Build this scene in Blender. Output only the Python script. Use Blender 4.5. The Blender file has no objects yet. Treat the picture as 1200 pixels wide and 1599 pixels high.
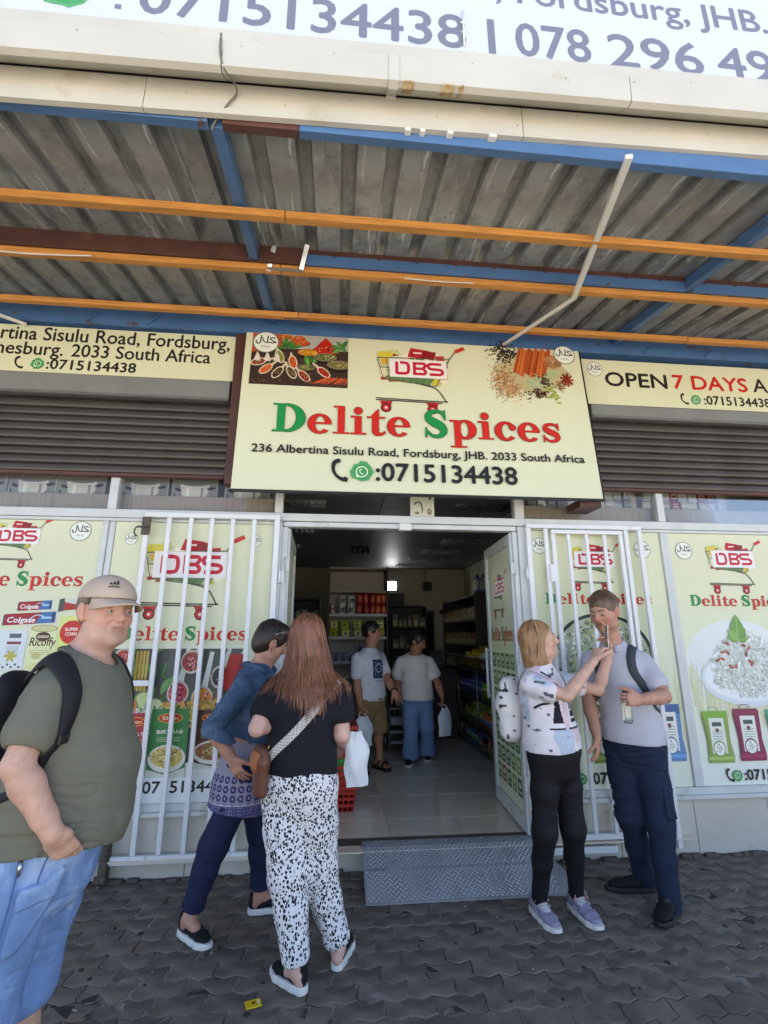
import bpy, math, random
import numpy as np
from mathutils import Vector, Matrix
R = math.radians
random.seed(7)
RNG = np.random.default_rng(7)
scene = bpy.context.scene
COL = scene.collection

# ------------------------------------------------------------------ camera
cam_d = bpy.data.cameras.new('camera'); cam = bpy.data.objects.new('camera', cam_d); COL.objects.link(cam)
PITCH, YAW = 14.335, 5.6
cam.location = (0, -3.87, 1.55)
cam.rotation_euler = (R(90 + PITCH), 0, R(-YAW))
cam_d.sensor_fit = 'VERTICAL'; cam_d.sensor_height = 24.0; cam_d.lens = 24.0 * 765 / 1599
cam_d.clip_start = 0.05; cam_d.clip_end = 500
scene.camera = cam

# ------------------------------------------------------------------ world, sun, exposure
world = bpy.data.worlds.new('World'); scene.world = world; world.use_nodes = True
nt = world.node_tree
sky = nt.nodes.new('ShaderNodeTexSky'); sky.sky_type = 'NISHITA'; sky.sun_disc = False
SUN_EL, SUN_AZ = 66.0, 18.0      # azimuth measured from +Y (behind the shop) towards +X
sky.sun_elevation = R(SUN_EL); sky.sun_rotation = R(SUN_AZ)
sky.air_density = .75; sky.dust_density = 4.0; sky.ozone_density = 1.0; sky.altitude = 1700
nt.links.new(sky.outputs['Color'], nt.nodes['Background'].inputs['Color'])
nt.nodes['Background'].inputs['Strength'].default_value = 0.13
sun_d = bpy.data.lights.new('sun', 'SUN'); sun = bpy.data.objects.new('sun', sun_d); COL.objects.link(sun)
sun_d.energy = 5.0; sun_d.angle = R(0.6); sun_d.color = (1.0, 0.95, 0.88)
_d = Vector((math.cos(R(SUN_EL)) * math.sin(R(SUN_AZ)), math.cos(R(SUN_EL)) * math.cos(R(SUN_AZ)), math.sin(R(SUN_EL))))
sun.rotation_euler = _d.to_track_quat('Z', 'Y').to_euler()
sun.location = (3, 8, 14)
vs = scene.view_settings
scene.display_settings.display_device = 'sRGB'
vs.view_transform = 'Standard'; vs.look = 'None'; vs.gamma = 1.0; vs.use_curve_mapping = False
vs.exposure = 2.2
vs.use_white_balance = True; vs.white_balance_temperature = 7300; vs.white_balance_tint = 10
scene.cycles.max_bounces = 8; scene.cycles.diffuse_bounces = 5; scene.cycles.transparent_max_bounces = 12
scene.cycles.caustics_reflective = False; scene.cycles.caustics_refractive = False

# ------------------------------------------------------------------ small helpers
def srgb(r, g=None, b=None):
    if g is None:
        h = r.lstrip('#'); r, g, b = (int(h[i:i + 2], 16) for i in (0, 2, 4))
    f = lambda c: (c / 255) / 12.92 if c / 255 <= .04045 else ((c / 255 + .055) / 1.055) ** 2.4
    return (f(r), f(g), f(b))

MATS = {}
def mat(name, col=(.5, .5, .5), rough=.6, metal=0., var=0., vscale=8., bump=0., bscale=60., obvar=0., attr=False,
        spec=.5, stretch=(1, 1, 1), coat=0., dirt=None, dscale=3., dlo=.5, dhi=.7, emit=None, estr=1., trans=0., bdetail=4.):
    """A principled material: base colour (or the Col attribute), noise variation, per-object variation, dirt patches, noise bump."""
    if name in MATS: return MATS[name]
    m = bpy.data.materials.new(name); m.use_nodes = True; t = m.node_tree; N = t.nodes; L = t.links
    b = N['Principled BSDF']
    b.inputs['Roughness'].default_value = rough; b.inputs['Metallic'].default_value = metal
    b.inputs['Specular IOR Level'].default_value = spec
    b.inputs['Coat Weight'].default_value = coat
    if trans: b.inputs['Transmission Weight'].default_value = trans
    if attr:
        a = N.new('ShaderNodeAttribute'); a.attribute_name = 'Col'; out = a.outputs['Color']
    else:
        a = N.new('ShaderNodeRGB'); a.outputs[0].default_value = (*col, 1); out = a.outputs[0]
    need = var or bump or dirt
    if need:
        tc = N.new('ShaderNodeTexCoord'); mp = N.new('ShaderNodeMapping'); mp.inputs['Scale'].default_value = stretch
        L.new(tc.outputs['Object'], mp.inputs['Vector'])
    if var:
        n = N.new('ShaderNodeTexNoise'); n.inputs['Scale'].default_value = vscale; n.inputs['Detail'].default_value = 5
        L.new(mp.outputs[0], n.inputs['Vector'])
        mr = N.new('ShaderNodeMapRange'); mr.inputs['From Min'].default_value = .3; mr.inputs['From Max'].default_value = .7
        mr.inputs['To Min'].default_value = 1 - var; mr.inputs['To Max'].default_value = 1 + var
        L.new(n.outputs['Fac'], mr.inputs['Value'])
        mx = N.new('ShaderNodeVectorMath'); mx.operation = 'SCALE'
        L.new(out, mx.inputs[0]); L.new(mr.outputs[0], mx.inputs['Scale']); out = mx.outputs[0]
    if obvar:
        oi = N.new('ShaderNodeObjectInfo'); mr = N.new('ShaderNodeMapRange')
        mr.inputs['To Min'].default_value = 1 - obvar; mr.inputs['To Max'].default_value = 1 + obvar
        L.new(oi.outputs['Random'], mr.inputs['Value'])
        mx = N.new('ShaderNodeVectorMath'); mx.operation = 'SCALE'
        L.new(out, mx.inputs[0]); L.new(mr.outputs[0], mx.inputs['Scale']); out = mx.outputs[0]
    if dirt:
        n = N.new('ShaderNodeTexNoise'); n.inputs['Scale'].default_value = dscale; n.inputs['Detail'].default_value = 8; n.inputs['Roughness'].default_value = .65
        L.new(mp.outputs[0], n.inputs['Vector'])
        mr = N.new('ShaderNodeMapRange'); mr.inputs['From Min'].default_value = dlo; mr.inputs['From Max'].default_value = dhi; mr.clamp = True
        L.new(n.outputs['Fac'], mr.inputs['Value'])
        mx = N.new('ShaderNodeMix'); mx.data_type = 'RGBA'
        L.new(mr.outputs[0], mx.inputs[0]); L.new(out, mx.inputs[6]); mx.inputs[7].default_value = (*dirt, 1); out = mx.outputs[2]
    L.new(out, b.inputs['Base Color'])
    if bump:
        n = N.new('ShaderNodeTexNoise'); n.inputs['Scale'].default_value = bscale; n.inputs['Detail'].default_value = bdetail
        L.new(mp.outputs[0], n.inputs['Vector'])
        bp = N.new('ShaderNodeBump'); bp.inputs['Strength'].default_value = bump; bp.inputs['Distance'].default_value = .01
        L.new(n.outputs['Fac'], bp.inputs['Height']); L.new(bp.outputs[0], b.inputs['Normal'])
    if emit:
        b.inputs['Emission Color'].default_value = (*emit, 1); b.inputs['Emission Strength'].default_value = estr
    MATS[name] = m
    return m

def glass_mat(name, tint=(1, 1, 1), gloss=.12):
    m = bpy.data.materials.new(name); m.use_nodes = True; N = m.node_tree.nodes; L = m.node_tree.links
    N.remove(N['Principled BSDF']); out = N['Material Output']
    tr = N.new('ShaderNodeBsdfTransparent'); tr.inputs[0].default_value = (*tint, 1)
    gl = N.new('ShaderNodeBsdfGlossy'); gl.inputs['Roughness'].default_value = .03
    fr = N.new('ShaderNodeFresnel'); fr.inputs['IOR'].default_value = 1.5
    ad = N.new('ShaderNodeMath'); ad.operation = 'ADD'; ad.inputs[1].default_value = gloss * .5; ad.use_clamp = True
    ad.operation = 'MULTIPLY_ADD'; ad.inputs[1].default_value = .55; ad.inputs[2].default_value = max(0, gloss - .12)
    L.new(fr.outputs[0], ad.inputs[0])
    mx = N.new('ShaderNodeMixShader'); L.new(ad.outputs[0], mx.inputs[0]); L.new(tr.outputs[0], mx.inputs[1]); L.new(gl.outputs[0], mx.inputs[2])
    L.new(mx.outputs[0], out.inputs['Surface'])
    return m

def wloc(o):
    v = np.zeros(3)
    while o is not None:
        v += np.array(o.location); o = o.parent
    return v

def tag(o, label=None, cat=None, group=None, kind=None):
    if label: o['label'] = label
    if cat: o['category'] = cat
    if group: o['group'] = group
    if kind: o['kind'] = kind
    return o

def thing(name, label, cat, loc=(0, 0, 0), rz=0., group=None):
    o = bpy.data.objects.new(name, None); COL.objects.link(o); o.empty_display_size = .1
    o.location = loc; o.rotation_euler = (0, 0, rz)
    return tag(o, label, cat, group)

def structure(name, loc=(0, 0, 0)):
    o = bpy.data.objects.new(name, None); COL.objects.link(o); o.location = loc; o['kind'] = 'structure'
    return o

def newmesh(name, V, F, mats=None, mi=None, smooth=False, colors=None, local=None, parent=None):
    """Link a mesh object made of world-space vertices V (local=True keeps them as they are)."""
    V = np.asarray(V, dtype=np.float64).reshape(-1, 3)
    if parent is not None and not local: V = V - wloc(parent)
    me = bpy.data.meshes.new(name)
    if isinstance(F, np.ndarray):
        n, k = F.shape
        me.vertices.add(len(V)); me.vertices.foreach_set('co', V.astype(np.float32).ravel())
        me.loops.add(n * k); me.loops.foreach_set('vertex_index', F.astype(np.int32).ravel())
        me.polygons.add(n); me.polygons.foreach_set('loop_start', np.arange(0, n * k, k, dtype=np.int32))
        me.polygons.foreach_set('loop_total', np.full(n, k, dtype=np.int32))
        me.update(calc_edges=True)
    else:
        me.from_pydata([tuple(v) for v in V], [], F)
    if colors is not None:      # per face or per vertex
        colors = np.asarray(colors, dtype=np.float32)
        ca = me.color_attributes.new('Col', 'FLOAT_COLOR', 'CORNER')
        lt = np.zeros(len(me.polygons), dtype=np.int32); me.polygons.foreach_get('loop_total', lt)
        if len(colors) == len(me.polygons): lc = np.repeat(colors, lt, axis=0)
        else:
            li = np.zeros(len(me.loops), dtype=np.int32); me.loops.foreach_get('vertex_index', li); lc = colors[li]
        lc = np.concatenate([lc, np.ones((len(lc), 1), dtype=np.float32)], axis=1)
        ca.data.foreach_set('color', lc.ravel())
    if mats is not None:
        for m in (mats if isinstance(mats, (list, tuple)) else [mats]): me.materials.append(m)
    if mi is not None: me.polygons.foreach_set('material_index', np.asarray(mi, dtype=np.int32))
    if smooth: me.polygons.foreach_set('use_smooth', np.ones(len(me.polygons), dtype=bool))
    o = bpy.data.objects.new(name, me); COL.objects.link(o)
    if parent is not None: o.parent = parent
    return o

def frame_of(d):
    d = np.asarray(d, float); d = d / np.linalg.norm(d)
    a = np.array([0, 0, 1.]) if abs(d[2]) < .9 else np.array([1., 0, 0])
    u = np.cross(a, d); u /= np.linalg.norm(u)
    return u, np.cross(d, u), d

class MB:
    """Collects shapes into one mesh."""
    def __init__(s): s.V = []; s.F = []; s.C = []; s.S = []; s.col = (1, 1, 1)
    def add(s, V, F, smooth=False):
        n = len(s.V); s.V += [tuple(map(float, v)) for v in V]; s.F += [tuple(i + n for i in f) for f in F]
        s.C += [s.col] * len(F); s.S += [smooth] * len(F); return s
    def box(s, lo, hi, c=0., M=None):
        lo = np.array(lo, float); hi = np.array(hi, float); lo, hi = np.minimum(lo, hi), np.maximum(lo, hi)
        c = min(c, .45 * (hi - lo).min())
        V = []; 
        if c <= 0:
            for x in (0, 1):
                for y in (0, 1):
                    for z in (0, 1): V.append([(lo, hi)[x][0], (lo, hi)[y][1], (lo, hi)[z][2]])
            F = [(0, 1, 3, 2), (4, 6, 7, 5), (0, 4, 5, 1), (2, 3, 7, 6), (0, 2, 6, 4), (1, 5, 7, 3)]
        else:
            idx = {}
            for x in (0, 1):
                for y in (0, 1):
                    for z in (0, 1):
                        b = np.array([(lo, hi)[x][0], (lo, hi)[y][1], (lo, hi)[z][2]]); sg = np.array([1 - 2 * x, 1 - 2 * y, 1 - 2 * z])
                        for a in range(3):
                            p = b + sg * c; p[a] = b[a]; idx[(x, y, z, a)] = len(V); V.append(p)
            F = []
            for a in range(3):
                o1, o2 = [k for k in range(3) if k != a]
                for e in (0, 1):
                    f = []
                    for p, q in ((0, 0), (1, 0), (1, 1), (0, 1)):
                        k = [0, 0, 0]; k[a] = e; k[o1] = p; k[o2] = q; f.append(idx[(*k, a)])
                    F.append(tuple(f))
                for p in (0, 1):
                    for q in (0, 1):
                        k0 = [0, 0, 0]; k0[o1] = p; k0[o2] = q; k1 = list(k0); k1[a] = 1
                        F.append((idx[(*k0, o1)], idx[(*k1, o1)], idx[(*k1, o2)], idx[(*k0, o2)]))
            for x in (0, 1):
                for y in (0, 1):
                    for z in (0, 1): F.append(tuple(idx[(x, y, z, a)] for a in range(3)))
            V = np.array(V); ctr = (lo + hi) / 2
            FF = []
            for f in F:
                p = V[list(f)]; nn = np.cross(p[1] - p[0], p[2] - p[0]); FF.append(f if nn @ (p.mean(0) - ctr) > 0 else f[::-1])
            F = FF
        V = np.array(V, float)
        if M is not None: V = V @ np.array(M)[:3, :3].T + np.array(M)[:3, 3]
        return s.add(V, F)
    def bar(s, p0, p1, w, t, up=(0, 0, 1), c=.002):
        """A rectangular bar from p0 to p1: w across, t along up."""
        p0 = np.array(p0, float); p1 = np.array(p1, float); d = p1 - p0; L = np.linalg.norm(d); d /= L
        up = np.array(up, float); sd = np.cross(d, up); sd /= np.linalg.norm(sd); up = np.cross(sd, d)
        M = np.eye(4); M[:3, 0] = d; M[:3, 1] = -sd; M[:3, 2] = up; M[:3, 3] = p0
        return s.box((0, -w / 2, -t / 2), (L, w / 2, t / 2), c, M)
    def tube(s, P, r, n=8, cap=True):
        P = [np.array(p, float) for p in P]; rr = r if hasattr(r, '__len__') else [r] * len(P)
        V = []; F = []; u = None
        for i, p in enumerate(P):
            d = P[min(i + 1, len(P) - 1)] - P[max(i - 1, 0)]; d = d / (np.linalg.norm(d) + 1e-9)
            if u is None: u, v, _ = frame_of(d)
            else:
                u = u - d * (u @ d); u /= np.linalg.norm(u); v = np.cross(d, u)
            for k in range(n):
                a = 2 * math.pi * k / n; V.append(p + rr[i] * (math.cos(a) * u + math.sin(a) * v))
        for i in range(len(P) - 1):
            for k in range(n):
                a = i * n + k; b = i * n + (k + 1) % n; F.append((a, b, b + n, a + n))
        s.add(V, F, True)
        if cap:
            m = len(s.V) - len(V)
            s.F += [tuple(range(m + n - 1, m - 1, -1)), tuple(range(m + len(V) - n, m + len(V)))]; s.C += [s.col] * 2; s.S += [False] * 2
        return s
    def lathe(s, ctr, prof, n=16, smooth=True):
        V = []; F = []
        for r, z in prof:
            for k in range(n):
                a = 2 * math.pi * k / n; V.append((ctr[0] + r * math.cos(a), ctr[1] + r * math.sin(a), ctr[2] + z))
        for i in range(len(prof) - 1):
            for k in range(n):
                a = i * n + k; b = i * n + (k + 1) % n; F.append((a, b, b + n, a + n))
        m0 = len(V); F.append(tuple(range(n - 1, -1, -1))); F.append(tuple(range(m0 - n, m0)))
        s.add(V, F, smooth); s.S[-1] = s.S[-2] = False
        return s
    def prism(s, poly, f0, f1):
        """poly: 2-D points; f0, f1 map (u, v) to the two end faces."""
        n = len(poly); V = [f0(*p) for p in poly] + [f1(*p) for p in poly]
        F = [tuple(range(n - 1, -1, -1)), tuple(range(n, 2 * n))] + [(i, (i + 1) % n, n + (i + 1) % n, n + i) for i in range(n)]
        return s.add(V, F)
    def build(s, name, m, parent=None, smooth=None, local=False, color=False):
        o = newmesh(name, s.V, s.F, m, parent=parent, local=local, colors=s.C if color else None)
        sm = np.array(s.S if smooth is None else [smooth] * len(s.F), dtype=bool)
        o.data.polygons.foreach_set('use_smooth', sm)
        return o

def kids(o): return [c for c in bpy.data.objects if c.parent == o]
_KIDS = {}
def copy_tree(o, loc=None, rz=None, label=None, parent=None, ch=None):
    """A copy of a thing with copies of its parts and sub-parts."""
    if ch is None:
        if o.name not in _KIDS: _KIDS[o.name] = [(c, kids(c)) for c in kids(o)]
        ch = _KIDS[o.name]
    c = o.copy(); COL.objects.link(c); c.parent = parent
    if loc is not None: c.location = loc
    if rz is not None: c.rotation_euler = (0, 0, rz)
    if label: c['label'] = label
    for x in ch:
        p = x[0].copy(); COL.objects.link(p); p.parent = c
        for y in x[1]:
            q = y.copy(); COL.objects.link(q); q.parent = p
    return c

# ------------------------------------------------------------------ flat print: lettering and pictures laid on a real surface
_TXT = {}
def text_tris(body, bold=.0):
    k = (body, bold)
    if k not in _TXT:
        cu = bpy.data.curves.new('t', 'FONT'); cu.body = body; cu.resolution_u = 3; cu.offset = bold
        ob = bpy.data.objects.new('t', cu); me = bpy.data.meshes.new_from_object(ob)
        V = np.array([v.co[:2] for v in me.vertices]).reshape(-1, 2); F = [tuple(p.vertices) for p in me.polygons]
        bpy.data.objects.remove(ob); bpy.data.curves.remove(cu); bpy.data.meshes.remove(me)
        V[:, 0] -= V[:, 0].min()
        _TXT[k] = (V, F)
    return _TXT[k]

def catmull(P, n=6):
    P = [np.array(p, float) for p in P]; Q = [2 * P[0] - P[1]] + P + [2 * P[-1] - P[-2]]; out = []
    for i in range(1, len(Q) - 2):
        for j in range(n):
            t = j / n; a, b, c, d = Q[i - 1:i + 3]
            out.append(.5 * (2 * b + (c - a) * t + (2 * a - 5 * b + 4 * c - d) * t * t + (3 * b - a - 3 * c + d) * t ** 3))
    out.append(P[-1]); return out

class Art:
    """Printed shapes on a plane: origin o, unit axes u and v, stacked outwards along n in steps of a few hundredths of a millimetre."""
    def __init__(s, o, u, v, n, clip=None):
        s.o, s.u, s.v, s.n = (np.array(a, float) for a in (o, u, v, n)); s.V = []; s.F = []; s.C = []; s.k = 0; s.step = 5e-6; s.clip = clip
    def raw(s, P, F, col):
        P = np.asarray(P, float)
        if s.clip is not None:
            P = np.clip(P, [s.clip[0], s.clip[1]], [s.clip[2], s.clip[3]])
        s.k += 1; h = .0008 + s.k * s.step; m = len(s.V)
        W = s.o + P[:, :1] * s.u + P[:, 1:2] * s.v + h * s.n
        s.V += [tuple(w) for w in W]; s.F += [tuple(i + m for i in f) for f in F]; s.C += [col] * len(F)
    def poly(s, P, col): s.raw(P, [tuple(range(len(P)))], col)
    def rect(s, x0, y0, x1, y1, col): s.poly([(x0, y0), (x1, y0), (x1, y1), (x0, y1)], col)
    def ell(s, x, y, rx, ry, col, n=16, rot=0., jag=0.):
        a = np.linspace(0, 2 * math.pi, n, endpoint=False); rr = 1 + jag * RNG.uniform(-1, 1, n)
        px = rx * rr * np.cos(a); py = ry * rr * np.sin(a); c, q = math.cos(rot), math.sin(rot)
        s.poly(np.stack([x + c * px - q * py, y + q * px + c * py], 1), col)
    def ring(s, x, y, rx, ry, w, col, n=24, a0=0., a1=360.):
        full = abs(a1 - a0) >= 360; m = n if full else n + 1
        a = np.radians(np.linspace(a0, a1, m, endpoint=not full)); o = np.stack([x + rx * np.cos(a), y + ry * np.sin(a)], 1)
        wx, wy = w if hasattr(w, '__len__') else (w, w)
        i = np.stack([x + (rx - wx) * np.cos(a), y + (ry - wy) * np.sin(a)], 1)
        F = [(k, (k + 1) % m, m + (k + 1) % m, m + k) for k in range(m if full else m - 1)]
        s.raw(np.concatenate([o, i]), F, col)
    def stroke(s, P, w, col, n=0):
        P = [np.array(p, float) for p in P]; ww = list(w) if hasattr(w, '__len__') else [w] * len(P)
        if n:
            t0 = np.linspace(0, 1, len(P)); P = catmull(P, n); ww = np.interp(np.linspace(0, 1, len(P)), t0, ww)
        L = []; Rr = []
        for i, p in enumerate(P):
            d = P[min(i + 1, len(P) - 1)] - P[max(i - 1, 0)]; d = d / (np.linalg.norm(d) + 1e-9); q = np.array([-d[1], d[0]]) * ww[i] / 2
            L.append(p + q); Rr.append(p - q)
        m = len(P); s.raw(np.array(L + Rr), [(m + k, m + k + 1, k + 1, k) for k in range(m - 1)], col)
    def text(s, body, x0, y0, h, col, x1=None, bold=.0, skew=0., cap=.69, wf=1.):
        V, F = text_tris(body, 0.); P = V * (h / cap)
        if x1 is not None: P[:, 0] *= (x1 - x0) / P[:, 0].max()
        else: P[:, 0] *= wf
        P = P + np.array([x0, y0]); P[:, 0] += skew * (P[:, 1] - y0)
        b = bold * h * 1.1
        for dx, dy in (((-b, 0), (b, 0), (0, b), (0, -b)) if bold else ()): s.raw(P + np.array([dx, dy]), F, col)
        s.raw(P, F, col); return P[:, 0].max()
    def build(s, name, m, parent): return newmesh(name, np.array(s.V), s.F, m, colors=np.array(s.C), parent=parent)
# ------------------------------------------------------------------ lettering and emblems of the shop
CREAM = srgb('d6d8b9'); CREAM_HI = srgb('e6e7cf'); INK = srgb('22221f'); RED = srgb('c9281f'); GREEN = srgb('0d8a43'); DBSRED = srgb('c11d38')
WHITE = srgb('eceef0')

def arcpts(cx, cy, rx, ry, a0, a1, n=14):
    return [(cx + rx * math.cos(R(a0 + (a1 - a0) * i / n)), cy + ry * math.sin(R(a0 + (a1 - a0) * i / n))) for i in range(n + 1)]

def serif_glyph(ch):
    """Heavy serif letters, cap height 1: list of ('poly', pts) / ('stroke', pts, widths) and the advance."""
    G = []
    def rect(a, b, c, d): G.append(('poly', [(a, b), (c, b), (c, d), (a, d)]))
    def band(cx, cy, rx, ry, ix, iy, icx, a0, a1):
        o = arcpts(cx, cy, rx, ry, a0, a1, 22); i = arcpts(icx, cy, ix, iy, a0, a1, 22)
        for k in range(22): G.append(('poly', [o[k], o[k + 1], i[k + 1], i[k]]))
    if ch == 'D':
        rect(.12, .03, .36, .97); rect(0, 0, .46, .06); rect(0, .94, .46, 1); band(.40, .5, .60, .5, .33, .435, .40, 90, -90); return G, 1.06
    if ch == 'e':
        band(.38, .33, .37, .35, .17, .285, .395, 8, 318); rect(.2, .32, .745, .385); G.append(('poly', [(.56, .385), (.56, .32), (.75, .32), (.745, .4)])); return G, .80
    if ch == 'l': rect(.13, .03, .35, .98); rect(0, 0, .48, .06); rect(.01, .94, .2, 1); return G, .52
    if ch == 'i':
        rect(.13, .03, .35, .64); rect(0, 0, .48, .06); rect(.01, .6, .2, .66); G.append(('poly', arcpts(.24, .85, .125, .125, 0, 345, 15))); return G, .52
    if ch == 't':
        rect(.14, .13, .36, .72); G.append(('poly', [(.14, .66), (.36, .66), (.36, .93), (.3, .9), (.14, .7)])); rect(0, .6, .55, .665)
        G.append(('stroke', [(.25, .2), (.27, .07), (.38, .035), (.5, .06), (.57, .14)], [.22, .16, .1, .07, .04])); return G, .6
    if ch == 'p':
        rect(.13, -.28, .35, .64); rect(0, -.33, .5, -.27); rect(0, .6, .2, .66); band(.50, .325, .37, .35, .155, .285, .47, 150, -150); return G, .92
    if ch == 'c':
        band(.38, .33, .37, .35, .17, .28, .40, 48, 320); G.append(('poly', arcpts(.615, .47, .105, .1, 0, 345, 14))); return G, .76
    if ch in 'Ss':
        P = [(.70, .74), (.62, .91), (.42, .955), (.21, .87), (.17, .69), (.36, .54), (.58, .41), (.665, .22), (.52, .055), (.28, .06), (.1, .24)]
        W = [.05, .075, .10, .15, .21, .26, .25, .19, .11, .08, .05]
        k = 1. if ch == 'S' else .68; kx = 1. if ch == 'S' else .82
        G.append(('stroke', [(x * kx, y * k) for x, y in P], [w * k * 1.1 for w in W]))
        G.append(('poly', [(.68 * kx, .66 * k), (.75 * kx, .66 * k), (.74 * kx, .99 * k), (.68 * kx, .99 * k)]))
        G.append(('poly', [(.04 * kx, .0), (.1 * kx, .0), (.12 * kx, .34 * k), (.05 * kx, .34 * k)]))
        return G, (.86 if ch == 'S' else .70)
    return G, .35

def shop_name(A, x0, x1, y, h, outline=True, skip=''):
    """The two-word shop name: capitals green, the rest red."""
    body = 'Delite Spices'; adv = sum(serif_glyph(c)[1] + .03 for c in body); sx = (x1 - x0) / adv
    for ps in ((1, 0) if outline else (0,)):
        x = 0.
        for c in body:
            G, a = serif_glyph(c); col = GREEN if c in 'DS' else RED
            if ps: col = srgb('14502e') if c in 'DS' else srgb('7a1a16')
            if c not in skip:
                for g in G:
                    P = [((x + p[0]) * sx + x0, p[1] * h + y) for p in g[1]]
                    if g[0] == 'poly':
                        if ps:
                            c0 = np.mean(P, 0); P = [tuple(np.array(p) + (np.array(p) - c0) / (np.linalg.norm(np.array(p) - c0) + 1e-6) * h * .022) for p in P]
                        A.poly(P, col)
                    else: A.stroke(P, [w * (sx + h) / 2 + (h * .035 if ps else 0) for w in g[2]], col, 5)
            x += a + .03

def dbs(A, x0, y0, w, h, col=DBSRED, card=True):
    """The rounded red DBS lettering on its white card."""
    if card:
        A.rect(x0 - .13 * w, y0 - .22 * h, x0 + 1.08 * w, y0 + 1.2 * h, srgb('e6e3e2'))
    t = h * .21; lw = w / 3.25
    def S(P): A.stroke([(x0 + px * w, y0 + py * h) for px, py in P], t, col, 3)
    S([(.02, .02), (.02, .98)])
    S([(.02, .08), (.17, .08), (.25, .16), (.27, .5), (.25, .84), (.17, .92), (.09, .92)])
    for yy in (.09, .5, .91): A.rect(x0 + .37 * w, y0 + yy * h - t / 2, x0 + .56 * w, y0 + yy * h + t / 2, col)
    A.rect(x0 + .36 * w, y0, x0 + .36 * w + t, y0 + h, col)
    S([(.54, .92), (.60, .9), (.625, .72), (.58, .52), (.63, .3), (.61, .12), (.54, .08)])
    A.rect(x0 + .74 * w, y0 + .91 * h - t / 2, x0 + .97 * w, y0 + .91 * h + t / 2, col); A.rect(x0 + .71 * w, y0 + .09 * h - t / 2, x0 + .94 * w, y0 + .09 * h + t / 2, col)
    S([(.76, .91), (.70, .86), (.69, .7), (.73, .53), (.92, .48), (.985, .38), (.985, .2), (.93, .09)])

def trolley(A, cx, cy, s, dw=1.):
    """Shopping-trolley emblem full of groceries; cx, cy = middle of the white card, s = width of the basket."""
    k = s / .63
    def T(x, y): return (cx + (x + 1.106) * k, cy + (y - 2.09) * k)
    steel = srgb('4c4f4d')
    rr = random.Random(3)
    A.poly([T(-1.44, 2.17), T(-1.40, 2.0), T(-.97, 1.93), T(-.85, 2.2)], srgb('b9bc94'))
    cols = ['c9b93c', 'b33a2c', 'd9d3b0', '7d9a45', '8e2f28', 'd6a53a', '5c7b3c', 'e7e2cf', '9c5b2e']
    for i in range(60):
        t = rr.random(); x = -1.44 + .54 * t; y = 1.955 + rr.random() * .26 - .03 * t
        w = rr.uniform(.03, .075); h = rr.uniform(.03, .075); c = srgb(rr.choice(cols))
        A.poly([T(x, y), T(x + w, y + .01), T(x + w * .9, y + h), T(x - .01, y + h * .9)], c)
    A.poly([T(-1.45, 2.17), T(-1.33, 2.19), T(-1.30, 2.25), T(-1.44, 2.24)], srgb('cfc04a'))
    A.ell(*T(-1.30, 2.24), .05 * k, .018 * k, srgb('c3cf8a'), rot=-.4)
    A.poly([T(-1.20, 2.20), T(-1.04, 2.19), T(-1.02, 2.27), T(-1.17, 2.29)], srgb('b5232b')); A.rect(*T(-1.15, 2.235), *T(-1.08, 2.25), srgb('e8d9d2'))
    A.poly([T(-1.10, 2.19), T(-.98, 2.18), T(-.96, 2.26), T(-1.06, 2.265)], srgb('8f1a20'))
    A.poly([T(-1.39, 1.99), T(-1.03, 1.94), T(-.98, 2.0), T(-1.36, 2.02)], srgb('5b7d4d'))
    for i in range(9):
        t = i / 8; a = T(-1.45 + .6 * t, 2.18 + .02 * t); b = T(-1.40 + .43 * t, 1.985 - .06 * t); A.stroke([a, b], .006 * k, steel)
    for q in (0, .45, 1.): A.stroke([T(-1.45 + .05 * q, 2.18 - .2 * q), T(-.85 - .12 * q, 2.2 - .27 * q)], .008 * k, steel)
    A.stroke([T(-.97, 1.93), T(-.85, 2.2), T(-.80, 2.27), T(-.765, 2.295)], .011 * k, srgb('6d6f6b'))
    A.stroke([T(-.80, 2.275), T(-.72, 2.315)], .034 * k, srgb('c6362c'))
    A.stroke([T(-1.10, 1.945), T(-.98, 1.91), T(-.93, 1.85), T(-.905, 1.80), T(-.93, 1.79), T(-1.46, 1.80)], .010 * k, srgb('3c3d3c'), 4)
    A.stroke([T(-1.46, 1.785), T(-.93, 1.775)], .010 * k, srgb('3c3d3c'))
    for wx in (-1.38, -1.01):
        A.poly([T(wx - .05, 1.775), T(wx + .05, 1.775), T(wx + .035, 1.72), T(wx - .01, 1.70)], srgb('b32222'))
        A.ell(*T(wx, 1.715), .042 * k, .042 * k, srgb('5a1a1c')); A.ell(*T(wx, 1.715), .03 * k, .03 * k, srgb('c22a2c')); A.ell(*T(wx, 1.715), .012 * k, .012 * k, srgb('e8c9c4'))
    dbs(A, cx - .222 * k * dw, cy - .07 * k * dw, .45 * k * dw, .142 * k * dw)

def halal(A, x, y, r):
    """Round certification mark: ring, Arabic word and small capitals."""
    A.ell(x, y, r * .97, r * .97, srgb('e4e8dc'), 28); A.ring(x, y, r, r, r * .07, srgb('6b7a74'), 30)
    S = lambda P, w=.11: A.stroke([(x + a * r, y + b * r) for a, b in P], w * r, srgb('3f4a47'), 4)
    S([(.72, .34), (.52, .46), (.30, .36), (.46, .20), (.66, .08), (.78, .02), (.5, -.04), (.2, -.02)])
    S([(.2, -.02), (.12, .0), (.12, .35), (.16, .62)]); S([(.12, -.02), (-.06, -.02), (-.18, .1), (-.30, .44)], .1)
    S([(-.38, .66), (-.40, .2), (-.44, -.04), (-.62, -.16), (-.76, .0), (-.72, .14)])
    A.text('HALAL', x - .36 * r, y - .52 * r, .2 * r, srgb('54605c'), x + .36 * r)

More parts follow.
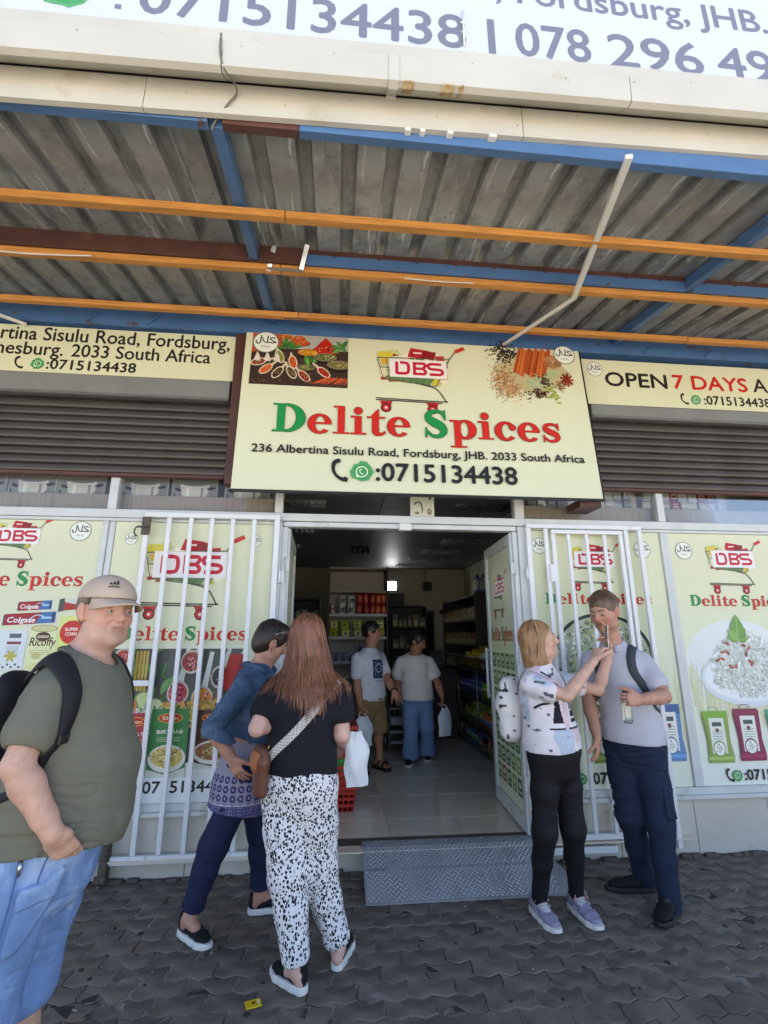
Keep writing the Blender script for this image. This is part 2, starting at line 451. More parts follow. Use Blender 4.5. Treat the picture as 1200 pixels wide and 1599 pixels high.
def handset(A, x, y, h, col=INK):
    A.stroke([(x + .28 * h, y + .93 * h), (x + .1 * h, y + .8 * h), (x + .07 * h, y + .5 * h), (x + .2 * h, y + .25 * h), (x + .42 * h, y + .1 * h), (x + .62 * h, y + .08 * h)],
             [.19 * h, .18 * h, .13 * h, .12 * h, .16 * h, .2 * h], col, 5)
    A.poly([(x + .2 * h, y + .78 * h), (x + .36 * h, y + .84 * h), (x + .33 * h, y + 1.0 * h), (x + .17 * h, y + .98 * h)], col)
    A.poly([(x + .5 * h, y + .22 * h), (x + .68 * h, y + .16 * h), (x + .62 * h, y - .02 * h), (x + .46 * h, y + .02 * h)], col)

def chat_mark(A, x, y, r):
    A.ell(x, y, r * 1.1, r * 1.1, srgb('4f9d63'), 22, jag=.13); A.ell(x, y, r * .92, r * .92, srgb('3f9457'), 22)
    A.ring(x, y, r * .62, r * .62, r * .11, srgb('dbe9d2'), 20)
    A.poly([(x - .58 * r, y - .62 * r), (x - .2 * r, y - .56 * r), (x - .56 * r, y - .2 * r)], srgb('dbe9d2'))
    handset(A, x - .24 * r, y - .3 * r, .62 * r, srgb('dbe9d2'))

def phone_line(A, x, y, h, x1, body=':0715134438', hx=None, wx=None, gap=1.):
    """Handset, chat mark and number; x..x1 is the span of the number, hx and wx where the two marks stand."""
    handset(A, hx, y - .12 * h, 1.3 * h); chat_mark(A, wx, y + .46 * h, .52 * h); A.text(body, x, y, h, INK, x1, bold=.032)

# pictures printed on the signs -----------------------------------------------------------------
def jit(rr, c, a=.12):
    f = 1 + rr.uniform(-a, a); return tuple(min(1, v * f) for v in c)

def grains(A, rr, n, fx, w, cols, el=2.):
    for _ in range(n):
        x, y = fx(); A.ell(x, y, w * el, w, jit(rr, srgb(rr.choice(cols)), .3), 5, rr.uniform(0, 3.1))

def leaf(A, x, y, L, ang, col, vein=None, wd=.42):
    c, s = math.cos(ang), math.sin(ang); P = []
    for t in np.linspace(0, 1, 7): P.append((t * L, wd * L * math.sin(math.pi * t ** .8) * .5))
    for t in np.linspace(1, 0, 7)[1:-1]: P.append((t * L, -wd * L * math.sin(math.pi * t ** .8) * .5))
    A.poly([(x + c * a - s * b, y + s * a + c * b) for a, b in P], col)
    if vein: A.stroke([(x, y), (x + c * L * .95, y + s * L * .95)], [L * .03, L * .01], vein)

def spice_table(A, x0, y0, x1, y1, seed=1):
    """Photograph of spice bowls, scoops and leaves on a dark table."""
    rr = random.Random(seed); W = x1 - x0; H = y1 - y0; A.clip = (x0, y0, x1, y1)
    X = lambda t: x0 + t * W; Yy = lambda t: y0 + t * H
    A.rect(x0, y0, x1, y1, srgb('3a2d28')); A.rect(x0, Yy(.72), x1, y1, srgb('a9a79f'))
    A.poly([(X(0), Yy(.62)), (X(.3), Yy(.7)), (X(.32), y1), (x0, y1)], srgb('b5532a'))
    def pile(cx, cy, w, h, c):
        A.ell(cx, cy, w, h * .32, srgb('5b4335'), 18); A.poly([(cx - w * .92, cy), (cx - w * .4, cy + h * .6), (cx, cy + h), (cx + w * .45, cy + h * .55), (cx + w * .92, cy), (cx + w * .5, cy - h * .2), (cx - w * .5, cy - h * .2)], srgb(c))
        grains(A, rr, 60, lambda: (cx + rr.gauss(0, w * .35), cy + abs(rr.gauss(.1, .3)) * h * .8), H * .008, [c, c, '2e1a10', 'd9b070'])
    def bowl(cx, cy, w, c, rim='8b7a63'):
        A.ell(cx, cy - w * .22, w * .95, w * .5, srgb('241a15'), 18); A.ell(cx, cy, w, w * .42, srgb(rim), 20); A.ell(cx, cy, w * .9, w * .34, srgb(c), 20)
        grains(A, rr, 70, lambda: (cx + rr.uniform(-.75, .75) * w, cy + rr.uniform(-.26, .26) * w), w * .035, [c, c, '1f1a12', 'cfc08a'])
    pile(X(.48), Yy(.84), .12 * W, .22 * H, 'c8481f'); pile(X(.76), Yy(.70), .15 * W, .28 * H, 'b3261b'); pile(X(.35), Yy(.93), .10 * W, .1 * H, 'cf6a22')
    bowl(X(.58), Yy(.66), .11 * W, 'd08a1e', 'a5562a'); bowl(X(.76), Yy(.58), .12 * W, '5d6636'); bowl(X(.91), Yy(.44), .13 * W, '7b7142'); bowl(X(.57), Yy(.36), .085 * W, '59602f')
    for cx, cy, n in ((.33, .78, 7), (.57, .56, 8), (.93, .78, 9), (.42, .7, 6)):
        for i in range(n): leaf(A, X(cx) + rr.uniform(-.03, .03) * W, Yy(cy) + rr.uniform(-.05, .05) * H, .10 * W, rr.uniform(0, 6.28), srgb(rr.choice(['3f7a34', '2f6a2b', '5f9a48', '24552a'])), srgb('7fae60'))
    def scoop(cx, cy, ang, L, c):
        dx, dy = math.cos(ang), math.sin(ang); A.stroke([(cx, cy), (cx + dx * L, cy + dy * L)], [.04 * W, .02 * W], srgb('c9b9a2'))
        A.ell(cx, cy, .085 * W, .045 * W, srgb('d8cab2'), 16, ang); A.ell(cx, cy, .072 * W, .034 * W, srgb(c), 16, ang)
        grains(A, rr, 36, lambda: (cx + rr.gauss(0, .032) * W, cy + rr.gauss(0, .02) * W), .0035 * W, [c, '20140f', 'b89a60'])
    scoop(X(.16), Yy(.30), .75, .16 * W, 'cf5a22'); scoop(X(.28), Yy(.24), .95, .16 * W, '3e2a24'); scoop(X(.42), Yy(.25), 2.1, .15 * W, '54402c'); scoop(X(.55), Yy(.19), 2.3, .15 * W, '8d2a1f')
    scoop(X(.75), Yy(.28), 2.4, .16 * W, 'a32222'); scoop(X(.29), Yy(.55), 1.9, .13 * W, '7c8a34'); scoop(X(.43), Yy(.45), 1.8, .12 * W, 'c2521f'); scoop(X(.08), Yy(.43), .3, .2 * W, '8e3b2a')
    for i in range(3): A.poly([(X(.03 + .1 * i), Yy(.46)), (X(.1 + .1 * i), Yy(.44)), (X(.085 + .1 * i), Yy(.56)), (X(.06 + .1 * i), Yy(.63))], srgb('d9cfc9'))
    for i in range(11): A.stroke([(X(.62 + .035 * i), Yy(.05 + .01 * (i % 3))), (X(.78 + .022 * i), Yy(.17 + .012 * (i % 2)))], .018 * W, srgb(rr.choice(['a8442a', 'c25a35', '8a3320'])))
    grains(A, rr, 160, lambda: (X(rr.random()), Yy(rr.uniform(0, .1))), .004 * W, ['6b4a35', '8e6a48', '2a1d17', '4f3a2a'])
    A.clip = None

def spice_heap(A, cx, cy, W, H):
    """Cut-out picture of cinnamon bark, peppercorns, seeds and cardamom."""
    rr = random.Random(5)
    X = lambda t: cx + t * W; Yy = lambda t: cy + t * H
    A.ell(cx, cy, .40 * W, .33 * H, srgb('b9ae86'), 22, jag=.1)
    def cl(n, x, y, sx, sy, w, cols, el=1.5): grains(A, rr, n, lambda: (X(x + rr.gauss(0, sx)), Yy(y + rr.gauss(0, sy))), w * W, cols, el)
    cl(190, -.27, .30, .07, .09, .011, ['2a2522', '3d3530', '17130f', '544840'], 1.1)
    cl(330, -.32, -.16, .07, .14, .006, ['b5794a', '9c6238', 'd0a070', '7c4a2a'], 1.9); cl(150, -.22, -.32, .06, .07, .006, ['b5794a', '9c6238', 'd0a070'], 1.9)
    for x, y in ((.02, -.1), (.10, -.02), (-.06, -.14)): leaf(A, X(x), Yy(y), .2 * W, rr.uniform(-1, 1), srgb('a9b38a'), srgb('7f8a66'), .6)
    for i in range(10):
        x = -.17 + i * .036; A.stroke([(X(x - .02), Yy(-.02 - .03 * (i % 3))), (X(x + .07), Yy(.36 + .03 * (i % 2)))], .045 * W, srgb(rr.choice(['b4552a', '9e4522', 'c86a38'])))
        A.stroke([(X(x - .02), Yy(-.02 - .03 * (i % 3))), (X(x + .07), Yy(.36 + .03 * (i % 2)))], .007 * W, srgb('7a3016'))
    for i in range(6): A.ell(X(.20 + .05 * (i % 3)), Yy(.22 - .1 * (i // 3) + .03 * (i % 2)), .045 * W, .04 * W, jit(rr, srgb('a4744f'), .2), 14, jag=.08)
    for i in range(9):
        a = i * .7; A.stroke([(X(.38), Yy(-.1)), (X(.38 + .075 * math.cos(a)), Yy(-.1 + .11 * math.sin(a)))], .026 * W, srgb(rr.choice(['8e2f1e', '6d2416', 'a4482c'])))
    cl(46, .13, -.13, .035, .05, .014, ['4a3f33', '352c24', '5f5142'], 1.1); cl(60, .06, -.33, .06, .04, .008, ['40221a', '5a2f22', '2a1611'], 2.4)
    for i in range(16): A.ell(X(.19 + rr.gauss(0, .045)), Yy(-.33 + rr.gauss(0, .07)), .030 * W, .011 * W, jit(rr, srgb('94a552'), .25), 8, rr.uniform(-.8, .8))
    cl(40, .3, -.22, .03, .04, .006, ['7a3d2a', '8f5038'], 2.)

def rice_plate(A, cx, cy, rx, ry, dark=False, seed=2):
    rr = random.Random(seed)
    if dark:
        A.ell(cx, cy, rx, ry, srgb('2c332f'), 36); A.ell(cx, cy, rx * .93, ry * .93, srgb('aeb8a6'), 34)
        fx = lambda: (lambda a, q: (cx + rx * .9 * q * math.cos(a), cy + ry * .9 * q * math.sin(a)))(rr.uniform(0, 6.28), math.sqrt(rr.random()))
        grains(A, rr, 620, fx, rx * .015, ['d8dccb', 'c6ccb4', 'e8e8dd', '8fa06a', 'b5a94e', '5d6e45', '49584a', 'd2c67a'], 3.2)
    else:
        A.ell(cx, cy - ry * .45, rx, ry * .62, srgb('d4dce2'), 36); A.ell(cx, cy - ry * .42, rx * .93, ry * .54, srgb('e6ebee'), 34)
        A.poly([(cx - rx * .8, cy - ry * .55), (cx - rx * .55, cy + ry * .1), (cx - rx * .25, cy + ry * .55), (cx + rx * .05, cy + ry * .72), (cx + rx * .35, cy + ry * .5), (cx + rx * .62, cy + ry * .05), (cx + rx * .8, cy - ry * .5), (cx, cy - ry * .9)], srgb('ccd3cf'))
        def fx():
            a = rr.uniform(0, 6.28); q = math.sqrt(rr.random()); return cx + rx * .78 * q * math.cos(a) * (1 - .2 * math.sin(a)), cy - ry * .14 + ry * .74 * q * math.sin(a)
        grains(A, rr, 760, fx, rx * .012, ['e6eae6', 'd5dcd6', 'f0f2ef', 'b3beb2', '9eaa9c', 'c3ccbe'], 4.2)
        for _ in range(12): A.ell(cx + rr.uniform(-.62, .1) * rx, cy + rr.uniform(-.35, .35) * ry, rx * .06, rx * .028, srgb(rr.choice(['a24a42', '8f3f3a', 'b8655a'])), 7, rr.uniform(0, 3))
        for ang, L in ((1.9, .3), (.9, .3), (2.8, .24), (.2, .22), (1.5, .5), (2.3, .28)): leaf(A, cx - rx * .12, cy + ry * .42, L * rx, ang, srgb(rr.choice(['6e9a4c', '84ad5e', '5a8a3f'])), srgb('b3cf93'), .6)

def food_collage(A, x0, y0, x1, y1, seed=9):
    """Picture of spoons of spices, limes, rice and leaves on dark wood."""
    rr = random.Random(seed); A.clip = (x0, y0, x1, y1); W = x1 - x0; H = y1 - y0
    X = lambda t: x0 + t * W; Yy = lambda t: y0 + t * H
    A.rect(x0, y0, x1, y1, srgb('39403d'))
    for i in range(7): A.rect(X(i / 7), y0, X(i / 7 + .135), y1, jit(rr, srgb('474d49'), .2))
    for i in range(26): leaf(A, X(rr.uniform(.12, .5)), Yy(rr.uniform(.45, .98)), rr.uniform(.08, .16) * W, rr.uniform(0, 6.3), srgb(rr.choice(['3c7a3a', '2c5c30', '5e9450', '24482a'])), srgb('86b076'))
    for i, (x, y, c) in enumerate([(.10, .90, 'a83a2c'), (.52, .60, 'b23548'), (.83, .74, '2a2d33'), (.70, .55, 'c57a2c'), (.95, .83, 'b03a34'), (.60, .88, '9c3c36')]):
        A.stroke([(X(x), Yy(y)), (X(x + .05), Yy(y + .42))], [.05 * W, .03 * W], srgb('cfd2c9')); A.ell(X(x), Yy(y), .08 * W, .11 * H, srgb('b9b6a4'), 18); A.ell(X(x), Yy(y), .068 * W, .09 * H, srgb(c), 18)
        grains(A, rr, 60, lambda: (X(x + rr.gauss(0, .028)), Yy(y + rr.gauss(0, .04))), .007 * W, [c, c, 'd9a0a0', '201a18'], 1.2)
    for i in range(4): A.rect(X(.19 + .025 * i), Yy(.62), X(.208 + .025 * i), Yy(.98), srgb('c0a04a'))
    for x, y, c in ((.28, .52, 'b7c48a'), (.17, .48, 'd1763c'), (.05, .50, 'd8d8cc'), (.36, .46, 'c9d0a0')):
        A.ell(X(x), Yy(y), .075 * W, .1 * H, srgb('6d8a4a'), 18); A.ell(X(x), Yy(y), .065 * W, .088 * H, srgb(c), 18)
    grains(A, rr, 420, lambda: (X(rr.uniform(0, .42)), Yy(rr.uniform(.22, .48))), .006 * W, ['d6dcd0', 'b8c0b0', 'e9ece4', '4d5a50', '8a9a86'], 3)
    grains(A, rr, 260, lambda: (X(rr.uniform(.42, .8)), Yy(rr.uniform(.3, .52))), .012 * W, ['c79b4a', 'a87a35', 'd8bc6a', '8f8a3a'], 1.6)
    grains(A, rr, 160, lambda: (X(rr.uniform(.8, 1.)), Yy(rr.uniform(.25, .6))), .012 * W, ['b8b23c', 'd0c040', '8a3c2c', '5a6a34'], 1.5)
    for i in range(5): A.stroke([(X(.84 + .03 * i), Yy(.62)), (X(.9 + .03 * i), Yy(.95))], .03 * W, srgb(rr.choice(['b02a28', '8e1f1f', 'c04a38'])))
    A.clip = None

def spice_box(A, x0, y0, x1, y1, c, word, second=None, food='c9b56a'):
    """Printed picture of a boxed spice mix."""
    rr = random.Random(hash(c) % 97 + len(word)); W = x1 - x0; H = y1 - y0
    A.rect(x0, y0, x1, y1, srgb(c)); A.ell(x0 + .5 * W, y0 + .86 * H, .33 * W, .075 * H, srgb('d8a13a'), 20); A.ell(x0 + .5 * W, y0 + .86 * H, .30 * W, .062 * H, srgb('b3261f'), 20)
    A.text('Shan', x0 + .29 * W, y0 + .832 * H, .055 * H, srgb('ecd9a0'), x0 + .71 * W, bold=.02)
    A.text(word, x0 + .18 * W, y0 + .63 * H, .055 * H, srgb('e6e2cf'), x0 + .85 * W, bold=.02)
    for i in range(3): A.rect(x0 + .2 * W, y0 + (.57 - .025 * i) * H, x0 + .8 * W, y0 + (.578 - .025 * i) * H, srgb('b8bd9d'))
    A.ell(x0 + .5 * W, y0 + .27 * H, .49 * W, .2 * H, srgb('d6d6cc'), 26); A.ell(x0 + .5 * W, y0 + .29 * H, .42 * W, .15 * H, srgb(food), 24)
    grains(A, rr, 150, lambda: (x0 + W * (.5 + rr.gauss(0, .15)), y0 + H * (.3 + rr.gauss(0, .055))), .02 * W, [food, 'e0d49a', '8f6a34', 'b59a4a', '6f7a3a'], 1.9)
    A.poly([(x0, y0 + .12 * H), (x0 + .5 * W, y0 + .04 * H), (x1, y0 + .14 * H), (x1, y0), (x0, y0)], srgb('c8cdc2'))

def rice_bag(A, x0, y0, x1, y1, c, lab='dfe3da', win='e9ebe4', top=None):
    W = x1 - x0; H = y1 - y0
    A.poly([(x0 + .06 * W, y0), (x1 - .03 * W, y0), (x1, y0 + .12 * H), (x1 - .07 * W, y0 + .4 * H), (x1 - .04 * W, y1 - .06 * H), (x1 - .1 * W, y1), (x0 + .04 * W, y1), (x0, y1 - .1 * H), (x0 + .08 * W, y0 + .45 * H)], srgb(c))
    if top: A.rect(x0 + .02 * W, y1 - .17 * H, x1 - .05 * W, y1, srgb(top))
    A.stroke([(x0 + .3 * W, y1), (x0 + .32 * W, y1 + .07 * H), (x0 + .6 * W, y1 + .07 * H), (x0 + .62 * W, y1)], .02 * W, srgb(c), 4)
    A.rect(x0 + .24 * W, y0 + .18 * H, x0 + .78 * W, y0 + .86 * H, srgb(lab)); A.rect(x0 + .34 * W, y0 + .7 * H, x0 + .68 * W, y0 + .78 * H, srgb('4b5650'))
    A.poly([(x0 + .06 * W, y0), (x0 + .14 * W, y0), (x0 + .17 * W, y0 + .45 * H), (x0 + .09 * W, y1 - .1 * H), (x0, y1 - .1 * H), (x0 + .08 * W, y0 + .45 * H)], tuple(v * .7 for v in srgb(c))); A.rect(x0 + .04 * W, y0 + .06 * H, x1 - .03 * W, y0 + .12 * H, tuple(min(1, v * 1.5) for v in srgb(c)))
    A.ell(x0 + .5 * W, y0 + .27 * H, .235 * W, .16 * H, tuple(v * .8 for v in srgb(c)), 18); A.ell(x0 + .5 * W, y0 + .27 * H, .2 * W, .13 * H, srgb(win), 18); rq = random.Random(4); grains(A, rq, 40, lambda: (x0 + W * (.5 + rq.gauss(0, .08)), y0 + H * (.27 + rq.gauss(0, .05))), .014 * W, ['c9cdbf', 'a9ad9c', 'f0f0ea'], 2.6); A.ell(x0 + .5 * W, y0 + .62 * H, .07 * W, .045 * H, srgb('7a4438'), 12)
    for i in range(4): A.rect(x0 + .33 * W, y0 + (.45 + .05 * i) * H, x0 + .69 * W, y0 + (.462 + .05 * i) * H, srgb('8d9a8c'))

def toothpaste_box(A, x0, y0, x1, y1, skew=.06):
    W = x1 - x0; H = y1 - y0; T = lambda u, v: (x0 + u * W, y0 + v * H + u * W * skew)
    A.poly([T(0, 0), T(1, 0), T(1, 1), T(0, 1)], srgb('9e2230')); A.poly([T(.62, 0), T(1, 0), T(1, 1), T(.72, 1)], srgb('3d6fa8')); A.poly([T(.93, .1), T(.99, .1), T(.99, .9), T(.93, .9)], srgb('22426e'))
    A.ring(*T(.66, .3), .16 * W, .5 * H, .02 * W, srgb('b9d2e4'), 16, 20, 200)
    A.text('Colgate', *T(.05, .26), .46 * H, srgb('f0e8e6'), T(.6, 0)[0], bold=.03, skew=.15); A.rect(*T(.72, .42), *T(.92, .55), srgb('a8c8e0')); A.poly([T(-.03, .02), T(0, 0), T(0, 1), T(-.03, .9)], srgb('4a4a52'))
# ------------------------------------------------------------------ materials of the setting
M_PAVER = mat('paver', srgb('665e55'), .85, var=.32, vscale=9, bump=.5, bscale=90, obvar=.22, dirt=srgb('857a6c'), dscale=2.6, dlo=.46, dhi=.74)
M_JOINT = mat('joint_sand', srgb('8b867e'), .95, var=.35, vscale=4, bump=.5, bscale=120, dirt=srgb('35322e'), dscale=2.4, dlo=.45, dhi=.55)
M_STREET = mat('street', srgb('a3a09a'), .95, var=.15, vscale=2, bump=.3, bscale=60)
M_TILE = mat('wall_tile', srgb('c8c3b7'), .28, var=.05, vscale=3, dirt=srgb('9a8f7c'), dscale=2.2, dlo=.58, dhi=.8, obvar=.05)
M_GROUT = mat('grout', srgb('8c8577'), .9)
M_FLOOR = mat('floor_tile', srgb('dccfbb'), .13, var=.06, vscale=4, obvar=.06, dirt=srgb('b0a491'), dscale=3, dlo=.55, dhi=.8)
M_ALU = mat('frame_white', srgb('c9cccb'), .38, var=.06, vscale=6, dirt=srgb('a29d90'), dscale=4, dlo=.6, dhi=.78)
M_GATE = mat('gate_paint', srgb('dcdee0'), .34, var=.05, vscale=9, dirt=srgb('8f7a66'), dscale=11, dlo=.66, dhi=.74)
M_RUST = mat('rusty_steel', srgb('5e554c'), .7, .3, var=.4, vscale=40, bump=.4, bscale=120)
M_PRINT = mat('print', rough=.42, attr=True, spec=.35)
M_BOARD = mat('sign_board', CREAM, .4, spec=.35, var=.02, vscale=2)
M_BROWN = mat('brown_steel', srgb('4f3029'), .55, var=.25, vscale=6, dirt=srgb('6e4a3a'), dscale=8, dlo=.6, dhi=.75)
M_BLUE = mat('blue_steel', srgb('466b98'), .45, var=.12, vscale=5, dirt=srgb('5d4a45'), dscale=9, dlo=.62, dhi=.66)
M_SHUT = mat('shutter_steel', srgb('48423f'), .45, .35, var=.12, vscale=4, obvar=.08, dirt=srgb('38322f'), dscale=3, dlo=.5, dhi=.8)
M_HOOD = mat('hood_steel', srgb('7f8180'), .5, .2, var=.1, vscale=3)
M_PLASTER = mat('plaster', srgb('8b867a'), .9, var=.08, bump=.2)
M_INWALL = mat('inside_wall', srgb('c4c0aa'), .85, var=.06, vscale=2)
M_CEIL = mat('ceiling_board', srgb('7d8284'), .5, var=.05)
M_DARK = mat('dark_steel', srgb('26262a'), .5)
M_BLACK = mat('black_plastic', srgb('1b1b1d'), .45)
M_WOOD = mat('batten_wood', srgb('c98a45'), .6, var=.22, vscale=4, stretch=(1.2, 22, 22), bump=.15, bscale=30, dirt=srgb('7d4e25'), dscale=5, dlo=.64, dhi=.74, obvar=.06)
M_FASCIA = mat('fascia_paint', srgb('bdbaaf'), .5, var=.06, vscale=3, dirt=srgb('a89f86'), dscale=5, dlo=.6, dhi=.8)
M_CHAP = mat('cardboard', srgb('8a7a68'), .8, var=.12, vscale=7, stretch=(9, 1, 1))
M_GLASS = glass_mat('window_glass')
M_WHITEPVC = mat('white_pvc', srgb('d8d8d4'), .35)
M_CHROME = mat('bright_metal', srgb('b8babb'), .25, .9)

def iron_mat():
    """Old galvanised sheet seen from below: zinc mottling, chalky streaks running down the slope, rust freckles."""
    m = mat('galvanised_sheet', srgb('9fa2a3'), .42, .25, var=.16, vscale=5, stretch=(1, .8, 1), obvar=.12, dirt=srgb('7c7e7e'), dscale=5.0, dlo=.46, dhi=.62, bump=.12, bscale=9)
    t = m.node_tree; N = t.nodes; L = t.links; b = N['Principled BSDF']; src = b.inputs['Base Color'].links[0].from_socket
    tc = N.new('ShaderNodeTexCoord'); mp = N.new('ShaderNodeMapping'); mp.inputs['Scale'].default_value = (20, .9, 1); L.new(tc.outputs['Object'], mp.inputs[0])
    n = N.new('ShaderNodeTexNoise'); n.inputs['Scale'].default_value = 1.6; n.inputs['Detail'].default_value = 9; n.inputs['Roughness'].default_value = .7; L.new(mp.outputs[0], n.inputs[0])
    mr = N.new('ShaderNodeMapRange'); mr.inputs['From Min'].default_value = .57; mr.inputs['From Max'].default_value = .65; L.new(n.outputs['Fac'], mr.inputs[0])
    mx = N.new('ShaderNodeMix'); mx.data_type = 'RGBA'; L.new(mr.outputs[0], mx.inputs[0]); L.new(src, mx.inputs[6]); mx.inputs[7].default_value = (*srgb('dcdfe0'), 1)
    n2 = N.new('ShaderNodeTexNoise'); n2.inputs['Scale'].default_value = 14; n2.inputs['Detail'].default_value = 9; n2.inputs['Roughness'].default_value = .75; L.new(tc.outputs['Object'], n2.inputs[0])
    mr2 = N.new('ShaderNodeMapRange'); mr2.inputs['From Min'].default_value = .6; mr2.inputs['From Max'].default_value = .7; L.new(n2.outputs['Fac'], mr2.inputs[0])
    mx2 = N.new('ShaderNodeMix'); mx2.data_type = 'RGBA'; L.new(mr2.outputs[0], mx2.inputs[0]); L.new(mx.outputs[2], mx2.inputs[6]); mx2.inputs[7].default_value = (*srgb('494643'), 1)
    L.new(mx2.outputs[2], b.inputs['Base Color'])
    return m
M_IRON = iron_mat()

# ------------------------------------------------------------------ street and pavement
st = newmesh('street', [(-300, -400, -.12), (300, -400, -.12), (300, 300, -.12), (-300, 300, -.12)], [(0, 1, 2, 3)], M_STREET); st['kind'] = 'structure'
pav = structure('pavement')
_b = MB(); _b.box((-14, -4.7, -.115), (16, .0, -.0048)); o = _b.build('joint_bed', M_JOINT, pav)
_b = MB()
for i in range(30): _b.box((-14 + i, -4.86, -.115), (-13.01 + i, -4.705, .004), .012)
_b.build('kerb', mat('kerb_concrete', srgb('8d8a84'), .9, var=.15, bump=.3), pav)

PL, PH, AMP, AMP2 = .225, .1125, .012, .006
def tri(x): x = x - math.floor(x); return 4 * abs(x - .5) - 1
def paver_outline(g=.003):
    bot = [(PL * (i / 8 - .5), -PH / 2 + AMP * tri(i / 4)) for i in range(9)]
    right = [(PL / 2 + AMP2 * tri(j / 4 * 1.0 + .25) * (1 if 0 < j < 4 else 0), -PH / 2 + AMP * tri(2.) + PH * j / 4) for j in range(1, 4)]
    top = [(PL * (i / 8 - .5), PH / 2 + AMP * tri(i / 4)) for i in range(8, -1, -1)]
    left = [(p[0] - PL, p[1]) for p in right[::-1]]
    P = np.array(bot + right + top + left); n = len(P); Q = []
    for i in range(n):
        a = P[i] - P[i - 1]; b = P[(i + 1) % n] - P[i]; na = np.array([-a[1], a[0]]) / np.linalg.norm(a); nb = np.array([-b[1], b[0]]) / np.linalg.norm(b)
        m = na + nb; m /= np.linalg.norm(m); Q.append(P[i] + m * g / max(.5, m @ na))
    return np.array(Q)
def paver_mesh():
    a = paver_outline(.0022); b = paver_outline(.0058); n = len(a)
    V = [(*p, -.02) for p in a] + [(*p, -.0035) for p in a] + [(*p, 0) for p in b]
    F = [tuple(range(2 * n, 3 * n))]
    for k in (0, 1): F += [(k * n + i, k * n + (i + 1) % n, (k + 1) * n + (i + 1) % n, (k + 1) * n + i) for i in range(n)]
    return V, F
_pv, _pf = paver_mesh()
pms = []; rg = random.Random(2); nv_ = len(_pv) // 3
for k in range(6):
    pm = bpy.data.meshes.new('paver'); tl_ = rg.uniform(-.0012, .0012)
    pm.from_pydata([(x + (rg.uniform(-.002, .002) if i >= nv_ else 0), y + (rg.uniform(-.002, .002) if i >= nv_ else 0), z + (rg.uniform(-.0015, .0006) if i >= nv_ else 0) - (.004 if i >= 2 * nv_ and rg.random() < .06 else 0)) for i, (x, y, z) in enumerate(_pv)], [], _pf); pm.materials.append(M_PAVER); pms.append(pm)
cand = []
for j in range(0, 43):
    for i in range(-50, 68):
        cand.append((i * PL + (.5 * PL if j % 2 else 0.) + .03, -.075 - j * PH))
vis = [c for c in cand if -1.42 < c[1] and -1.9 - .5 * (-c[1] < .4) < c[0] - .25 * (c[1] + 1.3) * 0 < 3.55 + .2 * c[1]]
vis = sorted(vis, key=lambda c: c[0] ** 2 * .3 + (c[1] + 3.87) ** 2)[:300]
vset = set(vis); rg = random.Random(2)
for c in vis:
    o = bpy.data.objects.new('paver', rg.choice(pms)); COL.objects.link(o); o.parent = pav
    o.location = (c[0], c[1], rg.uniform(-.003, .0015)); o.rotation_euler = (rg.gauss(0, .012), rg.gauss(0, .008), rg.gauss(0, .006))
V = []; F = []
for c in cand:
    if c in vset: continue
    m = len(V); dz = rg.uniform(-.003, .001); V += [(p[0] + c[0], p[1] + c[1], p[2] + dz) for p in _pv]; F += [tuple(i + m for i in f) for f in _pf]
o = newmesh('paver_field', V, F, M_PAVER, parent=pav); o['kind'] = 'stuff'
# worn mortar strip and crumbs where the paving meets the shop wall
_b = MB(); rr = random.Random(4)
for i in range(80):
    x = -3.2 + i * .09 + rr.uniform(-.03, .03)
    if .15 < x < 1.5: continue
    _b.box((x, -.045 + rr.uniform(-.01, 0), -.012), (x + rr.uniform(.05, .1), -.004, rr.uniform(.006, .022)), .008)
o = _b.build('mortar_strip', mat('old_mortar', srgb('5a514a'), .95, var=.4, vscale=20, bump=.6, bscale=70), pav); o['kind'] = 'stuff'
tag_ = MB(); 
for i in range(90):
    x, y = rr.uniform(-1.6, 3.3), -rr.random() ** 2 * 1.25 - .06; r_ = rr.uniform(.003, .007)
    tag_.box((x, y, -.004), (x + r_, y + r_ * rr.uniform(.6, 1.6), r_ * .6), .001)
gm = MB(); rq = random.Random(9)
for i in range(42):
    x, y = rq.uniform(-1.6, 3.3), rq.uniform(-1.35, -.1); r_ = rq.uniform(.008, .017); gm.lathe((x, y, -.002), [(r_, 0), (r_ * .9, .0035), (r_ * .4, .0042)], 9)
o = gm.build('gum_spot', mat('old_gum', srgb('302d2b'), .8, var=.3, vscale=3), pav); o['kind'] = 'stuff'
bm_ = MB()
for i in range(26):
    x, y = rq.uniform(-1.6, 3.3), rq.uniform(-1.35, -.08); a = rq.uniform(0, 3); L_ = rq.uniform(.008, .022); bm_.bar((x, y, .003), (x + L_ * math.cos(a), y + L_ * math.sin(a), .004), .006, .0015, c=0)
o = bm_.build('paper_scrap', mat('paper_scrap', srgb('b5ada0'), .9), pav); o['kind'] = 'stuff'
o = tag_.build('grit', mat('grit', srgb('8f8578'), .9, obvar=.1), pav); o['kind'] = 'stuff'

# ------------------------------------------------------------------ the shop building
shop = thing('shop_building', 'single storey spice shop with cream poster windows, white frames and an open double doorway', 'shop building', (.55, 0, 0))
def part(name, b, m, parent=shop, **k): return b.build(name, m, parent, **k)
FACE = .06      # depth of the window frames behind the wall line
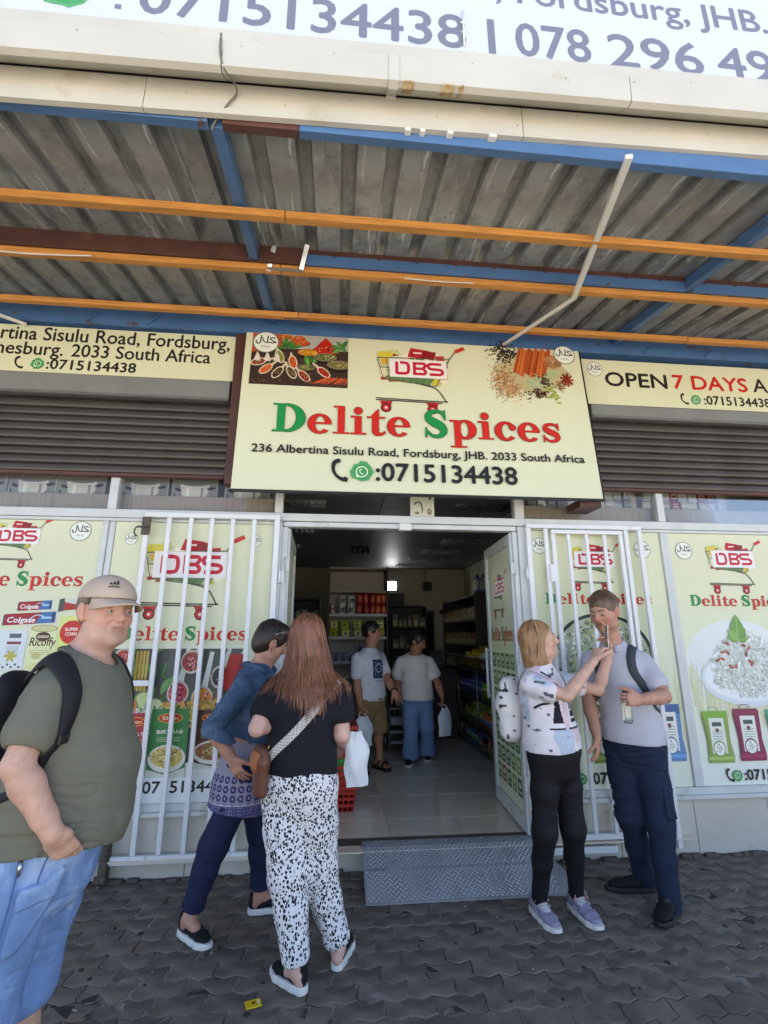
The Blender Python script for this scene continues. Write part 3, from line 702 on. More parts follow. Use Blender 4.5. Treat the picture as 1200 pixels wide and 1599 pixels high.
# wall below the windows: core and one row of big tiles
for x0, x1 in ((-6, -.36), (1.48, 8)):
    b = MB(); b.box((x0, .012, -.1), (x1, .16, .372)); part('base_wall', b, M_GROUT)
tl = MB(); tl.box((0, 0, 0), (.592, .011, .352), .0015)
def tile_run(name, xs, z0, h, m):
    for x0, x1 in xs:
        b = MB(); b.box((x0 + .0025, 0, z0), (x1 - .0025, .011, z0 + h), .0015); part(name, b, m)
edges = [-.36]
while edges[-1] > -3.4: edges.append(edges[-1] - .6)
edges[0] = -.40
tile_run('wall_tile', [(edges[i + 1], edges[i]) for i in range(len(edges) - 1)], .002, .368, M_TILE)
ed = [1.56, 2.12, 2.72, 3.32, 3.92, 4.52]
tile_run('wall_tile', list(zip(ed[:-1], ed[1:])), .002, .368, M_TILE)
# window frames: sill, head rail, mullions; each length of profile is a part
def prof(x0, x1, z0, z1, y0=-.012, y1=.07, name='window_frame', c=.004):
    b = MB(); b.box((x0, y0, z0), (x1, y1, z1), c); return part(name, b, M_ALU)
for x0, x1 in ((-6, -.498), (1.565, 8)):
    prof(x0, x1, .374, .402, -.045, .075, 'window_sill'); prof(x0, x1, .402, .45, -.02, .07, 'window_sill')
    prof(x0, x1, 2.445, 2.512, -.022, .07)
    prof(x0, x1, 2.418, 2.443, -.012, .06)
prof(-.50, 1.565, 2.447, 2.508, -.03, .075)                       # over the door
prof(-.425, 1.485, 2.405, 2.444, -.008, .07)
for x0, x1 in ((-2.98, -2.9), (-1.785, -1.70), (2.748, 2.83), (3.93, 4.01)):
    w = (x1 - x0) / 2
    prof(x0, x0 + w - .003, .452, 2.416, -.016); prof(x0 + w, x1, .452, 2.416, -.006)
    prof(x0 + .01, x1 - .008, 2.514, 2.86, -.016)
prof(-.498, -.43, .02, 2.443, -.02, .075, 'door_jamb'); prof(1.492, 1.565, .02, 2.443, -.02, .075, 'door_jamb')
prof(-.43, -.385, .148, 2.402, 0., .06, 'door_jamb'); prof(1.45, 1.49, .148, 2.402, 0., .06, 'door_jamb')
prof(-.50, -.435, 2.51, 2.86, -.016); prof(1.48, 1.56, 2.51, 2.86, -.016)
b = MB(); b.box((.50, -.045, 2.385), (.60, .01, 2.445), .006); part('door_stop', b, M_WHITEPVC)
for z in (2.1, 1.3, .5):
    for x, s in ((-.395, 1), (1.452, -1)):
        b = MB(); b.tube([(x, -.006, z - .06), (x, -.006, z + .06)], .009); b.box((x - .03, -.003, z - .05), (x + .03, .002, z + .05), .001); part('hinge', b, M_ALU)
# transom panes
for x0, x1 in ((-2.9, -1.78), (-1.70, -.505), (-.43, 1.477), (1.565, 2.755), (2.825, 3.93)):
    b = MB(); b.box((x0, .02, 2.514), (x1, .026, 2.86)); part('window_pane', b, M_GLASS)
# wall over the windows up to the canopy, and the rest of the front
b = MB(); b.box((-6, .03, 2.862), (8, .22, 4.5)); part('upper_wall', b, M_PLASTER)
b = MB(); b.box((-14, .03, -.1), (-6.003, .3, 5.6)); b.box((8.003, .03, -.1), (16, .3, 5.6)); part('side_wall', b, M_PLASTER)
b = MB(); b.box((-14, .225, 4.45), (16, 8, 5.6)); part('roof', b, M_PLASTER)
b = MB(); b.box((-14, 7.2, -.1), (-6.003, 7.4, 4.45)); b.box((8.003, .35, -.1), (8.2, 7.4, 4.45)); b.box((-6.2, .35, -.1), (-6.003, 7.4, 4.45)); part('rear_wall', b, M_PLASTER)

# window posters
def poster(x0, x1, z0=.452, z1=2.416):
    b = MB(); b.box((x0, .004, z0), (x1, .03, z1)); p = part('window_poster', b, M_BOARD)
    A = Art((0, .004, 0), (1, 0, 0), (0, 0, 1), (0, -1, 0)); return p, A
def wash(A, x0, z0, x1, z1, c0, c1, n=14):
    """A printed colour blend from c0 (bottom) to c1 (top)."""
    for i in range(n):
        t = (i + .5) / n; A.rect(x0, z0 + (z1 - z0) * i / n, x1, z0 + (z1 - z0) * (i + 1) / n, tuple(a + (b_ - a) * t for a, b_ in zip(c0, c1)))
PALE = srgb('dfe3dc')
# 1: leftmost
p, A = poster(-2.896, -1.788)
wash(A, -2.896, .452, -1.788, 1.85, srgb('dde6e6'), CREAM, 16)
shop_name(A, -2.83, -1.872, 1.918, .105); trolley(A, -2.39, 2.29, .37); halal(A, -1.95, 2.336, .078)
toothpaste_box(A, -2.295, 1.735, -2.07, 1.80); toothpaste_box(A, -2.375, 1.632, -2.03, 1.712)
A.poly([(-2.01, 1.735), (-1.80, 1.76), (-1.80, 1.83), (-2.01, 1.81)], srgb('a8322c')); A.poly([(-2.02, 1.73), (-1.985, 1.735), (-1.985, 1.83), (-2.02, 1.82)], srgb('48514e')); A.poly([(-1.98, 1.80), (-1.9, 1.785), (-1.80, 1.82), (-1.80, 1.832), (-1.98, 1.822)], srgb('c9cfc6'))
A.rect(-2.185, 1.335, -2.0, 1.61, srgb('dcdfae')); A.ell(-2.092, 1.612, .093, .026, srgb('a9a36c')); A.ell(-2.092, 1.612, .082, .019, srgb('cbc795')); A.ell(-2.092, 1.345, .093, .03, srgb('d6d49c'))
A.ell(-2.092, 1.555, .05, .032, srgb('4a2f26')); A.rect(-2.13, 1.545, -2.055, 1.562, srgb('d9d0b8')); A.text('NESCAFE', -2.126, 1.548, .011, srgb('4a2f26'), -2.06, bold=.03)
A.text('Ricoffy', -2.178, 1.49, .058, srgb('4b2d22'), -2.005, bold=.02, skew=.12); A.ell(-2.12, 1.42, .035, .022, srgb('c4bd80'))
for i in range(3): A.rect(-2.17, 1.455 - i * .012, -2.02, 1.459 - i * .012, srgb('b3ad74'))
A.rect(-1.995, 1.28, -1.80, 1.70, srgb('dadf8a')); A.ell(-1.9, 1.585, .085, .085, srgb('c62f28')); A.text('SUPER', -1.95, 1.595, .022, srgb('f0e6d8'), -1.86, bold=.03); A.text('CORN', -1.945, 1.562, .022, srgb('f0e6d8'), -1.865, bold=.03)
A.rect(-2.40, 1.33, -2.2, 1.60, srgb('d4dde0')); A.rect(-2.32, 1.545, -2.24, 1.575, srgb('5a6468')); A.rect(-2.33, 1.50, -2.235, 1.52, srgb('8a4048'))
for i in range(5): A.rect(-2.33, 1.48 - i * .014, -2.245, 1.485 - i * .014, srgb('8f9a9c'))
rr = random.Random(8)
for i in range(6): leaf(A, -2.29, 1.42, .05, i * 1.05, srgb('b5ab4a'))
for i in range(7): A.ell(-2.38 + .026 * i, 1.345 + .018 * (i % 2), .008, .008, srgb('4f5a5c'))
A.poly([(-2.5, 1.02), (-2.22, 1.25), (-2.16, 1.27), (-2.12, 1.22), (-2.3, 1.0)], srgb('c9a352')); A.poly([(-2.22, 1.25), (-2.14, 1.29), (-2.10, 1.25), (-2.14, 1.22)], srgb('c4706a'))
A.rect(-2.86, .95, -2.45, 1.7, srgb('9fb6c4')); A.rect(-2.80, 1.0, -2.52, 1.6, srgb('c9403a')); A.rect(-2.3, .62, -1.85, 1.0, srgb('b9463a')); A.rect(-2.8, .62, -2.4, .9, srgb('4f7fae'))
A.build('picture', M_PRINT, p)
# 2: behind the left gate
p, A = poster(-1.697, -.502)
wash(A, -1.697, .452, -.502, 1.5, srgb('dfe5e4'), srgb('d8dcc4'), 10)
shop_name(A, -1.575, -.648, 1.528, .10); trolley(A, -1.106, 2.09, .63); halal(A, -1.573, 2.284, .047); halal(A, -.633, 2.283, .047)
food_collage(A, -1.612, .70, -.655, 1.468)
spice_box(A, -1.47, .62, -1.285, 1.03, 'a32f3c', 'MEAT', food='9c4a3a'); spice_box(A, -.975, .66, -.71, 1.045, '4a2f26', 'CHICKEN', food='8f5a3c'); spice_box(A, -1.275, .61, -1.015, 1.056, '2e7a42', 'BIRYANI')
A.rect(-1.66, .452, -.502, .61, srgb('dce3e4'))
phone_line(A, -1.285, .515, .072, -.69, '0715134438', -1.46, -1.362)
A.build('picture', M_PRINT, p)
# 3: right of the door
p, A = poster(1.568, 2.745)
wash(A, 1.568, .452, 2.745, 1.8, srgb('dfe4d2'), srgb('d2d8b8'), 14)
for i in range(260):
    x = rr.uniform(1.6, 2.74); y = rr.uniform(.75, 1.2) - .1 * rr.random(); A.stroke([(x, y), (x + rr.uniform(-.03, .03), y + rr.uniform(.1, .28))], .007, jit(rr, srgb('d3d5ac'), .08))
shop_name(A, 1.694, 2.612, 1.813, .085); trolley(A, 2.15, 2.18, .40); halal(A, 1.674, 2.288, .068); halal(A, 2.578, 2.27, .074)
rice_plate(A, 2.14, 1.40, .42, .34, True)
for i, (x, c, t) in enumerate(((1.62, '6c8f4c', None), (1.96, '7d9a4e', '5f8a3c'), (2.24, '8e3a4a', None), (2.5, '5d86b4', '3f6394'))): rice_bag(A, x, .63, x + .22, 1.04, c, top=t)
phone_line(A, 1.93, .49, .075, 2.50, ':0715134438', 1.76, 1.86)
A.build('picture', M_PRINT, p)
# 4: rightmost
p, A = poster(2.834, 3.926)
wash(A, 2.834, .452, 3.926, 1.75, srgb('e3e8df'), srgb('d6dcbc'), 16)
A.ell(3.30, 1.33, .47, .36, srgb('dbe2e0'), 40)
for i in range(420):
    x = rr.uniform(2.85, 3.92); y = rr.uniform(.85, 1.12) + .12 * (x < 3.1) * rr.random(); A.stroke([(x, y), (x + rr.uniform(-.03, .03), y + rr.uniform(.08, .22))], .007, jit(rr, srgb('d6d6b0'), .08))
shop_name(A, 2.945, 3.86, 1.803, .09); trolley(A, 3.40, 2.20, .45); halal(A, 2.954, 2.267, .075); halal(A, 3.85, 2.25, .075)
rice_plate(A, 3.36, 1.38, .42, .34)
rice_bag(A, 2.885, .61, 3.115, .985, '8fa45a', top='7fae45'); rice_bag(A, 3.15, .62, 3.385, 1.0, '8a3350'); rice_bag(A, 3.43, .62, 3.65, .99, '4f9b84'); rice_bag(A, 3.68, .62, 3.9, .99, 'b08a3a')
phone_line(A, 3.17, .487, .072, 3.74, ':0715134438', 3.02, 3.112)
A.build('picture', M_PRINT, p)
for x0, x1 in ((4.014, 5.3), (-4.25, -2.984)):
    p, A = poster(x0, x1); wash(A, x0, .452, x1, 1.8, srgb('dfe4d8'), CREAM, 12); A.build('picture', M_PRINT, p)
b = MB(); b.box((5.31, .0, .452), (8, .03, 2.416)); b.box((-6, .0, .452), (-4.26, .03, 2.416)); b.box((3.94, .02, 2.514), (8, .03, 2.86)); b.box((-6, .02, 2.514), (-2.99, .03, 2.86)); part('infill_panel', b, M_PLASTER)
# threshold
b = MB(); b.box((-.43, .004, .004), (1.487, .15, .1385)); b.box((-.43, -.004, -.05), (1.487, .1, .118), .003); part('threshold', b, M_TILE)

# ------------------------------------------------------------------ room behind the door
RX0, RX1, RY1, FZ, CZ = -3.0, 2.72, 6.4, .14, 2.95
fl = structure('floor')
b = MB(); b.box((RX0, .152, .0), (RX1, RY1, FZ - .012)); b.build('floor_bed', M_GROUT, fl)
ft = MB(); ft.box((-.2755, -.2955, -.01), (.2755, .2955, 0), .0012); ft0 = ft.build('floor_tile', M_FLOOR, fl)
n = 0
for i in range(-4, 5):
    for j in range(11):
        x = .72 + .555 * i - .002 * i; y = .205 + .6 * j
        if not (RX0 + .25 < x < RX1 - .2): continue
        o = ft0 if n == 0 else ft0.copy()
        if n: COL.objects.link(o)
        o.location = (x, y, FZ); n += 1
_b = MB(); _b.box((-.385, .02, FZ - .01), (1.45, .151, FZ)); _b.build('floor_edge', M_FLOOR, fl)
room = structure('room_wall')
b = MB()
b.box((RX0 - .1, .3, 0), (RX0, RY1, CZ + .1)); b.box((RX1, .3, 0), (RX1 + .06, RY1, CZ + .1)); b.box((RX0 - .1, RY1 + .002, 0), (RX1 + .06, RY1 + .12, CZ + .1)); b.build('wall_face', M_INWALL, room)
b = MB(); b.box((RX1 + .065, .9, 0), (7.9, .95, CZ + .3)); b.box((-5.9, .9, 0), (RX0 - .105, .95, CZ + .3)); b.build('display_back', M_INWALL, room)
b = MB(); b.box((RX1 - .55, RY1 - .01, 2.02), (RX1 - .003, RY1, 2.10)); b.build('dark_strip', M_DARK, room)  # solid dark strip on the back wall by the right corner
ce = structure('ceiling')
b = MB(); b.box((RX0, .222, CZ + .012), (RX1, RY1, CZ + .1)); b.build('ceiling_bed', M_DARK, ce)
cp = MB(); cp.box((-.595, -.595, 0), (.595, .595, .01), .002); cp0 = cp.build('ceiling_panel', M_CEIL, ce); n = 0
for i in range(-3, 3):
    for j in range(6):
        x = -.12 + 1.2 * i; y = .82 + 1.2 * j
        if x - .6 < RX0 - .3 or x + .6 > RX1 + .2 or y + .6 > RY1 + .9: continue
        o = cp0 if n == 0 else cp0.copy()
        if n: COL.objects.link(o)
        o.location = (x, y, CZ); n += 1
# louvred light fittings, all switched off
def light_fitting():
    t = thing('ceiling_light', 'unlit recessed louvre light above the doorway end of the right side', 'ceiling light', (0, 0, 0), group='louvre lights in the shop ceiling')
    b = MB(); b.box((-.30, -.15, -.012), (.30, -.138, .0)); b.box((-.30, .138, -.012), (.30, .15, .0)); b.box((-.30, -.137, -.012), (-.288, .137, .0)); b.box((.288, -.137, -.012), (.30, .137, .0)); b.build('frame', M_CHROME, t)
    b = MB(); b.box((-.287, -.137, -.0015), (.287, .137, -.0005)); b.build('reflector', mat('reflector', srgb('2a2b2d'), .2, .6), t)
    for i in range(9):
        b = MB(); x = -.256 + .064 * i; b.bar((x, -.136, -.022), (x, .136, -.022), .004, .034, (.35, 0, 1), 0); b.build('slat', M_CHROME, t)
    for i in range(2): b = MB(); b.bar((-.286, -.045 + .09 * i, -.021), (.286, -.045 + .09 * i, -.021), .004, .03, c=0); b.build('rail', M_CHROME, t)
    return t
lf = light_fitting()
spots = [((1.58, 1.25), 'unlit louvre light nearest the doorway on the right side of the shop ceiling'), ((-.42, 1.27), 'unlit louvre light seen through the left end of the glass over the door'),
         ((1.85, 3.2), 'unlit louvre light second from the doorway on the right side of the ceiling'), ((1.72, 4.1), 'unlit louvre light in the middle of the row on the right of the ceiling'),
         ((1.62, 5.0), 'bright edged louvre light fourth along the right side of the shop ceiling'), ((1.48, 5.8), 'louvre light at the far end of the ceiling near the back wall'),
         ((-.6, 2.6), 'unlit louvre light over the left aisle inside the shop'), ((-.85, 3.8), 'louvre light deep on the left above the dark shelves')]
for i, ((x, y), l) in enumerate(spots):
    o = lf if i == 0 else copy_tree(lf)
    o.location = (x, y, CZ - .001); o['label'] = l
# ------------------------------------------------------------------ roller shutters over the windows
def shutter(x0, x1, label, ht):
    t = thing('roller_shutter', label, 'roller shutter', ((x0 + x1) / 2, 0, 2.8), group='half raised roller shutters')
    b = MB(); b.box((x0, -.12, 3.44), (x1, .028, ht), .006); b.build('hood', M_HOOD, t)
    b = MB(); b.box((x0, -.125, 3.415), (x1, -.02, 3.438), .004); b.build('hood_lip', M_CHROME, t)
    b = MB(); L = x1 - x0
    prof_ = [(0, 0), (.008, .006), (.012, .022), (.011, .046), (.004, .060), (-.004, .066), (-.010, .066), (-.010, 0)]
    b.prism(prof_, lambda u, v: (x0, -u - .03, v), lambda u, v: (x1, -u - .03, v))
    s0 = b.build('slat', M_SHUT, t); n = 0
    while n < 9:
        o = s0 if n == 0 else s0.copy()
        if n: COL.objects.link(o)
        o.location = (0, random.uniform(-.0015, .0015), 2.8 + n * .0675); n += 1
    b = MB(); b.box((x0, -.055, 2.765), (x1, -.015, 2.797), .006); b.build('bottom_bar', M_BROWN, t)
    return t
_s = shutter(-4.2, -.905, 'half raised dark grey roller shutter left of the hanging shop sign', 3.594)
_s = shutter(2.20, 5.2, 'half raised dark grey roller shutter right of the hanging shop sign', 3.543)

# ------------------------------------------------------------------ signs on the front
def sign_panel(name, label, P0, ux, vy, W, H, edge=.03):
    n = np.cross(ux, vy); n /= np.linalg.norm(n)
    t = thing(name, label, 'shop sign', tuple(P0 + ux * W / 2))
    M = np.eye(4); M[:3, 0] = ux; M[:3, 1] = vy; M[:3, 2] = n; M[:3, 3] = P0
    b = MB(); b.box((0, 0, -edge), (W, H, 0), .003, M); b.build('panel', M_BOARD, t)
    return t, Art(P0, ux, vy, n)
ex = np.array([1., 0, 0]); ez = np.array([0, 0, 1.])
# left strip
t, A = sign_panel('shop_sign', 'long cream address sign above the left roller shutter', np.array([-4.2, -.1, 3.60]), ex, ez, 3.315, .425)
A.o = np.array([0, -.1, 0.])
A.text('236 Albertina', -3.30, 3.892, .118, INK, -2.47, bold=.02); A.text('Sisulu Road, Fordsburg,', -2.418, 3.892, .118, INK, -.939, bold=.02)
A.text('Johannesburg.', -3.12, 3.758, .112, INK, -2.25, bold=.02); A.text('2033 South Africa', -2.183, 3.758, .112, INK, -1.087, bold=.02)
phone_line(A, -2.355, 3.638, .085, -1.668, ':0715134438', -2.60, -2.425)
A.build('lettering', M_PRINT, t)
b = MB(); b.box((-4.2, -.108, 3.596), (-.886, -.09, 3.5995)); b.box((-.8848, -.108, 3.60), (-.878, -.07, 4.025)); b.build('edge_trim', M_BROWN, t)
# right strip
t, A = sign_panel('shop_sign', 'long cream opening days sign above the right roller shutter', np.array([2.13, -.1, 3.55]), ex, ez, 3.07, .45)
A.o = np.array([0, -.1, 0.])
halal(A, 2.285, 3.90, .073)
x = A.text('OPEN ', 2.375, 3.742, .135, INK, 2.962, bold=.032); A.text('7 DAYS', 3.025, 3.748, .135, RED, 3.755, bold=.032); A.text('A WEEK', 3.815, 3.752, .135, INK, 4.6, bold=.02)
phone_line(A, 3.30, 3.602, .085, 3.955, ':0715134438', 3.075, 3.222)
A.build('lettering', M_PRINT, t)
b = MB(); b.box((2.13, -.108, 3.5455), (5.2, -.09, 3.5495)); b.box((2.12, -.108, 3.56), (2.1285, -.08, 4.0)); b.build('edge_trim', M_BLACK, t)
# the big one over the door
P0 = np.array([-.787, -.33, 2.61]); vy = np.array([0, .13, 1.40]); vy /= np.linalg.norm(vy)
t, A = sign_panel('shop_sign', 'big cream board with the green and red shop name hanging over the door', P0, ex, vy, 2.878, 1.405)
spice_table(A, .055, .905, .845, 1.40)
halal(A, .165, 1.31, .105)
trolley(A, 1.44, 1.125, .65, .86)
spice_heap(A, 2.42, 1.15, .80, .62)
halal(A, 2.735, 1.345, .095)
shop_name(A, .272, 2.615, .482, .25)
A.text('236 Albertina Sisulu Road, Fordsburg, JHB. 2033 South Africa', .127, .303, .066, INK, 2.765, bold=.026)
phone_line(A, 1.075, .095, .145, 2.185, ':0715134438', .735, .965)
A.clip = None
A.build('lettering', M_PRINT, t)
nn = np.cross(ex, vy)
b = MB(); M = np.eye(4); M[:3, 0] = ex; M[:3, 1] = vy; M[:3, 2] = nn; M[:3, 3] = P0
b.box((2.8785, 0, -.04), (2.89, 1.40, .001), .001, M); b.box((0, -.012, -.04), (2.89, -.0005, .001), .001, M); b.build('edge_trim', M_BLACK, t)
b = MB(); b.box((.04, .02, -.10), (.10, 1.38, -.032), .002, M); b.box((2.76, .02, -.10), (2.82, 1.38, -.032), .002, M); b.box((.103, .04, -.085), (2.757, .1, -.032), .002, M); b.build('frame', M_DARK, t)
for x in (-.70, 2.0):
    for z in (2.72, 3.9): b = MB(); b.bar((x, -.27 if z < 3 else -.17, z), (x, .029, z), .04, .04); b.build('bracket', M_DARK, t)
b = MB(); b.box((1.93, -.26, 2.56), (2.11, -.02, 2.625), .004); b.build('bracket', M_BROWN, t)
# brown steel post left of the board
t = thing('steel_post', 'dark brown steel post running down the left edge of the hanging shop sign', 'steel post', (-.85, -.09, 2.72))
b = MB(); b.box((-.885, -.14, 2.70), (-.80, -.045, 4.03), .004); b.build('post', M_BROWN, t)
b = MB(); b.box((-.885, -.044, 2.75), (-.80, .029, 2.81)); b.box((-.885, -.044, 3.3), (-.80, .029, 3.36)); b.build('bracket', M_DARK, t)
# small illustrated notice in the glass over the door
t = thing('notice', 'small square white picture notice stuck on the glass above the doorway', 'notice', (.72, .018, 2.52))
b = MB(); b.box((.60, .012, 2.515), (.80, .018, 2.71)); b.build('card', mat('notice_card', srgb('c9cdbf'), .6), t)
A = Art((.60, .012, 2.515), ex, ez, (0, -1, 0))
A.stroke([(.03, .1), (.05, .12), (.08, .12), (.095, .09), (.1, .05), (.09, .03)], [.012, .02, .016, .016, .012, .006], srgb('6a7466'), 5)
A.ell(.055, .03, .02, .012, srgb('7d7a5c')); A.ell(.165, .16, .014, .018, srgb('6a6258')); A.ell(.16, .045, .02, .028, srgb('77705f')); A.ell(.16, .05, .01, .014, srgb('a9a48a'))
A.build('picture', M_PRINT, t)

# ------------------------------------------------------------------ canopy over the pavement
def rz_(y, off=0.): return 3.90 + .171 * (y + 2.1) + off
can = thing('canopy', 'old corrugated iron canopy on blue steel rafters with orange battens', 'canopy', (.5, -1, 3.9))
SL = np.array([0, 1., .171]); SL /= np.linalg.norm(SL); SN = np.cross(ex, SL)
CX0, CX1 = -5.6, 6.4
# sheets
def sheet_mesh(w=.69, ribs=3):
    pr = []; p = w / ribs; lo, hi = 0., -.0
    for i in range(ribs):
        x = i * p; pr += [(x, 0), (x + p * .62, 0), (x + p * .68, .045), (x + p * .94, .045)]
    pr += [(w, 0), (w + .012, 0)]
    L = 2.30; V = []; F = []; n = len(pr)
    # pan stiffener: a shallow swage along the middle of each flat
    ys = np.linspace(0, L, 2)
    for y in ys:
        for x, z in pr: V.append(np.array([x, 0, 0]) + SL * y + SN * z)
    for i in range(n - 1): F.append((i, n + i, n + i + 1, i + 1))
    return V, F
V, F = sheet_mesh(); sm_ = bpy.data.meshes.new('roof_sheet'); sm_.from_pydata([tuple(v) for v in V], [], F); sm_.materials.append(M_IRON)
off0 = -.17 - 8 * .69; k = 0
for i in range(17):
    o = bpy.data.objects.new('roof_sheet', sm_); COL.objects.link(o); o.parent = can
    o.location = (off0 + i * .69 - .5, -2.097 + 1, rz_(-2.097) - 3.9 + (.004 if i % 2 else -.004)); o.rotation_euler = (0, random.gauss(0, .002), 0)
def slope_bar(name, x, y0, y1, w, h, off, m):
    b = MB(); b.bar((x, y0, rz_(y0, off)), (x, y1, rz_(y1, off)), w, h, SN); return b.build(name, m, can)
for x in (-3.7, -.595, 2.49, 5.55): slope_bar('rafter', x, -2.07, .025, .055, .085, -.05, M_BLUE)
def cross(name, y, w, h, off, m, x0=CX0, x1=CX1, up=None):
    b = MB(); b.bar((x0, y, rz_(y, off)), (x1, y, rz_(y, off)), w, h, SN if up is None else up); return b.build(name, m, can)
# header channel behind the fascia, purlin between the battens, wall plate
cross('header', -2.075, .05, .085, -.05, M_BLUE, CX0, -.63); cross('header', -2.075, .05, .085, -.05, M_BROWN, -.565, -.22); cross('header', -2.075, .05, .085, -.05, M_BLUE, -.218, CX1)
cross('purlin', -1.07, .02, .11, -.056, M_BROWN, CX0, -.63); cross('purlin', -1.07, .02, .11, -.056, M_BROWN, -.56, -.25); cross('purlin', -1.07, .02, .036, -.019, M_BROWN, -.247, 2.46); cross('purlin', -1.07, .02, .036, -.019, M_BROWN, 2.52, CX1); cross('purlin', -1.068, .016, .072, -.075, M_BLUE, -.247, 2.46); cross('purlin', -1.068, .016, .072, -.075, M_BLUE, 2.52, CX1)
cross('purlin_flange', -1.02, .07, .008, -.1, M_BROWN, CX0, -.25); cross('purlin_flange', -1.02, .07, .008, -.1, M_BLUE, -.246, 2.455)
b = MB(); rr = random.Random(6)
for i in range(18): x = -.1 + .37 * i * .8 + rr.uniform(-.05, .05); b.box((x, -1.084, rz_(-1.08, -.05)), (x + .018, -1.0802, rz_(-1.08, -.03)), .001)
b.build('weld_tab', M_BROWN, can)
b = MB(); b.box((CX0, -.13, 4.05), (CX1, -.085, 4.215), .003); b.box((CX0, -.0845, 4.05), (CX1, .029, 4.062)); b.box((CX0, -.0845, 4.205), (CX1, .029, 4.215)); b.build('wall_plate', M_BLUE, can)
for x in (-2.1, -1.62, .3, 1.2, 2.75, 3.35): b = MB(); b.bar((x, -.1335, 4.06), (x + .1, -.1335, 4.15), .006, .03, (0, -1, 0)); b.build('stiffener', M_BLUE, can)
# battens: lengths butted end to end
for y, joints in ((-1.535, (CX0, -2.6, -.335, 2.9, CX1)), (-1.005, (CX0, -.42, 3.4, CX1)), (-.36, (CX0, -.35, 3.0, CX1))):
    for x0, x1 in zip(joints[:-1], joints[1:]):
        b = MB(); z = rz_(y, -.125); dz = random.uniform(-.004, .004)
        b.bar((x0 + .002, y, z + dz), (x1 - .002, y + random.uniform(-.006, .006), z - dz), .062, .042, SN, .004); b.build('batten', M_WOOD, can)
# hanger straps where battens are spliced
for x, y in ((-.50, -1.02), (-.28, -1.06)):
    b = MB(); b.bar((x, y, rz_(y, -.15)), (x + .04, y - .08, rz_(y, -.02)), .03, .004, (0, 1, .2), .0005); b.build('strap', M_CHROME, can)
b = MB(); b.bar((-.50, -1.045, rz_(-1.045, -.149)), (-.27, -1.045, rz_(-1.045, -.149)), .03, .004, SN, .0005); b.build('strap', M_CHROME, can)
b = MB(); b.bar((-.47, -.36, rz_(-.36, -.149)), (-.3, -.36, rz_(-.36, -.149)), .035, .004, SN, .0005); b.build('strap', M_CHROME, can)
# fascia boards, gutter, flashing; the eaves line climbs slightly to the right
def ez_(x): return .028 * (x - .17)
def eave(name, x0, x1, prof2, m, c=None):
    b = MB(); b.prism(prof2, lambda u, v: (x0, u, v + ez_(x0)), lambda u, v: (x1, u, v + ez_(x1))); return b.build(name, m, can)
fas = [(-2.125, 3.842), (-2.10, 3.842), (-2.10, 4.02), (-2.125, 4.02)]
for x0, x1 in ((CX0, -2.2), (-2.197, -.9), (-.897, .838), (.842, 3.2), (3.203, CX1)): eave('fascia_board', x0, x1, fas, M_FASCIA)
gut = [(-2.13, 4.026), (-2.225, 3.935), (-2.252, 3.942), (-2.262, 4.078), (-2.255, 4.086), (-2.245, 3.955), (-2.222, 3.945), (-2.13, 4.036)]
M_GUT = mat('gutter_paint', srgb('bcbab0'), .42, var=.05, vscale=3, dirt=srgb('8f866e'), dscale=4, dlo=.6, dhi=.8)
for x0, x1 in ((CX0, -.545), (-.54, 1.318), (1.322, CX1)): eave('gutter', x0, x1, gut, M_GUT)
for x in (-2.6, .18, 2.9): eave('gutter_bracket', x, x + .045, [(-2.127, 4.0), (-2.135, 4.014), (-2.225, 3.926), (-2.258, 3.935), (-2.269, 4.086), (-2.2645, 4.086), (-2.254, 3.939), (-2.226, 3.931), (-2.13, 4.021)], M_GUT)
M_STAIN = mat('rust_stain', srgb('9c7546'), .8, var=.45, vscale=30, dirt=srgb('c2b496'), dscale=22, dlo=.4, dhi=.6)
for x, w in ((.245, .05), (.42, .06), (.50, .02)): eave('rust_stain', x, x + w, [(-2.2538, 3.946), (-2.2532, 3.939), (-2.2256, 3.9335), (-2.17, 3.9865), (-2.1706, 3.9855), (-2.2259, 3.932), (-2.254, 3.938)], M_STAIN)
eave('flashing', CX0, CX1, [(-2.222, 4.07), (-2.208, 4.07), (-2.204, 4.225), (-2.21, 4.225)], M_FASCIA)
b = MB()
for i in range(40):
    x = -3 + i * .18 + rr.uniform(-.07, .07); y_, z_ = (-2.1262, 3.93 + rr.uniform(-.03, .07)) if i % 2 else (-2.2615, 4.05 + rr.uniform(-.02, .02))
    b.box((x, y_ - .002, z_ + ez_(x)), (x + .008, y_ + .0015, z_ + .008 + ez_(x)), .002)
b.build('screw_head', M_CHROME, can)
b = MB()
for x in (.27, .34, .47, .67): b.box((x, -2.128, 3.828 + ez_(x)), (x + rr.uniform(.02, .04), -2.095, 3.846 + ez_(x)), .004)
o = b.build('foam_crumb', M_WHITEPVC, can); o['kind'] = 'stuff'
b = MB(); b.box((CX0, -2.098, 3.95), (CX1, -2.088, 4.6)); b.build('light_stop_board', M_DARK, can)  # added dark backing, closes the gap where sun leaked above the fascia
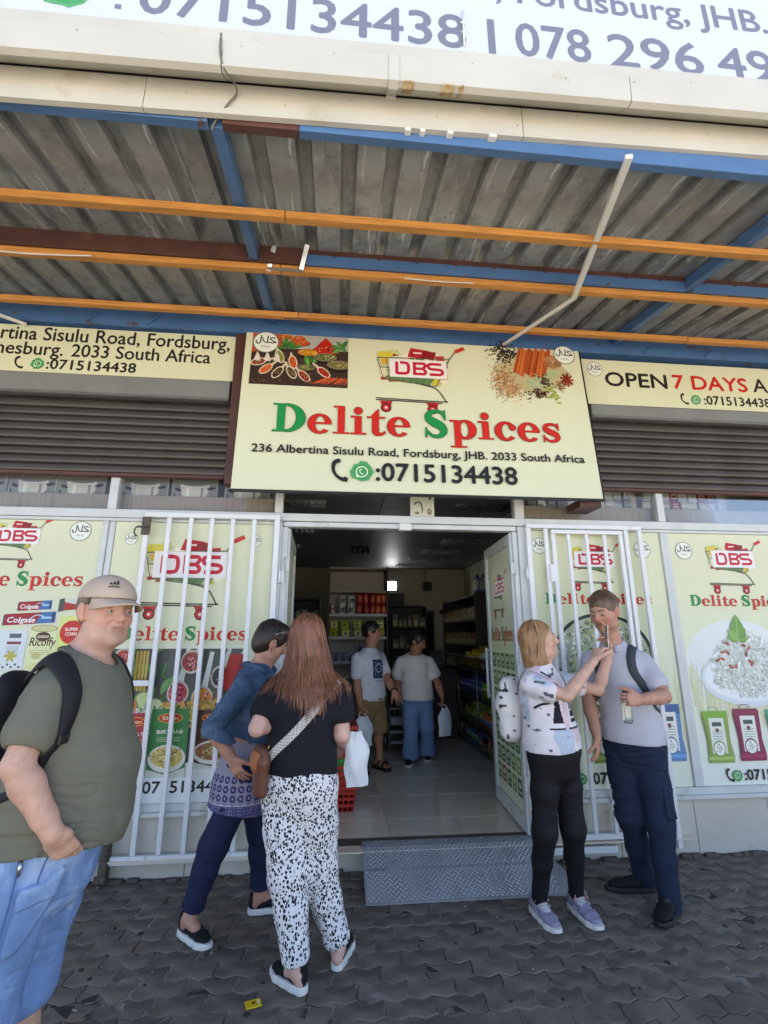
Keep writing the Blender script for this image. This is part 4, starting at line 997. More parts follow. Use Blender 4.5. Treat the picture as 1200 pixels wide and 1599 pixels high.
# wire hanging from the gutter
t = thing('cable', 'thin grey wire tied down the fascia by the left rafter', 'wire', (-.55, -2.2, 3.85))
b = MB(); b.tube(catmull([(-.55, -2.268, 4.08), (-.548, -2.262, 3.98), (-.53, -2.24, 3.92), (-.50, -2.18, 3.93), (-.50, -2.135, 3.93), (-.53, -2.135, 3.87), (-.575, -2.1, 3.845), (-.60, -2.08, 3.82), (-.615, -2.06, 3.80)], 5), .005, 6)
b.build('wire', mat('grey_wire', srgb('6a6760'), .6), t)
t = thing('cable', 'thin white cable sagging along the middle orange batten at the far left', 'wire', (-2.0, -1.05, 3.9))
b = MB(); b.tube(catmull([(-2.5, -1.05, rz_(-1.05, -.14)), (-2.1, -1.05, rz_(-1.05, -.165)), (-1.8, -1.05, rz_(-1.05, -.16)), (-1.62, -1.045, rz_(-1.05, -.145))], 6), .005, 6); b.build('wire', M_WHITEPVC, t)
t = thing('cable', 'thin white cable along the middle orange batten right of the shop sign centre', 'wire', (.6, -.97, 3.9))
b = MB(); b.tube(catmull([(.42, -1.04, rz_(-1.04, -.148)), (.65, -1.045, rz_(-1.04, -.158)), (.9, -1.04, rz_(-1.04, -.148))], 6), .004, 6); b.build('wire', M_WHITEPVC, t)
# white conduit dropping from the fascia to the sign
t = thing('conduit', 'white plastic conduit running from the fascia back to the hanging sign', 'conduit', (1.5, -1.2, 3.8))
b = MB(); b.bar((1.36, -2.13, 3.80), (1.665, -.96, 3.925), .036, .026, (0, 0, 1), .004); b.build('front_length', M_WHITEPVC, t)
b = MB(); b.bar((1.66, -.965, 3.922), (1.40, -.16, 4.035), .03, .02, (0, 0, 1), .004); b.build('rear_length', M_WHITEPVC, t)
t = thing('conduit', 'short white conduit slanting past the top of the left address sign', 'conduit', (-2.7, -.3, 4.0))
b = MB(); b.bar((-2.95, -.30, 4.07), (-2.54, -.14, 4.0), .03, .02, (0, 0, 1), .004); b.build('length', M_WHITEPVC, t)

# ------------------------------------------------------------------ billboard above the canopy edge
t = thing('billboard', 'big white billboard with grey phone numbers standing above the gutter', 'billboard', (.5, -2.2, 4.3))
def bz(x): return .0248 * (x + 1.505)
b = MB(); b.prism([(-2.2, 0), (-2.14, 0), (-2.14, 1.5), (-2.2, 1.5)], lambda u, v: (CX0, u, 4.173 + v + bz(CX0)), lambda u, v: (CX1, u, 4.173 + v + bz(CX1))); b.build('panel', mat('billboard_vinyl', srgb('c2c9d8'), .3, var=.02, vscale=2), t)
ub = np.array([1, 0, .0248]); ub /= np.linalg.norm(ub)
A = Art((0, -2.2, 0), ex, ez, (0, -1, 0)); NAVY = srgb('6f7484')
for s_, x0, x1 in (('0715134438', -.945, .557), ('|', .672, .70), ('078', .81, 1.185), ('296', 1.285, 1.78), ('4958', 1.865, 2.5)): A.text(s_, x0, 4.266, .215, NAVY, x1, bold=.018)
A.ell(-1.03, 4.283, .02, .02, NAVY, 4, .78); A.ell(-1.03, 4.40, .02, .02, NAVY, 4, .78)
A.text('236 Albertina Sisulu Road, Fordsburg, JHB. 2033 South Africa', -1.55, 4.622, .155, NAVY, 3.85, bold=.018)
A.V = [(v[0], v[1], v[2] + .004 * v[0]) for v in A.V]
handset(A, -1.62, 4.26, .26, NAVY); chat_mark(A, -1.25, 4.36, .11)
A.build('lettering', M_PRINT, t)
b = MB(); b.tube([(.548, -2.206, 4.275), (.548, -2.21, 4.50)], .005); b.tube([(.535, -2.206, 4.43), (.56, -2.206, 4.43)], .005); b.build('fixing', M_WHITEPVC, t)
b = MB(); b.box((CX0, -2.13, 4.2), (CX1, -2.05, 4.26)); b.box((CX0, -2.13, 5.2), (CX1, -2.05, 5.26)); b.build('frame', M_DARK, t)
# ------------------------------------------------------------------ security gates, folded back against the front
def gate_bar(t, x, z0, z1, y=-.06, w=.026, d=.02, name='bar'):
    b = MB(); b.box((x - w / 2, y - d / 2, z0), (x + w / 2, y + d / 2, z1), .003); return b.build(name, M_GATE, t)
def gate_rail(t, x0, x1, z, y=-.06, h=.038, d=.03, name='rail'):
    b = MB(); b.box((x0, y - d / 2, z - h / 2), (x1, y + d / 2, z + h / 2), .003); return b.build(name, M_GATE, t)
t = thing('security_gate', 'white barred security gate folded open left of the doorway', 'security gate', (-.95, -.06, .1))
gate_rail(t, -1.465, -.445, 2.462); gate_rail(t, -1.42, -.445, .137, h=.05)
gate_bar(t, -.466, .163, 2.442, w=.042, d=.03, name='stile')
gate_bar(t, -1.443, 1.254, 2.442, w=.036, d=.03, name='stile'); gate_rail(t, -1.461, -1.297, 1.235)
gate_bar(t, -1.283, .163, 2.442, w=.034)
for x in (-1.12, -.963, -.805, -.642): gate_bar(t, x, .163, 2.442, w=.032)
b = MB(); b.box((-1.475, -.085, 2.30), (-1.41, -.076, 2.44), .002); b.tube([(-1.5, -.09, 2.36), (-1.42, -.092, 2.36)], .008); b.tube(arc := [( -1.50 + .02 * math.cos(a), -.092, 2.325 + .035 * math.sin(a)) for a in np.linspace(1.5, 5., 8)], .006); b.build('latch', M_RUST, t)
b = MB(); b.box((-1.475, -.1, .02), (-1.425, -.03, .36), .004); b.box((-1.50, -.11, .16), (-1.43, -.098, .24), .003); b.box((-1.49, -.112, .03), (-1.42, -.098, .07), .003); b.tube([(-1.49, -.115, .2), (-1.40, -.115, .2)], .008); b.build('lock_box', M_RUST, t)
for z in (2.0, .55): b = MB(); b.tube([(-.43, -.055, z - .05), (-.43, -.055, z + .05)], .012); b.box((-.46, -.045, z - .045), (-.40, -.035, z + .045)); b.build('hinge', M_GATE, t)

t = thing('security_gate', 'white barred security gate with an inner leaf folded open right of the doorway', 'security gate', (2.05, -.06, .1))
gate_rail(t, 1.545, 2.545, 2.44); gate_rail(t, 1.545, 2.05, .085, h=.045)
gate_bar(t, 1.562, .108, 2.42, w=.04, d=.03, name='stile'); gate_bar(t, 2.527, .07, 2.42, w=.036, d=.03, name='stile')
gate_bar(t, 1.712, .108, 2.42, w=.034); gate_bar(t, 2.405, .2, 2.42, w=.034, d=.03, name='stile')
gate_rail(t, 1.755, 2.375, 2.395, h=.034); gate_rail(t, 1.755, 2.375, .165, h=.036)
gate_bar(t, 1.772, .184, 2.377, w=.034, d=.028, name='stile'); gate_bar(t, 2.357, .184, 2.377, w=.034, d=.028, name='stile')
for x in (1.905, 2.06, 2.215): gate_bar(t, x, .184, 2.377, w=.03)
b = MB(); b.box((1.72, -.082, 1.98), (1.775, -.074, 2.12), .002); b.box((1.715, -.084, .95), (1.775, -.074, 1.1), .002); b.build('hinge', M_GATE, t)
b = MB(); b.box((2.36, -.088, 1.1), (2.42, -.05, 1.3), .004); b.build('lock_box', M_RUST, t)
for z in (2.05, .6): b = MB(); b.tube([(1.536, -.055, z - .05), (1.536, -.055, z + .05)], .012); b.build('hinge', M_GATE, t)

# ------------------------------------------------------------------ door leaves, swung into the room
def door_leaf(name, label, hx, hy, ang, sgn):
    """Leaf hinged at (hx, hy), standing at ang degrees from the x axis; art on the face sgn."""
    L = .90; Z0, Z1 = .155, 2.395; d = np.array([math.cos(R(ang)), math.sin(R(ang)), 0]); n = np.array([-d[1], d[0], 0]) * sgn
    M = np.eye(4); M[:3, 0] = d; M[:3, 1] = np.array([-d[1], d[0], 0]); M[:3, 3] = (hx, hy, 0)
    pr = bpy.data.objects.new(name, None); COL.objects.link(pr); pr.parent = shop; pr.location = np.array([hx, hy, 0]) - wloc(shop); pr['label'] = label
    for x0, x1, z0, z1 in ((0, .07, Z0, Z1), (L - .07, L, Z0, Z1), (.071, L - .071, Z0, Z0 + .11), (.071, L - .071, Z1 - .09, Z1)):
        b = MB(); b.box((x0, -.02, z0), (x1, .02, z1), .003, M); b.build('door_rail', M_ALU, pr)
    b = MB(); b.box((.072, -.004, Z0 + .112), (L - .072, .004, Z1 - .092), 0, M); b.build('door_panel', M_BOARD, pr)
    b = MB(); b.tube([np.array([hx, hy, 0]) + d * .86 + n * .05 + np.array([0, 0, z]) for z in (1.0, 1.45)], .012); 
    for z in (1.02, 1.43): b.tube([np.array([hx, hy, z]) + d * .86 + n * q for q in (.02, .05)], .008)
    b.build('handle', M_ALU, pr)
    return pr, d, n
pr, d, n = door_leaf('door', 'open right door leaf with a cream poster of green packets', 1.452, .03, 86.5, 1)
A = Art(np.array([1.452, .03, 0]) + n * .0045, d, ez, n)      # u runs from the hinge inwards; mirrored so it reads from inside the doorway
A.u = -d; A.o = A.o + d * .90
wash(A, .073, .27, .827, 1.6, srgb('d9e0c8'), srgb('d8dcae'), 8)
trolley(A, .45, 1.98, .40); shop_name(A, .09, .81, 1.52, .12)
rr = random.Random(12)
for j in range(7):
    for i in range(5):
        x = .1 + .145 * i; z = .36 + .155 * j; c = srgb(rr.choice(['3f7d3f', '2f6434', '6f9a4a', '5a8a44', '8a3a34', '3c5a38']))
        A.rect(x, z, x + .11, z + .125, c); A.ell(x + .055, z + .08, .035, .025, srgb('d0d8b8'), 10); A.rect(x + .02, z + .02, x + .09, z + .04, jit(rr, srgb('b8c49a'), .2))
A.build('picture', M_PRINT, pr)
door_leaf('door', 'open left door leaf seen nearly edge on', -.388, .03, 91.5, -1)

# ------------------------------------------------------------------ checker plate ramp
t = thing('ramp', 'grey checker plate ramp sloping from the doorway to the paving', 'ramp', (.85, -.2, 0))
M_RAMP = mat('checker_plate', srgb('989ca1'), .45, .2, var=.2, vscale=6, dirt=srgb('787c80'), dscale=5, dlo=.5, dhi=.75, bump=.1, bscale=80)
RXL, RXR = .225, 1.475
def ramp_pt(x, s):  # s: 0 top lip back, 1 bottom
    pts = [(.06, .152), (-.035, .154), (-.24, .092), (-.475, .008)]
    seg = [0, .16, .52, 1.]
    for a in range(3):
        if s <= seg[a + 1] + 1e-9:
            q = (s - seg[a]) / (seg[a + 1] - seg[a]); y = pts[a][0] + q * (pts[a + 1][0] - pts[a][0]); z = pts[a][1] + q * (pts[a + 1][1] - pts[a][1]); return np.array([x, y, z])
b = MB()
for s0, s1 in ((0, .16), (.16, .52), (.52, 1.)):
    P = [ramp_pt(RXL, s0), ramp_pt(RXR, s0), ramp_pt(RXR, s1), ramp_pt(RXL, s1)]; dn = np.array([0, 0, -.006])
    b.add(P + [p + dn for p in P], [(0, 3, 2, 1), (4, 5, 6, 7), (0, 1, 5, 4), (1, 2, 6, 5), (2, 3, 7, 6), (3, 0, 4, 7)])
b.build('plate', M_RAMP, t)
V = []; F = []
def tread(c, du, dv, nn, L=.027, w=.009, h=.0034):
    m = len(V); du = du / np.linalg.norm(du); dv = np.cross(nn, du)
    for a, q in ((-1, 0), (-.55, -1), (.55, -1), (1, 0), (.55, 1), (-.55, 1)): V.append(c + du * a * L / 2 + dv * q * w / 2)
    V.append(c + du * -.4 * L / 2 + nn * h); V.append(c + du * .4 * L / 2 + nn * h)
    F.extend([(m, m + 1, m + 6), (m + 1, m + 2, m + 7, m + 6), (m + 2, m + 3, m + 7), (m + 3, m + 4, m + 7), (m + 4, m + 5, m + 6, m + 7), (m + 5, m, m + 6)])
for ai, (s0, s1) in enumerate(((0.02, .15), (.18, .51), (.54, .985))):
    p0 = ramp_pt(0, s0); p1 = ramp_pt(0, s1); sd = p1 - p0; Ls = np.linalg.norm(sd); sd /= Ls; nn = np.cross(sd, np.array([1., 0, 0])); nn *= np.sign(nn[2])
    for r_ in range(int(Ls / .019)):
        for c_ in range(int((RXR - RXL - .03) / .031)):
            c = np.array([RXL + .02 + .031 * c_ + (.0155 if r_ % 2 else 0), 0, 0]) + p0 * np.array([0, 1, 1]) + sd * (.008 + .019 * r_) + nn * .0001
            u = np.array([1., 0, 0]) * .8 + sd * (.6 if (c_ + r_) % 2 else -.6); tread(c, u, None, nn)
o = newmesh('tread_pattern', V, F, mat('worn_tread', srgb('b9bdc2'), .3, .5, var=.3, vscale=5, dirt=srgb('7f8388'), dscale=6, dlo=.5, dhi=.7), parent=t); o['kind'] = 'stuff'
b = MB(); b.box((.36, -.062, .1485), (.45, -.052, .1515), .001); b.build('worn_patch', mat('worn_metal', srgb('c9cdd0'), .3, .6), t)
b = MB(); b.add([(RXR + .003, -.02, .12), (RXR + .14, -.46, .004), (RXR + .003, -.47, .004), (RXR + .003, -.04, .004), ], [(0, 2, 1), (0, 1, 3), (1, 2, 3), (0, 3, 2)]); b.build('side_flap', M_RAMP, t)

# ------------------------------------------------------------------ litter
t = thing('sweet_wrapper', 'small flat yellow packet lying on the paving', 'packet', (-.31, -1.235, 0))
b = MB(); b.bar((-.345, -1.245, .006), (-.28, -1.225, .006), .05, .006, c=.002); b.build('packet', mat('yellow_card', srgb('d8b51f'), .4), t)
A = Art((-.345, -1.245, .0092), (.956, .294, 0), (-.294, .956, 0), (0, 0, 1)); A.ell(.035, .0, .008, .008, srgb('3a2a14'), 10); A.rect(.05, -.015, .06, .015, srgb('efe2a0')); A.build('picture', M_PRINT, t)

# ------------------------------------------------------------------ goods in the window above the posters
M_KRAFT = mat('ledge_board', srgb('8f8577'), .7, var=.14, vscale=5, stretch=(8, 1, 1), dirt=srgb('7a5f45'), dscale=3, dlo=.6, dhi=.72)
for x0, x1, nm in ((-3., -.52, 'left'), (1.58, 5.2, 'right')):
    t = thing('window_shelf', f'narrow board shelf behind the glass at the {nm} of the shop front', 'shelf', ((x0 + x1) / 2, .3, 2.6))
    b = MB(); b.box((x0, .10, 2.515), (x1, .13, 2.66), .002); b.build('front_board', M_KRAFT, t)
    b = MB(); b.box((x0, .135, 2.635), (x1, .85, 2.66), .002); b.build('board', M_KRAFT, t)
M_BOX = mat('printed_carton', srgb('a9aaa6'), .55, var=.03)
def pot_box(x, w, label):
    t = thing('pot_carton', label, 'carton', (x, .45, 2.66), group='cookware cartons above the left window')
    y0 = .22; b = MB(); b.box((x, y0, 2.661), (x + w, y0 + .32, 3.02), .004); b.build('carton', M_BOX, t)
    A = Art((x, y0, 2.661), ex, ez, (0, -1, 0)); rr = random.Random(int(x * 100) % 50)
    A.rect(.01, .01, w - .01, .12, srgb('b7b8b2')); A.rect(.01, .01, w - .01, .35, srgb('8b8d8a'))
    cx = w * .5
    A.poly([(cx - .115, .10), (cx - .10, .035), (cx - .07, .018), (cx + .07, .018), (cx + .10, .035), (cx + .115, .10), (cx + .118, .13), (cx - .118, .13)], srgb('cdd0cc')); A.ell(cx, .128, .122, .018, srgb('e0e2de'), 20); A.ell(cx, .136, .10, .014, srgb('777a77'), 20)
    A.rect(cx - .07, .03, cx - .045, .11, srgb('ebece8')); A.rect(cx + .05, .03, cx + .07, .11, srgb('8e9290'))
    A.ell(cx - .135, .09, .03, .014, srgb('2a2725'), 12, -.3); A.ell(cx + .135, .105, .035, .014, srgb('2a2725'), 12, .2)
    A.stroke([(cx + .09, .2), (cx + .14, .23), (cx + .12, .26)], .012, srgb('332f2d'), 4)
    for i in range(5): A.ell(.05 + .02 * (i % 3), .12 + .025 * i, .016, .014, srgb('8a8d8a'), 10)
    A.rect(.015, .025, .035, .06, srgb('4f4c49')); A.text('SIMPLEX', w - .10, .03, .014, srgb('6d5a55'), w - .015, bold=.02); A.poly([(w - .065, .055), (w - .045, .055), (w - .055, .07)], srgb('6d5a55'))
    A.build('picture', M_PRINT, t); return t
xs = [-3.06, -2.672, -2.292, -1.79, -1.388, -.955]
for i, x in enumerate(xs): pot_box(x, .375, ['leftmost grey carton with a picture of a pot, partly out of view', 'second carton with a cooking pot picture above the left poster', 'carton with a pot picture just left of the white mullion', 'carton with a pot picture just right of the white mullion', 'carton with a lidded pot picture left of the brown post', 'carton with a pot picture half hidden by the hanging sign'][i])
M_PACK = mat('paper_pack', srgb('b5b6ae'), .6, var=.05, obvar=.1)
M_RPACK = mat('red_pack', srgb('8e2a30'), .45, obvar=.08)
rr = random.Random(21); first = None
b = MB(); b.box((-.042, -.06, 0), (.042, .06, .118), .006)
pk0 = None
def paper_pack(x, z, red=False):
    global pk0
    t = thing('paper_packet', 'red packet with a round cream badge in the upper window' if red else 'pale paper packet stacked in the upper right window', 'packet', (x, .33 + rr.uniform(-.01, .01), z), group='red packets in the upper right window' if red else 'pale packets stacked in the upper right window')
    b = MB(); b.box((-.042, -.06, 0), (.042, .06, .116), .006); b.build('pack', M_RPACK if red else M_PACK, t, local=True)
    A = Art((-.042, -.06, 0), ex, ez, (0, -1, 0))
    if red: A.ell(.042, .055, .03, .026, srgb('c9bfa8'), 14); A.ell(.042, .052, .02, .014, srgb('8a4a44'), 12); A.rect(.02, .09, .065, .1, srgb('c9b8a8'))
    else: A.rect(.008, .03, .076, .085, srgb('c9cac2')); A.rect(.02, .05, .06, .06, srgb('8f9290'))
    o = A.build('label', M_PRINT, t); o.data.transform(Matrix.Translation(wloc(t)))
    return t
pp = None; pr_ = None
k = 0
for lvl in range(2):
    for i in range(24):
        x = 1.66 + .093 * i + rr.uniform(-.003, .003)
        if 2.70 < x < 2.86: continue
        if x > 3.62: continue
        red = (lvl == 0 and i in (16,)) or (lvl == 1 and i in (16, 19, 20))
        src = pr_ if red else pp
        if src is None:
            src = paper_pack(x, 2.661 + lvl * .118, red)
            if red: pr_ = src
            else: pp = src
        else:
            o = copy_tree(src, (x, .33 + rr.uniform(-.012, .012), 2.661 + lvl * .118), rr.gauss(0, .02))
# label the red ones apart from the pale ones happens through the source label
t = thing('plastic_wrap', 'clear plastic wrapping sagging in front of the pale packets beside the sign corner', 'plastic wrap', (2.2, .24, 2.66))
V = []; F = []
for i in range(25):
    for j in range(7):
        x = 1.62 + 1.05 * i / 24; z = 2.535 + .25 * j / 6; V.append((x, .205 + .02 * math.sin(i * .9 + j) + .012 * math.sin(i * 2.3 - j * 1.7), z - .05 * math.sin(math.pi * i / 24 * 2) ** 2 * (j / 6)))
for i in range(24):
    for j in range(6): a = i * 7 + j; F.append((a, a + 7, a + 8, a + 1))
o = newmesh('film', V, F, glass_mat('plastic_film', (.86, .89, .97), .16), smooth=True, parent=t)

# ------------------------------------------------------------------ inside the shop
M_SHELFW = mat('shelf_wood', srgb('9a8f84'), .5, var=.1, vscale=4, stretch=(3, 3, 12))
M_SHELFD = mat('shelf_dark', srgb('3a3431'), .6)
t = thing('tall_shelf', 'tall light wood shelf stacked with tubs and jars inside the doorway', 'shelf unit', (.32, 3.2, FZ))
b = MB(); b.box((-.10, 3.42, .3), (.735, 3.44, 2.52)); b.build('back_panel', M_SHELFW, t)
for x in (-.10, .715): b = MB(); b.box((x, 3.05, .3), (x + .02, 3.418, 2.52), .002); b.build('side_panel', M_SHELFD, t)
for z in (.36, .80, 1.215, 1.54, 1.845, 2.17, 2.50): b = MB(); b.box((-.079, 3.055, z - .012), (.714, 3.418, z + .012), .002); b.build('shelf_board', M_SHELFW, t)
for z in (1.215, 1.54, 1.845): b = MB(); b.box((-.079, 3.043, z - .018), (.714, 3.052, z + .02), .001); b.build('price_rail', mat('price_rail', srgb('a9a8a2'), .5), t)
for x in (-.07, .70): b = MB(); b.tube([(x, 3.08, FZ), (x, 3.08, .3)], .012); b.build('leg', M_CHROME, t)

def tub(name, label, group, col, r0, r1, h, lidc, labc, cat='tub'):
    t = thing(name, label, cat, (0, 0, 0), group=group)
    b = MB(); b.lathe((0, 0, 0), [(r0, 0), (r0 + .002, .003), (r1, h * .9)], 14); b.build('body', mat(name + '_' + col, srgb(col), .35), t)
    b = MB(); b.lathe((0, 0, 0), [(r1 + .003, h * .9), (r1 + .004, h * .97), (r1 - .003, h)], 14); b.build('lid', mat(name + '_lid_' + lidc, srgb(lidc), .35), t)
    b = MB(); n_ = 6; V = []
    for i in range(n_ + 1):
        a = -math.pi / 2 - .6 + 1.2 * i / n_
        for z in (h * .22, h * .72): q = (r0 + (r1 - r0) * z / (h * .9)) + .0012; V.append((q * math.cos(a), q * math.sin(a), z))
    b.add(V, [(2 * i, 2 * i + 2, 2 * i + 3, 2 * i + 1) for i in range(n_)]); b.build('label', mat('lab_' + labc, srgb(labc), .5), t)
    return t
ORD = ('first', 'second', 'third', 'fourth', 'fifth', 'sixth', 'seventh', 'eighth', 'ninth', 'tenth')
def rows(src, label, xs, y, zs, jitter=.004):
    """Copies of src standing at every x and z given; the first one is src itself when it is still at the origin."""
    out = []
    for z in zs:
        for x in xs:
            if src.get('placed'): o = copy_tree(src, None, 0)
            else: o = src; src['placed'] = 1
            o.location = (x + random.uniform(-jitter, jitter), y + random.uniform(-jitter, jitter), z); o.rotation_euler = (0, 0, random.uniform(-.25, .25)); o['label'] = label + ('' if len(xs) == 1 else ', ' + ORD[xs.index(x)] + ' from the left') + ('' if len(zs) == 1 else (', bottom layer' if z == zs[0] else ', top layer'))
            out.append(o)
    return out
w = tub('white_tub', '', 'white tubs on the tall shelf', 'c2c2bc', .048, .054, .125, 'd0d0ca', '4a4a4a')
rows(w, 'white tub with a dark label on the second shelf', (.10, .225), 3.15, (1.858, 1.984))
rj = tub('red_jar', '', 'red jars on the tall shelf', '8e2420', .045, .045, .15, '6e1c1a', 'b04a3a', 'jar')
rows(rj, 'dark red jar beside the white tubs', (.345, .435, .525), 3.15, (1.858, 2.01))
oj = tub('orange_jar', '', 'orange jars on the tall shelf', 'a83c1c', .045, .045, .15, '8e2a18', 'c86a30', 'jar')
rows(oj, 'orange red jar at the right end', (.61, .68), 3.15, (1.858, 2.01))
s = tub('small_tub', '', 'small tubs on the tall shelf', '8e4440', .035, .04, .075, 'b8b0a8', 'c8c0b8')
rows(s, 'small red and white tub at the left end of the second shelf', (-.03,), 3.13, (1.858,))
rows(s, 'small red and white tub stacked on its twin at the shelf end', (-.03,), 3.13, (1.934,))
yt = thing('yellow_tub', 'yellow', 'tub', (0, 0, 0), group='yellow tubs on the tall shelf')
b = MB(); b.box((-.058, -.05, 0), (.058, .05, .098), .012); b.build('body', mat('yellow_tub', srgb('a8a428'), .35), yt)
b = MB(); b.box((-.061, -.053, .0985), (.061, .053, .11), .004); b.build('lid', mat('yellow_lid', srgb('b8b43a'), .35), yt)
b = MB(); b.box((-.02, -.0515, .03), (.02, -.0502, .065)); b.build('label', mat('tub_label', srgb('4a4a1c'), .5), yt)
rows(yt, 'yellow tub stacked on the third shelf', (-.01, .15, .32, .47, .63), 3.15, (1.553, 1.664), .003)
pj = tub('pump_jar', '', 'pump jars on the fourth shelf', 'a9b2b8', .03, .038, .11, '6a7a90', '7f8a9a', 'jar')
rows(pj, 'pale glass jar standing on the fourth shelf', (-.03, .075, .175, .29), 3.14, (1.228,))
bb = tub('blue_canister', '', 'canisters on the fourth shelf', '5c6680', .05, .05, .22, '7a86a0', '8a93a8', 'canister')
rows(bb, 'tall grey blue canister at the right of the fourth shelf', (.4, .52), 3.2, (1.228,)); rows(bb, 'tall grey blue canister on the bottom shelf', (.0, .13, .28, .45, .6), 3.2, (.372,)); rows(bb, 'tall grey blue canister on the shelf above the bottom one', (.0, .13, .28, .45, .6), 3.2, (.812,))

CNAME = {'6b6336': 'olive brown', '96943a': 'mustard', '4c4a3c': 'dark grey', '8a6a30': 'ochre', '455a36': 'dark green', '6a6a6c': 'grey', '7b7670': 'warm grey', '8a8a88': 'pale grey', '4c4c50': 'charcoal', '8b6544': 'brown', '9e6a42': 'orange brown', '67635c': 'grey', 'a58c4c': 'golden'}
# dark gondola and back-of-shop furniture
def dark_rack(name, label, x0, x1, y0, y1, z1, nsh, cols, group, seed, lab2, swap=False):
    w_ = lambda p: (p[1], p[0], p[2]) if swap else p
    t = thing(name, label, 'shelf rack', w_(((x0 + x1) / 2, (y0 + y1) / 2, FZ))); rr = random.Random(seed)
    def bx(nm, lo, hi, m, par, c=0.): b = MB(); b.box(w_(lo), w_(hi), c); b.build(nm, m, par)
    bx('back_panel', (x0, y1 - .02, FZ), (x1, y1, z1), M_SHELFD, t)
    for x in (x0, x1 - .02): bx('side_panel', (x, y0, FZ), (x + .02, y1 - .021, z1), M_SHELFD, t)
    zs = [FZ + .1 + (z1 - FZ - .14) * i / nsh for i in range(nsh + 1)]
    for z in zs: bx('shelf_board', (x0 + .021, y0, z - .01), (x1 - .021, y1 - .021, z + .01), M_SHELFD, t)
    for i, z in enumerate(zs[:-1]):
        x = x0 + .06
        while x < x1 - .07:
            wv = rr.uniform(.07, .12); hv = min(rr.uniform(.14, .22), zs[1] - zs[0] - .05); c = rr.choice(cols)
            q = thing('carton', f'{CNAME[c]} {lab2[0]}, {ORD[i]} shelf up, {lab2[1]}', 'carton', w_((x + wv / 2, y0 + .1, z + .0105)), group=group)
            bx('box', (x, y0 + .02, z + .0105), (x + wv - .008, y0 + .16, z + .0105 + hv), mat('goods_' + c, srgb(c), .4), q, .004)
            bx('label', (x + .012, y0 + .0175, z + .03), (x + wv - .02, y0 + .0192, z + hv * .6), mat('goodslab_' + c, jit(random.Random(1), srgb('b9b48e')), .5), q)
            x += wv + rr.uniform(0, .012)
    return t
dark_rack('gondola', 'black steel rack of packets behind the tall wooden shelf', .95, 1.62, 4.9, 5.3, 2.12, 5, ['6b6336', '96943a', '4c4a3c', '8a6a30', '455a36'], 'packets on the black rack', 3, ('packet', 'black rack behind the tall shelf'))
dark_rack('wall_rack', 'dark shelves against the left side deep inside the shop', -1.6, -.25, 4.4, 4.8, 2.2, 5, ['6a6a6c', '7b7670', '8a8a88', '4c4c50'], 'goods on the dark left shelves', 5, ('package', 'dark shelves on the left'))
dark_rack('wall_rack', 'dark side rack of colourful packets above the crisp bins', 3.85, 6.2, 2.2, 2.69, 2.25, 5, ['8b6544', '9e6a42', '67635c', 'a58c4c'], 'packets on the right side rack', 6, ('packet', 'dark rack on the right'), True)
# blue white packets on top of the right rack
rr = random.Random(33)
for i in range(8):
    x = 2.27 + .055 * (i % 4) * 1.0 + rr.uniform(0, .02); y = 3.95 + .12 * (i // 4); h_ = rr.uniform(.2, .3)
    q = thing('foil_packet', 'blue and white packet standing on top of the right side rack', 'packet', (x, y, 2.251), group='blue packets on the right rack')
    b = MB(); b.box((x - .024, y - .02, 2.2605), (x + .024, y + .02, 2.26 + h_), .01); b.build('packet', mat('goods_bluewhite', srgb('5b6f9a'), .25), q)
    b = MB(); b.box((x - .018, y - .0225, 2.30), (x + .018, y - .0205, 2.26 + h_ * .8)); b.build('label', mat('goods_white', srgb('b8bcc4'), .3), q)
# counter
t = thing('counter', 'dark wooden sales counter behind the woman in white', 'counter', (1.52, 4.2, FZ))
b = MB(); b.box((1.15, 3.6, FZ), (1.80, 4.75, 1.05), .004); b.build('body', mat('counter_wood', srgb('33201c'), .45, var=.2, vscale=5), t)
b = MB(); b.box((1.12, 3.57, 1.0505), (1.83, 4.78, 1.085), .004); b.build('counter_top', mat('counter_top', srgb('45332c'), .3), t)
t = thing('till_screen', 'black till with chrome trim on the counter top', 'till', (1.55, 3.9, 1.086))
b = MB(); b.box((1.45, 3.8, 1.086), (1.70, 4.05, 1.16), .01); b.build('base', M_BLACK, t)
b = MB(); b.box((1.47, 3.9, 1.18), (1.68, 3.92, 1.36), .006); b.build('screen', M_BLACK, t); b = MB(); b.box((1.55, 3.925, 1.16), (1.6, 3.95, 1.27)); b.build('stand', M_CHROME, t)
t = thing('doorway_frame', 'dark inner doorway in the back wall', 'doorway', (1.65, 6.38, FZ))
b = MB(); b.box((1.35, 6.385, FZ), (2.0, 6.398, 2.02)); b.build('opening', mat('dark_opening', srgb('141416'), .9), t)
b = MB(); b.box((1.30, 6.37, FZ), (1.349, 6.398, 2.07)); b.box((2.001, 6.37, FZ), (2.05, 6.398, 2.07)); b.box((1.349, 6.37, 2.021), (2.001, 6.398, 2.07)); b.build('frame', M_SHELFD, t)
